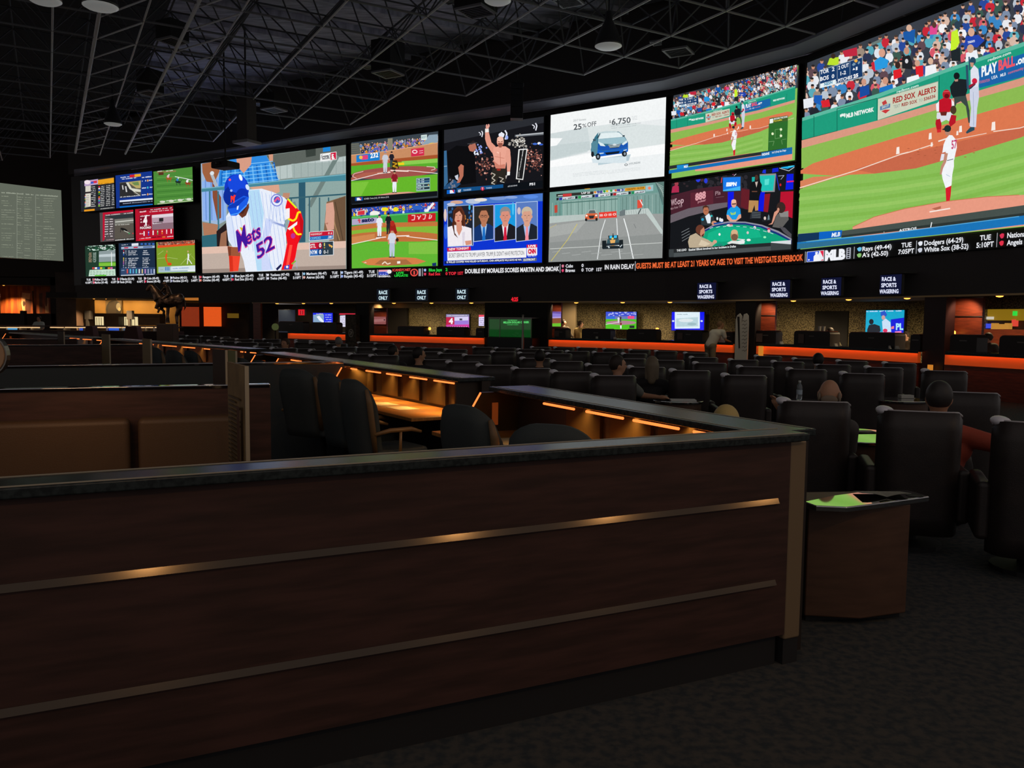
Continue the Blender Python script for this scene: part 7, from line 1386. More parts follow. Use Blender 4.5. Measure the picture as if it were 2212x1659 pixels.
for x, s_, e_ in ((815, .3, 16), (1198, .3, 16), (1652, .2, 27), (2080, .2, 36), (1222, 1.6, 14)):
    p_, _ = W(x, s_); q_, _ = W(x, s_ + .5); lamp('added_panel_light', 'SPOT', (p_.x, p_.y, 2.16), e_, (1, .66, .4), .05, (q_.x, q_.y, 1.3), 110)  # lamps without fixtures, added to brighten the red panels and corner wall

# ================================================================ carrels, booths and near furniture
V2 = lambda x, y: Vector((x, y))
N3 = lambda p, z: (p.x, p.y, z)
D1 = V2(.9004, .4351); N1 = V2(-.4351, .9004)          # along the near partition, and away from the camera
CRN = V2(1.335, 3.763)
M_gcap = M_gran
M_bpanel = mat('bronze_panel', 0x5c4a2c, .3, metal=.5, noise=(3, 0x443620, .3, .7))
M_beige = mat('beige_post', 0x937e64, .3, metal=.3)
pw = thing('near_partition', 'long dark wood partition with a granite cap and two metal strips, nearest the viewer', 'partition')
L0 = CRN - D1 * 6.2
def seg(mb, a, b, n, t0, t1, z0, z1):
    return mb.prism([a + n * t0, b + n * t0, b + n * t1, a + n * t1], z0, z1)
E1 = CRN - D1 * .06
m = MB(); seg(m, L0, E1, N1, 0, .12, .15, 1.06); m.build('wood_panel', M_wood, pw)
m = MB(); seg(m, L0, E1 - D1 * .02, N1, .035, .10, 0, .15); m.build('toe_kick', M_black, pw)
m = MB(); seg(m, L0, CRN + D1 * .02, N1, -.035, .17, 1.06, 1.095); m.build('cap', M_gcap, pw, bevel=.006)
for t_ in (-.02, .15): m = MB(); seg(m, L0, CRN, N1, t_, t_ + .006, 1.095, 1.098); m.build('cap_inlay', mat('inlay_painted_glint', 0xb0a898, .4), pw)  # glint of the metal lines put into a pale paint colour
for z in (.79, .41):
    m = MB(); a = L0 - N1 * .001; b = E1 - D1 * .07 - N1 * .001; tn = .0113 if z > .6 else .0127; m.hexa([N3(a, z - .0115), N3(b, z - .0115), N3(b - N1 * .014, z - .0115), N3(a - N1 * .014, z - .0115)], [N3(a, z + .0115), N3(b, z + .0115), N3(b - N1 * (.014 - tn), z + .0115), N3(a - N1 * (.014 - tn), z + .0115)]); m.build('metal_strip', M_brass, pw)
m = MB(); c = CRN - D1 * .025; seg(m, c - D1 * .035, c + D1 * .065, N1, .0, .12, .12, 1.06); m.build('end_post', M_beige, pw, bevel=.012)
m = MB(); seg(m, c - D1 * .03, c + D1 * .06, N1, .01, .10, 0, .12); m.build('post_foot', M_black, pw)
for s_ in (.24, 3.46, 5.5, 8.1):
    q_ = V2(-1.22, 2.52) + D1 * s_ - N1 * 4.7; h_ = V2(-1.22, 2.52) + D1 * (s_ / 3.07); lamp('ceiling_spot', 'SPOT', (q_.x, q_.y, 4.5), 38, (1, .58, .22), .05, (h_.x, h_.y, .6), 60)

def on(A, B, px):
    d = ray(px, 700); e = B - A; det = d.x * (-e.y) + e.x * d.y; t = (A.x * (-e.y) + e.x * A.y) / det
    return V2(d.x * t, d.y * t)
M_tube = M_strip
def carrel(lab, A, B, bays, side=-1, endpanel=True, lit=26, mids=(), desk=True, label_strip=True):
    """a run of betting carrels from A (near the viewer) to B; bays are photo columns of each light tube"""
    t = thing('carrel_run', lab, 'desk'); d = (B - A).normalized(); n = V2(-d.y, d.x)     # n points to the seated side
    m = MB(); seg(m, A, B, n, -.12, .26, 1.055, 1.09); m.build('cap', M_gcap, t, bevel=.006)
    for o_ in (-.09, .22): m = MB(); seg(m, A, B, n, o_, o_ + .008, 1.09, 1.093); m.build('cap_inlay', mat('inlay_painted_glint', 0, 0), t)
    m = MB(); seg(m, A, B, n, -.07, .02, 0, 1.055); m.build('back_panel', mat('carrel_black', 0x2a211c, .5), t)
    if desk:
        m = MB(); seg(m, A + d * .1, B + d * .16, n, .02, .66, .72, .75); m.build('desktop', M_oak, t, bevel=.005)
    for (x0, x1) in bays:
        A2 = A + n * .235; B2 = B + n * .235
        p = on(A2, B2, x1); q = on(A2, B2, x0)
        if (q - p).dot(d) < 0: p, q = q, p
        m = MB(); seg(m, p - d * .015, q + d * .015, n, -.213, -.19, .78, 1.045); m.build('bay_panel', M_bpanel, t)
        m = MB(); m.tube([N3(p, 1.035), N3(q, 1.035)], .0085, 6); m.build('light_tube', M_tube, t)
        c = (p + q) / 2 - n * .03; L_ = (q - p).length
        o = lamp('tube_light', 'AREA', N3(c, 1.03), lit * L_ * .30, (1, .52, .16), L_ * .9, (c.x, c.y, 0), sy=.04); o.data.spread = radians(125)
    def divider(p, name='end_divider', ed=True):
        m = MB(); m.hexa([N3(p + n * .02, .75), N3(p + n * .52, .75), N3(p + n * .52 + d * .03, .75), N3(p + n * .02 + d * .03, .75)][::-1], [N3(p + n * .02, 1.05), N3(p + n * .34, 1.05), N3(p + n * .34 + d * .03, 1.05), N3(p + n * .02 + d * .03, 1.05)][::-1]); m.build(name, M_bpanel, t)
        if ed: m = MB(); m.tube([N3(p + n * .525, .76), N3(p + n * .345, 1.05)], .007, 6); m.build('edge_tube', M_tube, t)
    divider(B - d * .04)
    for x in mids: divider(on(A, B, x), 'mid_divider')
    if endpanel: m = MB(); p = A + d * .05; m.prism([p + n * .02, p + n * .25, p + n * .25 + d * .03, p + n * .02 + d * .03], 0, 1.05); m.build('end_panel', mat('carrel_black', 0, 0), t)
    if label_strip:
        m = MB(); p = B - d * .045 + n * .2; m.prism([p, p + n * .05, p + n * .05 - d * .004, p - d * .004], .8, .97); m.build('label_strip', mat('orange_label', 0x8a4820, .6, emit=0x7a3410, es=.5), t)
    return t, d, n
A1_, B1_ = V2(1.37, 3.90), V2(.05, 6.38)
carrel('near carrel run with orange tubes, joined to the near partition corner', A1_, B1_, ((1177, 1243), (1270, 1350), (1373, 1472), (1505, 1566)))
A2_, B2_ = V2(-.25, 7.27), V2(-3.48, 12.21)
carrel('middle carrel run with a blue sheen on its cap and four bright orange tubes', A2_, B2_, ((790.5, 821.7), (835, 866.5), (885.5, 922), (938, 981.7), (745, 770), (703, 730), (664, 688), (628, 650)), lit=30, mids=(800, 655))
A3_, B3_ = V2(-4.11, 13.41), V2(-8.9, 18.6)
carrel('far carrel run beyond the middle one with small amber lights', A3_, B3_, ((540, 552), (519, 530), (494, 508), (466, 480), (440, 452), (395, 420), (350, 380), (300, 330)), lit=18)
A4_, B4_ = V2(-9.5, 19.2), V2(-14.5, 24.2)
carrel('farthest carrel run before the long race desk', A4_, B4_, ((150, 170), (178, 196), (208, 222)), lit=12)
# dark posts between the bright bays of the middle run are the gaps; papers on the desks
for i, (A, B, x, w_) in enumerate(((A2_, B2_, 870, .5), (A2_, B2_, 830, .4), (A1_, B1_, 1100, .4))):
    d = (B - A).normalized(); n = V2(-d.y, d.x); c = on(A + n * .38, B + n * .38, x)
    m = MB(); m.prism([c - d * .15 - n * .1, c + d * .15 - n * .1, c + d * .16 + n * .1, c - d * .14 + n * .1], .7505, .7525); tag(m.build('betting_slip', mat('slip_paper', 0xb0a484, .7)), ('loose betting sheet on the middle desk, nearer the aisle', 'loose betting sheet on the middle desk, further from the aisle', 'loose betting sheet on the near desk beside the rounded chair')[i], 'paper')

# booth rows on the statue side
M_cap2 = mat('polished_rail', 0xd0d2d8, .06, metal=1.0)
def booth(lab, A, B, z=1.09, face=M_wood, side=None, cush=()):
    t = thing('booth_row', lab, 'booth'); d = (B - A).normalized(); n = V2(-d.y, d.x)
    m = MB(); seg(m, A, B, n, 0, .07, z, z + .03); m.build('rail', M_cap2, t, bevel=.006)
    m = MB(); seg(m, A, B, n, .005, .065, 0, z); m.build('back_board', face, t)
    for k, (x0, x1) in enumerate(cush):
        Ac = A - n * .16; Bc = B - n * .16; p = on(Ac, Bc, x0); q = on(Ac, Bc, x1)
        m = MB(); m.prism([p, q, q + n * .15, p + n * .15], .47, z - .175); m.build('back_cushion', mat('booth_cushion', 0x54402c, .5, bump=.2, bscale=200), t, bevel=.04, seg=4)
        m = MB(); m.prism([p - n * .38, q - n * .38, q + n * .02, p + n * .02], .3, .46); m.build('seat_cushion', MATS['booth_cushion'], t, bevel=.04, seg=3)
    if cush:
        p = on(A - n * .16, B - n * .16, cush[0][0]); q = on(A - n * .16, B - n * .16, cush[-1][1])
        m = MB(); m.prism([p - n * .34, q - n * .34, q + n * .15, p + n * .15], 0, .3); m.build('bench_base', M_black, t)
    return t
dA = V2(1.57, .63).normalized()
booth('nearest booth back with two padded seats and a bright polished rail', V2(-1.75, 5.94) - dA * 4.5, V2(-1.75, 5.94), cush=((-140, 274), (291, 500)))
dB = V2(2.02, 1.0).normalized()
booth('second booth back, blue grey under a thin polished rail', V2(-1.88, 9.18) - dB * 9, V2(-1.88, 9.18), face=M_fabric)
dC = V2(1.67, .95).normalized()
booth('third booth back, reaching toward the wall mural side', V2(-6.2, 14.2) - dC * 9, V2(-6.2, 14.2))
booth('farthest booth back before the maroon booths', V2(-9.2, 17.4) - dC * 9, V2(-9.2, 17.4), z=1.08)
lamp('booth_glow', 'AREA', (-2.6, 4.6, 1.45), 2.2, (1, .5, .2), .6, (-3.0, 5.4, .9), sy=.1)
# standing boards between the booths
def board(lab, x0, x1, yt, D0, Dd=0.3, m_=None, name='standing_board', text=False):
    a = PD(x0, yt, D0 + Dd); b = PD(x1, yt, D0); z = (a.z + b.z) / 2
    A = V2(a.x, a.y); B = V2(b.x, b.y); d = (B - A).normalized(); n = V2(-d.y, d.x)
    t = thing(name, lab, 'sign', group=None)
    m = MB(); m.prism([A, B, B + n * .018, A + n * .018], 0, z); m.build('board', m_ or mat('kraft_board', 0x9a7c50, .7, noise=(6, 0x7e6440, .35, .65)), t)
    m = MB(); m.prism([B, B + d * .008, B + d * .008 + n * .02, B + n * .02], 0, z); m.build('edge_trim', mat('pale_edge', 0xb8aa90, .5), t)
    if text:
        q = Pic((A.x - n.x * -.002, A.y), (B.x, B.y), 0, z); q.A -= q.N * .0; q.c = None
        for k in range(26):
            y = .86 - k * .018; q.put([[(.16, y), (.16 + random.Random(k).uniform(.35, .7), y), (.16 + random.Random(k).uniform(.35, .7), y + .008), (.16, y + .008)]], 0x5a4830)
        q.r(0x5c3824, .74, .62, .9, .84); q.build('print', t, PAINT)
board('tall brown printed board rising behind the near partition', 491, 528, 786, 4.25, .4, text=True)
board('dark brown board with a pale edge behind the nearest booth', 459, 486, 755, 7.4, .25, mat('dark_board', 0x3c2c22, .7))
board('short greenish board next to the dark brown one', 492, 508, 757, 9.2, .25, mat('green_board', 0x8a8a58, .7))
board('slim tan board standing behind the second booth', 307, 324, 732, 10.7, .3, mat('tan_board', 0x84704e, .7))
board('small tan board further back past the slim one', 219, 235, 722, 13.3, .3, mat('tan_board2', 0x7a6848, .7))
board('small dark board furthest back before the race desk', 124, 137, 716, 16.7, .3, mat('brown_board', 0x40301f, .7))
p = PD(-30, 767, 3.2); t = thing('round_sign', 'pale round sign with a grey rim at the very edge of the view', 'sign', (p.x, p.y, 0))
MB().tube([(0, -.012, p.z), (0, .012, p.z)], .076, 28).build('disc', mat('peach_disc', 0xb8906c, .6), t); MB().tube([(0, -.006, p.z), (0, .018, p.z)], .084, 28).build('rim', M_steel, t); MB().lathe([(.14, 0), (.14, .02), (.02, .03), (.02, p.z - .08)], n=12).build('post', M_black, t)

# swivel office chairs at the carrels
def shell(hw, z0, z1, r, th, curve, lean=0.0, taper=0.0, nx=14, nz=8, power=4):
    mb = MB(); F = []; Bk = []
    for j in range(nz + 1):
        v = j / nz
        for i in range(nx + 1):
            u = -1 + 2 * i / nx
            w_ = hw * (1 - taper * (1 - v)); x = u * w_
            top = z1 - r * (1 - sqrt(max(0, 1 - max(0, (abs(x) - (hw - r)) / r) ** 2))) if abs(x) > hw - r else z1
            z = z0 + (top - z0) * v
            y = curve * abs(u) ** power - lean * (z - z0)
            e = min(1, (1 - abs(u)) * 5 + .25) * min(1, (1 - v) * 4 + .35)
            F.append((x, y + th / 2 * e, z)); Bk.append((x, y - th / 2 * e, z))
    n = (nx + 1) * (nz + 1); fs = []
    for j in range(nz):
        for i in range(nx):
            a = j * (nx + 1) + i; b = a + 1; c = b + nx + 1; d = a + nx + 1
            fs += [(a, d, c, b), (n + a, n + b, n + c, n + d)]
    for i in range(nx): fs += [(i, i + 1, n + i + 1, n + i), (nz * (nx + 1) + i + 1, nz * (nx + 1) + i, n + nz * (nx + 1) + i, n + nz * (nx + 1) + i + 1)]
    for j in range(nz):
        a = j * (nx + 1); fs += [(a + nx + 1, a, n + a, n + a + nx + 1)]
        a += nx; fs += [(a, a + nx + 1, n + a + nx + 1, n + a)]
    return mb.add(F + Bk, fs)
def swivel_chair():
    t = thing('office_chair', '', 'chair')
    shell(.25, .42, 1.1, .2, .11, .07, lean=.16, taper=.12).build('backrest', M_fabric, t, smooth=True)
    for s_ in (1,): MB().tube([(s_ * .226, -.0, .50), (s_ * .24, -.03, .7), (s_ * .25, -.065, .92), (s_ * .235, -.085, 1.03)], [.02, .026, .026, .014], 8).build('side_band', mat('tan_band', 0x6e573c, .5), t, smooth=True)
    m = MB(); m.prism([(-.25, .0), (.25, .0), (.25, .46), (.2, .52), (-.2, .52), (-.25, .46)], .42, .52); m.build('seat', M_fabric, t, bevel=.03, seg=3)
    for s_ in (-1, 1):
        m = MB(); m.tube([(s_ * .25, -.02, .66), (s_ * .29, .1, .69), (s_ * .29, .3, .69), (s_ * .28, .4, .66)], [.016, .02, .02, .012], 8); m.tube([(s_ * .29, .2, .69), (s_ * .28, .2, .5), (s_ * .2, .2, .44)], .014, 6); m.build('armrest', mat('walnut_arm', 0x8a6a44, .35), t, smooth=True)
    MB().lathe([(.03, .1), (.03, .42)], (0, .22, 0), 10).build('column', M_black, t)
    m = MB()
    for k in range(5): a = 2 * pi * k / 5; m.tube([(0, .22, .12), (.28 * cos(a), .22 + .28 * sin(a), .06)], [.03, .018], 6); m.ell((.28 * cos(a), .22 + .28 * sin(a), .03), (.03, .03, .03), None, 8, 6)
    m.build('star_base', M_black, t)
    return t
sc0 = swivel_chair(); used = [0]
def office(px, py, ztop, rz, lab, s=1.0):
    D_ = P(px, py, ztop); o = sc0 if not used[0] else copy_tree(sc0); used[0] = 1
    o.location = (D_.x, D_.y, 0); o.rotation_euler = (0, 0, rz); o.scale = (s, s, ztop / 1.10 * 1.0); o['label'] = lab; o['group'] = 'swivel chairs at the carrels'; return o
R57 = -radians(52)
for a in ((655, 795, 1.1, R57 + .3, 'largest dark swivel chair, behind the blue lit booth rail end', 1.15), (728, 804, 1.1, R57, 'dark swivel chair between its two neighbours at the middle desk'), (782, 818, 1.1, R57, 'dark swivel chair with curved wooden arms at the middle desk'), (1025, 872, 1.1, R57 + .1, 'dark swivel chair at the aisle end of the middle desk', 1.0),
          (1200, 911, 1.1, -.35, 'round topped swivel chair peeping over the near partition', 1.0), (345, 750, 1.1, R57 + .2, 'swivel chair beside the slim tan board'), (388, 756, 1.14, R57 + .2, 'swivel chair in the middle of the far three'), (422, 757, 1.03, R57 + .2, 'swivel chair nearest the dark brown board'), (532, 772, 1.14, R57 + .2, 'swivel chair seen right behind the tall printed board'), (573, 778, 1.0, R57 + .2, 'swivel chair at the end of the middle carrel run')): office(*a)

# side tables with mirror like tops
M_top = mat('polished_table_top', 0xd8d8d8, .035, metal=1.0)
M_ped = mat('walnut_pedestal', 0x5c4030, .5, noise=(5, 0x4c3426, .3, .7), stretch=(1, 1, 6))
def side_table(lab, c, r, rz=0.0, z=.667, shape=None):
    t = thing('side_table', lab, 'table', (c[0], c[1], 0), rz); pts = shape or [(r * cos(a) * 1.15, r * sin(a)) for a in [2 * pi * k / 28 for k in range(28)]]
    MB().prism(pts, z - .028, z).build('table_top', M_top, t, bevel=.006); MB().prism([(x * .9, y * .9) for x, y in pts], .02, z - .03).build('pedestal', M_ped, t, bevel=.01)
    return t
tp = [P(x, y, .667) for x, y in ((1737, 1083), (1762, 1092), (1830, 1095), (1905, 1086), (2008, 1072), (1960, 1058), (1860, 1062), (1800, 1070))]
cx = sum(p.x for p in tp) / 8; cy = sum(p.y for p in tp) / 8
t = thing('side_table', 'nearest side table with a green mirrored top beside the partition end', 'table', (cx, cy, 0))
MB().prism([(p.x - cx, p.y - cy) for p in tp], .637, .667).build('table_top', M_top, t, bevel=.006)
bl = P(1736, 1345, 0); br = P(1956, 1338, 0); yb = bl.y
MB().prism([(bl.x - cx, bl.y - cy), ((bl.x + br.x) / 2 - cx, yb - cy - .035), (br.x - cx, br.y - cy), (br.x - cx - .02, br.y + .34 - cy), (bl.x - cx + .05, bl.y + .34 - cy)], .035, .637).build('pedestal', M_ped, t, bevel=.01, seg=2)
MB().prism([(bl.x - cx + .02, bl.y - cy + .03), (br.x - cx - .02, br.y - cy + .03), (br.x - cx - .04, br.y + .3 - cy), (bl.x - cx + .07, bl.y + .3 - cy)], 0, .035).build('plinth', M_black, t)
p = P(1976, 1070, .668); MB().lathe([(.042, .0), (.045, .002), (.038, .002), (.036, .0005)], (p.x - cx, p.y - cy, .667), 20).build('cup_hole', M_black, t)
p = P(1905, 1070, .668); t2 = thing('folded_paper', 'curled grey paper lying on the nearest side table', 'paper', (p.x, p.y, .668))
m = MB(); N_ = 10
for i in range(N_): x0 = -.13 + .26 * i / N_; x1 = x0 + .026; m.hexa([(x0, -.06, .004 + .02 * abs(sin(x0 * 14))), (x1, -.06, .004 + .02 * abs(sin(x1 * 14))), (x1, .07, .006), (x0, .07, .006)], [(x0, -.06, .006 + .02 * abs(sin(x0 * 14))), (x1, -.06, .006 + .02 * abs(sin(x1 * 14))), (x1, .07, .008), (x0, .07, .008)])
m.build('sheet', mat('grey_paper', 0x8e8e86, .7), t2)
tt = side_table('side table with a green reflection between two armchairs', (2.93, 6.85), .30)
for o in KIDS(tt):
    if o.name.startswith('table_top'): o.rotation_euler.x = radians(4); o.location.y = .047
p = P(1872, 935, .70); m = MB().prism([(-.12, -.1), (.13, -.08), (.12, .1), (-.11, .09)], .6675, .672); o = m.build('printed_sheet', mat('mottled_paper', 0x8c8c7c, .7, noise=(14, 0x3c3c34, .4, .6))); o.location = (2.98, 7.02, .008); tag(o, 'mottled printed sheet on the table between two armchairs', 'paper')
side_table('side table with a pale top before the dark haired head', (4.82, 10.15), .3)
o = MB().box(-.08, -.05, .668, .08, .05, .71).build('small_box', M_paper, bevel=.004); o.location = (4.95, 10.3, 0); tag(o, 'small cream box on the pale side table', 'box')
side_table('side table with white papers by the resting forearm', (1.98, 9.75), .26)
o = MB().prism([(-.15, -.1), (.15, -.1), (.17, .1), (-.13, .1)], .668, .678).build('paper_stack', mat('white_paper', 0xe0e0dc, .7)); o.location = (2.02, 9.72, 0); tag(o, 'small stack of white paper by the resting forearm', 'paper')
side_table('side table carrying the water bottle', (3.47, 9.95), .24)
bt = thing('water_bottle', 'clear plastic water bottle standing among the armchairs', 'bottle', (3.47, 9.9, .668))
MB().lathe([(.03, 0), (.034, .01), (.034, .15), (.03, .175), (.014, .205), (.013, .22)], n=16).build('bottle_body', mat('clear_plastic', 0xcfdde4, .08, trans=.75), bt, smooth=True); MB().lathe([(.0155, .215), (.0155, .236)], n=14).build('bottle_cap', M_white, bt); MB().lathe([(.0348, .07), (.0348, .125)], n=16).build('bottle_label', mat('bottle_label', 0xc0d0dc, .5), bt)

# ---------------------------------------------------------------- the viewing armchairs
def armchair():
    t = thing('armchair', '', 'chair')
    shell(.27, .14, 1.0, .055, .10, .09, lean=.06, nx=16, nz=7, power=6).build('backrest', M_leather, t, smooth=True)
    r = []
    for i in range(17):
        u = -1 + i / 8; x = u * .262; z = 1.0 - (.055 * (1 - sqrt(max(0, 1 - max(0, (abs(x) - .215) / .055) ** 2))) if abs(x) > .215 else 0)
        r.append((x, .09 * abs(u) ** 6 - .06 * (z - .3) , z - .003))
    MB().tube(r, .011, 6).build('piping', mat('edge_highlight_grey', 0xb8b4b8, .35), t, smooth=True)  # light tube drawn along the top edge as its highlight
    for s_ in (-1, 1):
        m = MB(); m.ell((s_ * .222, .045 if s_ < 0 else .14, .992 if s_ < 0 else .92), (.062, .075, .034), Matrix.Rotation(radians(9), 3, 'Y'), 14, 9); m.build('wing', M_wing_highlight, t, smooth=True)  # wing takes the pale highlight colour, the rest stays dark leather
        m = MB(); m.prism([(s_ * .34, .02), (s_ * .25, .02), (s_ * .25, .56), (s_ * .34, .56)], .22, .60); m.build('armrest', M_leather, t, bevel=.035, seg=3)
    m = MB(); m.prism([(-.25, .03), (.25, .03), (.25, .58), (-.25, .58)], .24, .44); m.build('seat', M_leather, t, bevel=.04, seg=3)
    MB().lathe([(.22, 0), (.22, .03), (.06, .05), (.05, .25)], (0, .26, 0), 16).build('pedestal_base', M_black, t)
    return t
ac0 = armchair(); ac_used = [0]; placed = []
def seat_at(px, py, rowname, k, turn=0.0, z=1.0, s=1.0):
    for s in (s, s - .03, s + .03, s - .06, s + .06, s - .09, s + .09, s - .12, s + .12):
        p = P(px, py + 3, z * s)
        if s > .85 and all((q_ - V2(p.x, p.y)).length > .56 for q_ in placed): break
    else: return
    placed.append(V2(p.x, p.y)); o = ac0 if not ac_used[0] else copy_tree(ac0); ac_used[0] = 1
    a = atan2(p.x, p.y) - .10 + turn; d = V2(sin(a), cos(a)); rgt = V2(d.y, -d.x)
    c = V2(p.x, p.y) + rgt * .25 * s
    o.location = (c.x, c.y, 0); o.rotation_euler = (0, 0, -a); o.scale = (s, s, s)
    o['label'] = rowname % ORD[k]; o['group'] = 'dark leather viewing armchairs'; return o
ROWS = [
 ('large dark armchair, %s from the partition end in the closest row', [(1687, 862), (1904, 882), (2153, 905)], 1.0),
 ('dark armchair with glowing counter beyond, %s of two beside the pale side table', [(1995, 797), (2021, 842)], 1.0),
 ('dark armchair, %s from the near carrel cap in the row before the bottle', [(1033, 786), (1109, 793), (1193, 800), (1281, 808), (1359, 790), (1450, 797), (1563, 807), (1702, 794), (1818, 803)], .98),
 ('dark armchair, %s from the aisle in the second row past the bottle', [(1127, 771), (1192, 777.5), (1268, 785), (1333, 772), (1413, 775), (1500, 781), (1595, 789), (1669, 778), (1764, 784), (1871, 790)], .97),
 ('dark armchair, %s from the middle carrels in the third row past the bottle', [(1063, 757), (1121, 759.5), (1182, 761), (1224, 756), (1282, 758), (1345, 761), (1492, 769), (1576, 774), (1632, 766), (1714, 772), (1809, 776.5), (1909, 781)], .96),
 ('dark armchair, %s from the end in the row just before the glowing counters', [(868, 747), (916, 749), (962, 752), (1023, 747), (1071, 749), (1119, 751.5), (1148, 747), (1170, 754), (1198, 748), (1248, 748), (1304, 750.5), (1360, 753), (1416, 755.5), (1479, 759.5)], .95),
 ('dark armchair, %s along the blue sheen cap of the middle carrels', [(628, 750.5), (669, 754), (710, 758.5), (755, 762), (800, 765), (852, 755), (900, 757), (949, 760.5), (1002, 764), (909, 774), (967, 779)], .97),
 ('dark armchair, %s from the statue in the row behind the middle carrels', [(545, 738), (578, 739), (550, 746), (586, 749.5), (638, 736), (670, 738), (707, 740), (722, 747), (768, 748), (808, 752), (774, 737), (810, 739)], .97),
 ('small far dark armchair, %s from the statue in the row furthest away', [(357, 728), (388, 730), (410, 739), (439, 740), (449, 732.5), (478, 735), (510, 737), (374, 721), (403, 722.5), (434, 723.5), (463, 725), (478, 728), (510, 730), (540, 730.5), (569, 730), (638, 732), (670, 734), (704, 734)], .97),
]
for nm, L_, s_ in ROWS:
    for k, (x, y) in enumerate(L_): seat_at(x, y, nm, k, s=s_, turn=-.02 if x > 1600 else -.06)
seat_at(1052, 837, 'low dark armchair, the %s one inside the gap between two carrel runs', 0, s=.9)
q_ = B1_ + V2(-.30, -.05); lamp('added_corner_light', 'AREA', (q_.x, q_.y, 1.0), 1.6, (1, .52, .16), .3, (q_.x - .05, q_.y - .1, 0), sy=.05)  # added lamp without a fixture, brightens the end of the near desk

# ================================================================ people
def soft(mb, name, m, parent, vox=.016, it=3):
    o = mb.build(name, m, parent, smooth=True)
    r = o.modifiers.new('remesh', 'REMESH'); r.mode = 'VOXEL'; r.voxel_size = vox; r.use_smooth_shade = True
    s = o.modifiers.new('smooth', 'SMOOTH'); s.iterations = it; s.factor = .5
    return o
def person(lab, loc, rz, pose, shirt, hair, skin=M_skin, trousers=None, bald=False, longhair=False, sleeves='short', vox=.016, scale=1.0):
    """local frame: the person faces +y"""
    t = thing('person', lab, 'person', loc, rz); t.scale = (scale,) * 3
    J = {k: Vector(v) for k, v in pose.items()}
    hd = J['head']; nk = J['neck']; ch = J['chest']; pv = J['pelvis']
    face = J.get('face', Vector((0, 1, 0))).normalized(); yaw = -atan2(face.x, face.y); R_ = Matrix.Rotation(yaw, 3, 'Z') @ Matrix.Rotation(J.get('tilt', Vector((0, 0, 0))).x, 3, 'X')
    b = MB()
    b.ell(hd, (.074, .092, .108), R_, 20, 14); b.ell(hd + R_ @ Vector((0, .03, -.055)), (.052, .058, .055), R_)
    b.tube([hd + R_ @ Vector((0, .088, .012)), hd + R_ @ Vector((0, .112, -.022)), hd + R_ @ Vector((0, .088, -.03))], [.008, .015, .01], 8)
    b.cap(hd + R_ @ Vector((-.022, .082, -.052)), hd + R_ @ Vector((.022, .082, -.052)), .009, .009, 8); b.ell(hd + R_ @ Vector((0, .07, .032)), (.05, .03, .014), R_)
    for s_ in (-1, 1): b.ell(hd + R_ @ Vector((s_ * .076, -.005, -.008)), (.012, .02, .032), R_, 10, 8)
    b.cap(nk - Vector((0, .0, .05)), hd - Vector((0, .01, .06)), .058, .052)
    for s_ in (-1, 1):
        k = 'L' if s_ < 0 else 'R'; sh, el, ha = J['sh' + k], J['el' + k], J['ha' + k]
        b.cap(nk - Vector((0, .01, .03)), sh, .06, .056); b.cap(sh, el, .05, .04); b.cap(el, ha, .038, .026)
        d = (ha - el).normalized(); u = d.cross(Vector((0, 0, 1))); u = (u if u.length > .1 else Vector((1, 0, 0))).normalized(); n = d.cross(u)
        b.ell(ha + d * .045, (.03, .03, .03)); pm = ha + d * .05; b.cap(ha, ha + d * .075, .024, .03)
        for i, (o_, L_) in enumerate(((-.027, .052), (-.009, .066), (.009, .062), (.027, .048))):
            a = ha + d * .085 + u * o_; c = a + d * L_ * .5 + n * -.004; e = c + d * L_ * .45 + n * .018; b.tube([a - d * .02, a, c, e], [.0095, .009, .0085, .007], 6)
        a = ha + d * .03 + u * (-.03 * s_); b.tube([a, a + u * (-.028 * s_) + d * .03, a + u * (-.03 * s_) + d * .06], [.011, .0105, .008], 6)
    b.cap(pv, ch, .13, .14); b.cap(ch + Vector((-.07, 0, .08)), ch + Vector((.07, 0, .08)), .1, .1)
    for s_ in 'LR':
        if 'kn' + s_ in J:
            hp = pv + Vector((.09 if s_ == 'R' else -.09, 0, -.02)); b.cap(hp, J['kn' + s_], .082, .056); b.cap(J['kn' + s_], J['ft' + s_], .054, .038); b.cap(J['ft' + s_] + Vector((0, -.03, -.04)), J['ft' + s_] + Vector((0, .15, -.055)), .038, .03)
    soft(b, 'body', skin, t, vox)
    c = MB(); c.cap(pv + Vector((0, 0, .03)), ch, .15, .158, 16); c.cap(ch + Vector((-.08, 0, .08)), ch + Vector((.08, 0, .08)), .118, .118, 16)
    c.cap(ch + (ch - pv).normalized() * .02, nk - Vector((0, 0, .05)), .12, .07)
    for k in 'LR':
        sh, el, ha = J['sh' + k], J['el' + k], J['ha' + k]
        c.cap(nk - Vector((0, .01, .05)), sh, .078, .072); c.cap(sh, sh.lerp(el, .62 if sleeves == 'short' else 1.0), .072, .066 if sleeves == 'short' else .054)
        if sleeves == 'long': c.cap(el, el.lerp(ha, .92), .052, .042)
    soft(c, 'shirt', shirt, t, vox, 5)
    if trousers:
        c = MB(); c.cap(pv + Vector((-.05, 0, 0)), pv + Vector((.05, 0, 0)), .14, .14)
        for s_ in 'LR':
            hp = pv + Vector((.09 if s_ == 'R' else -.09, 0, -.02)); c.cap(hp, J['kn' + s_], .098, .074); c.cap(J['kn' + s_], J['ft' + s_] + Vector((0, 0, .03)), .072, .066)
        soft(c, 'trousers', trousers, t, vox, 4)
        for s_ in 'LR':
            c = MB(); f_ = J['ft' + s_]; c.cap(Vector((f_.x, f_.y - .05, .045)), Vector((f_.x, f_.y + .17, .035)), .045, .034); c.build('shoe', M_black, t, smooth=True)
    h = MB(); N0 = len(h.v)
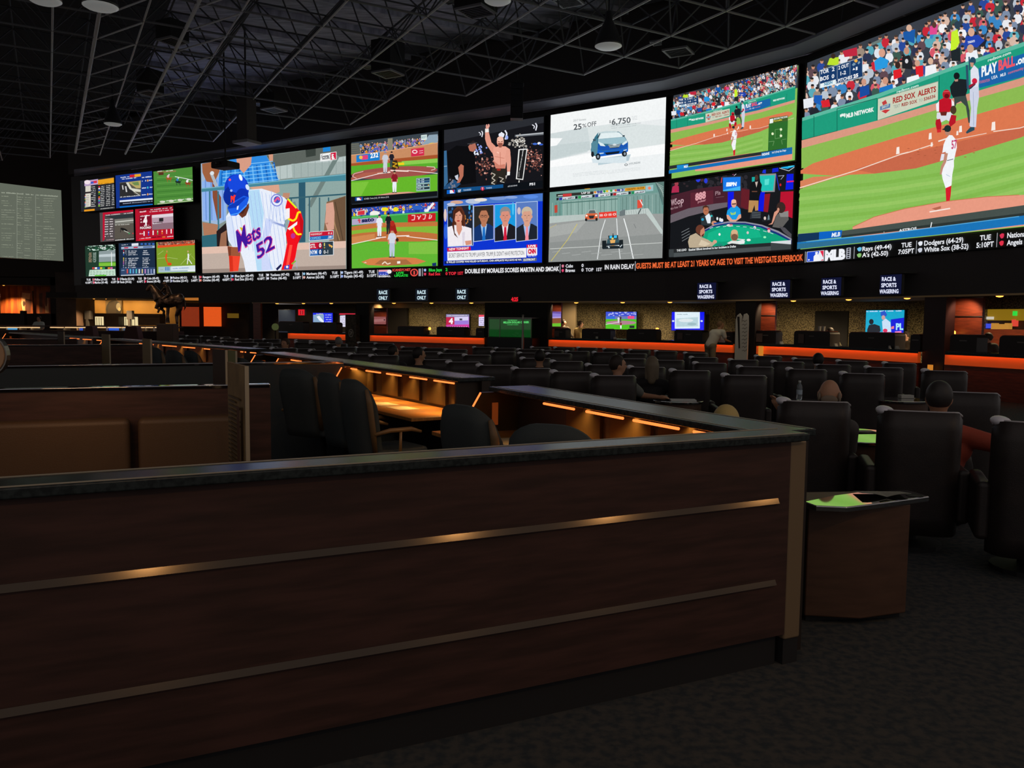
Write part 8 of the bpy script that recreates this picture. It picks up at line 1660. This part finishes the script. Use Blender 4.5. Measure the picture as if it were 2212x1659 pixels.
    if not bald:
        h.ell(hd + R_ @ Vector((0, -.014, .022)), (.085, .097, .104), R_, 22, 14)
        keep = []
        for v in h.v:
            l_ = R_.inverted() @ (Vector(v) - hd)
            if l_.y > .045 and l_.z < .05: l_.y = .03; l_.x *= .86; l_.z = max(l_.z, -.02)
            if l_.z < -.062: l_ = Vector((l_.x * .85, min(l_.y, -.02), max(l_.z, -.075)))
            keep.append(tuple(hd + R_ @ l_))
        h.v = keep
        if longhair: h.cap(hd + R_ @ Vector((0, -.06, .0)), hd + R_ @ Vector((0, -.085, -.2)), .08, .05); h.cap(hd + R_ @ Vector((.05, -.03, .0)), hd + R_ @ Vector((.06, -.05, -.17)), .045, .03); h.cap(hd + R_ @ Vector((-.05, -.03, .0)), hd + R_ @ Vector((-.06, -.05, -.17)), .045, .03)
        soft(h, 'hair', hair, t, .012, 2)
    elif hair:
        for s_ in (-1, 1): h.ell(hd + R_ @ Vector((s_ * .068, -.03, -.02)), (.014, .05, .04), R_, 10, 8)
        h.ell(hd + R_ @ Vector((0, -.085, -.035)), (.06, .016, .035), R_, 12, 8); h.build('hair', hair, t, smooth=True)
    e = MB()
    for s_ in (-1, 1): e.ell(hd + R_ @ Vector((s_ * .03, .079, .012)), (.011, .008, .007), R_, 8, 6)
    e.build('eyes', M_black, t, smooth=True)
    return t
def seated(zh=1.16, lean=0.0, face=(0, 1, 0), armR=None, armL=None, turn=0.0):
    """reclined sitting pose with the head centre at height zh"""
    return dict(pelvis=(0, .22, .50), chest=(lean * .5, .12, zh - .42), neck=(lean * .9, .08, zh - .16), head=(lean, .09, zh), face=face,
        shL=(-.17 + lean * .8, .09, zh - .25), shR=(.17 + lean * .8, .09, zh - .25), elL=armL[0] if armL else (-.27, .2, zh - .52), elR=armR[0] if armR else (.27, .2, zh - .52), haL=armL[1] if armL else (-.2, .42, zh - .5), haR=armR[1] if armR else (.2, .42, zh - .5),
        knL=(-.12, .66, .5), knR=(.12, .66, .5), ftL=(-.12, .7, .09), ftR=(.12, .7, .09))
def standing(h=1.72, face=(0, 1, 0), lean=0.0, bend=0.0):
    k = h / 1.72
    return dict(pelvis=(0, 0, .93 * k), chest=(lean * .5, bend * .5, 1.22 * k - bend * .1), neck=(lean * .9, bend * .9, 1.45 * k - bend * .25), head=(lean, bend * 1.15, 1.60 * k - bend * .35), face=face,
        shL=(-.18 + lean * .8, bend * .8, 1.38 * k - bend * .22), shR=(.18 + lean * .8, bend * .8, 1.38 * k - bend * .22), elL=(-.27 + lean * .5, bend * .8 + .08, 1.12 * k - bend * .1), elR=(.27 + lean * .5, bend * .8 + .08, 1.12 * k - bend * .1), haL=(-.22 + lean * .5, .32 + bend, 1.06 * k), haR=(.22 + lean * .5, .32 + bend, 1.06 * k),
        knL=(-.1, .03, .50 * k), knR=(.1, .0, .50 * k), ftL=(-.11, 0, .09), ftR=(.11, -.03, .09))
def cloth(n, c): return mat(n, c, .8, bump=.1, bscale=200)
M_jeans = cloth('dark_trousers', 0x3a3632)
def put_seated(lab, px, pytop, D_, shirt, hair, zoff=0, **kw):
    a = PD(px, pytop, D_); zh = a.z - .115; pose = kw.pop('pose', {}); ang = atan2(a.x, a.y) + kw.pop('turn', 0)
    off = V2(sin(ang), cos(ang)) * .09
    ln = pose.get('lean', 0); return person(lab, (a.x - off.x - cos(ang) * ln, a.y - off.y + sin(ang) * ln, 0), -ang, seated(zh, **pose), shirt, hair, trousers=M_jeans, **kw)
# standing bettor bent over the counter
p_, tg = W(1536, -.62)
t = person('standing person in a pale short sleeved shirt bent over the counter', (p_.x, p_.y, 0), atan2(tg.y, tg.x), standing(1.68, face=(.7, .7, 0), lean=.20, bend=.16), cloth('pale_shirt', 0xe0dac8), mat('sandy_hair', 0x8a6844, .7), trousers=cloth('khaki', 0x8c7c60), vox=.02)
p2_, tg2 = W(1561, -.28); m = MB(); m.prism([p2_ - tg2 * .12, p2_ + tg2 * .1, p2_ + tg2 * .1 + V2(-tg2.y, tg2.x) * .004, p2_ - tg2 * .12 + V2(-tg2.y, tg2.x) * .004], 1.0, 1.17); tag(m.build('racing_sheet', mat('white_sheet', 0xe6e6e6, .7)), 'white racing sheet held upright on the counter by the standing person', 'paper')
# tellers
for px, lab, sh_, hr_, s_, face, dz, ln in ((1217, 'teller in profile with pinkish face beside the ballpark red panel', 0x4a4038, 0x2a1e18, 1.3, (.9, .4, 0), -.03, .0), (1254, 'teller in a pale yellow shirt looking at the far television', 0xb09a60, 0x4a3a2c, 1.2, (.8, .6, 0), -.08, 0),
        (1799, 'teller in a dark jacket leaning sideways before the doorway', 0x4a4632, 0x1e1612, 1.0, (-.8, -.6, 0), -.2, -.1), (1958, 'teller in grey brown beside the PL television', 0x4e453c, 0x3a2c22, 1.1, (0, -1, 0), -.28, 0), (2135, 'grey shirted person bending behind the last counter', 0x5a5850, 0x3a342c, 1.0, (-.7, -.7, 0), -.26, 0)):
    p_, tg = W(px, s_); person(lab, (p_.x, p_.y, 0), atan2(tg.y, tg.x), standing(1.66 + dz, face=face, lean=ln), cloth('teller_%d' % px, sh_), mat('hair_%d' % px, hr_, .6), M_skin2, trousers=M_jeans, sleeves='long', vox=.022)
p = PD(84, 690, YD + 2.5); person('person in a white shirt behind the long race desk under the mural', (p.x, p.y, 0), 3.0, standing(1.55), cloth('white_shirt', 0xc8d0c8), mat('black_hair', 0x181412, .6), trousers=M_jeans, vox=.03)
# seated viewers
put_seated('bald person whose bare head rises over the closest armchair', 1790, 836, 6.45, cloth('grey_shirt2', 0x5a5450), mat('thin_grey_hair', 0x8a7a68, .8), bald=True, skin=M_skin, vox=.012, scale=1.06, pose=dict(lean=.13, armL=((-.12, .12, .68), (-.21, .06, .85))))
put_seated('dark haired person in a rust red shirt between two close armchairs', 2030, 850, 6.0, cloth('rust_shirt', 0xb04a34), mat('dark_hair', 0x34302e, .5), vox=.012, scale=1.08, pose=dict(armR=((.40, .02, .68), (.42, .3, .60)), lean=-.04), sleeves='long')
put_seated('blond person whose head shows over the near carrel cap', 1569, 876, 5.1, cloth('dark_top', 0x2c2c30), mat('blond_hair', 0xc8b070, .6, bump=.3, bscale=300, stretch=(1, 1, .1)), vox=.012)
put_seated('person in profile with dark hair and a grey shirt, forearm on a table', 1335, 768, 9.7, cloth('grey_shirt', 0x6e706a), mat('brown_hair', 0x2c201a, .6), pose=dict(face=(.95, .25, 0), armR=((.30, .15, .72), (.48, .05, .715))), vox=.014)
put_seated('long haired person with a bare arm hanging over the armchair side', 1409, 770, 10.75, cloth('black_top', 0x1c1a1c), mat('light_brown_hair', 0x7a6c58, .6), longhair=True, pose=dict(armR=((.34, .0, .66), (.30, .25, .60))), vox=.014)
put_seated('dark haired person further back near the green display case', 1166, 756, 12.9, cloth('brown_top', 0x2a2422), mat('dark_hair2', 0x1c1614, .6), vox=.018)
put_seated('person with a dark head low before the doorway counter', 1768, 763, 12.6, cloth('maroon_top', 0x3a201c), mat('dark_hair3', 0x181210, .6), vox=.018)
put_seated('grey haired person before the statue side counter', 731, 728, 19.5, cloth('brown_top2', 0x3a302c), mat('grey_hair', 0x8c8480, .7), vox=.022)
put_seated('person turned sideways near the dark bay, face catching light', 616, 731, 17, cloth('grey_brown', 0x4a423c), mat('brown_hair2', 0x4a3428, .7), pose=dict(face=(-.6, -.7, 0)), vox=.022)
put_seated('person leaning before the race only counter', 905, 750, 12.6, cloth('black_top2', 0x262224), mat('dark_hair4', 0x1c1614, .6), pose=dict(face=(.9, .3, 0)), vox=.018)
put_seated('person in dark clothes beside the blue sheen cap', 850, 746, 14.4, cloth('black_top3', 0x242022), mat('dark_hair5', 0x241a16, .6), pose=dict(face=(.8, .5, 0)), vox=.018)

# ================================================================ bronze horse and jockey on a plinth
D_ = 22.0
f = lambda px, py, dy=0.0: (lambda q: Vector((q.x - HC.x, dy, q.z)))(PD(px, py, D_))
HC = PD(362, 700, D_)
hs = thing('horse_statue', 'bronze statue of a rearing racehorse with a jockey on a plinth', 'statue', (HC.x, D_, 0))
M_bronze = mat('aged_bronze', 0x7a6050, .38, metal=.7, noise=(8, 0x30241c, .4, .6))
b = MB(); B_ = [f(388, 645), f(378, 648), f(366, 652), f(352, 652), f(344, 646)]
b.tube(B_, [.12, .17, .165, .17, .14], 14); b.ell(B_[0], (.12, .12, .14)); b.ell(B_[4], (.1, .1, .13))
b.tube([f(346, 646), f(339, 634), f(331, 622), f(327, 616)], [.17, .125, .09, .07], 12); b.tube([f(328, 616), f(322, 622), f(317, 628)], [.075, .062, .04], 10)
for dx in (-1, 1): b.tube([f(328, 615, .02 * dx), f(327, 610, .03 * dx)], [.015, .004], 6)
for dy, a_ in ((-.07, ((346, 655), (340, 666), (347, 668), (343, 676))), (.07, ((348, 655), (346, 668), (352, 672), (350, 684)))): b.tube([f(x, y, dy) for x, y in a_], [.075, .052, .038, .03], 8)
for dy, a_ in ((-.07, ((387, 650), (389, 668), (383, 682), (385, 700))), (.07, ((385, 650), (386, 668), (380, 682), (381, 700)))): b.tube([f(x, y, dy) for x, y in a_], [.12, .07, .042, .034], 8)
b.tube([f(393, 642), f(399, 650), f(400, 664), f(397, 672)], [.025, .03, .025, .006], 8)
soft(b, 'horse', M_bronze, hs, .016, 3)
b = MB(); b.cap(f(366, 636), f(360, 622), .07, .075); b.ell(f(356, 613), (.055, .05, .062)); b.cap(f(358, 622, -.09), f(351, 630, -.08), .035, .025); b.cap(f(351, 630, -.08), f(346, 628, -.04), .024, .02); b.cap(f(358, 622, .09), f(351, 630, .08), .035, .025)
for s_ in (-1, 1): b.cap(f(366, 638, .09 * s_), f(356, 646, .14 * s_), .055, .045); b.cap(f(356, 646, .14 * s_), f(363, 656, .14 * s_), .04, .028)
b.tube([f(351, 613), f(350, 612)], [.05, .03], 8); soft(b, 'jockey', M_bronze, hs, .014, 2)
b = MB(); b.tube([f(364, 656), f(362, 680), (0, 0, 1.42)], [.05, .035, .06], 10); b.build('support', M_bronze, hs)
MB().prism([(-.22, -.2), (.22, -.2), (.22, .2), (-.22, .2)], 0, 1.40).build('plinth', mat('plinth_stone', 0x3c2c24, .5), hs, bevel=.02)
lamp('statue_spot', 'SPOT', (HC.x - .6, D_ - 1.6, 4.2), 60, (1, .72, .45), .05, (HC.x, D_, 1.8), 40)
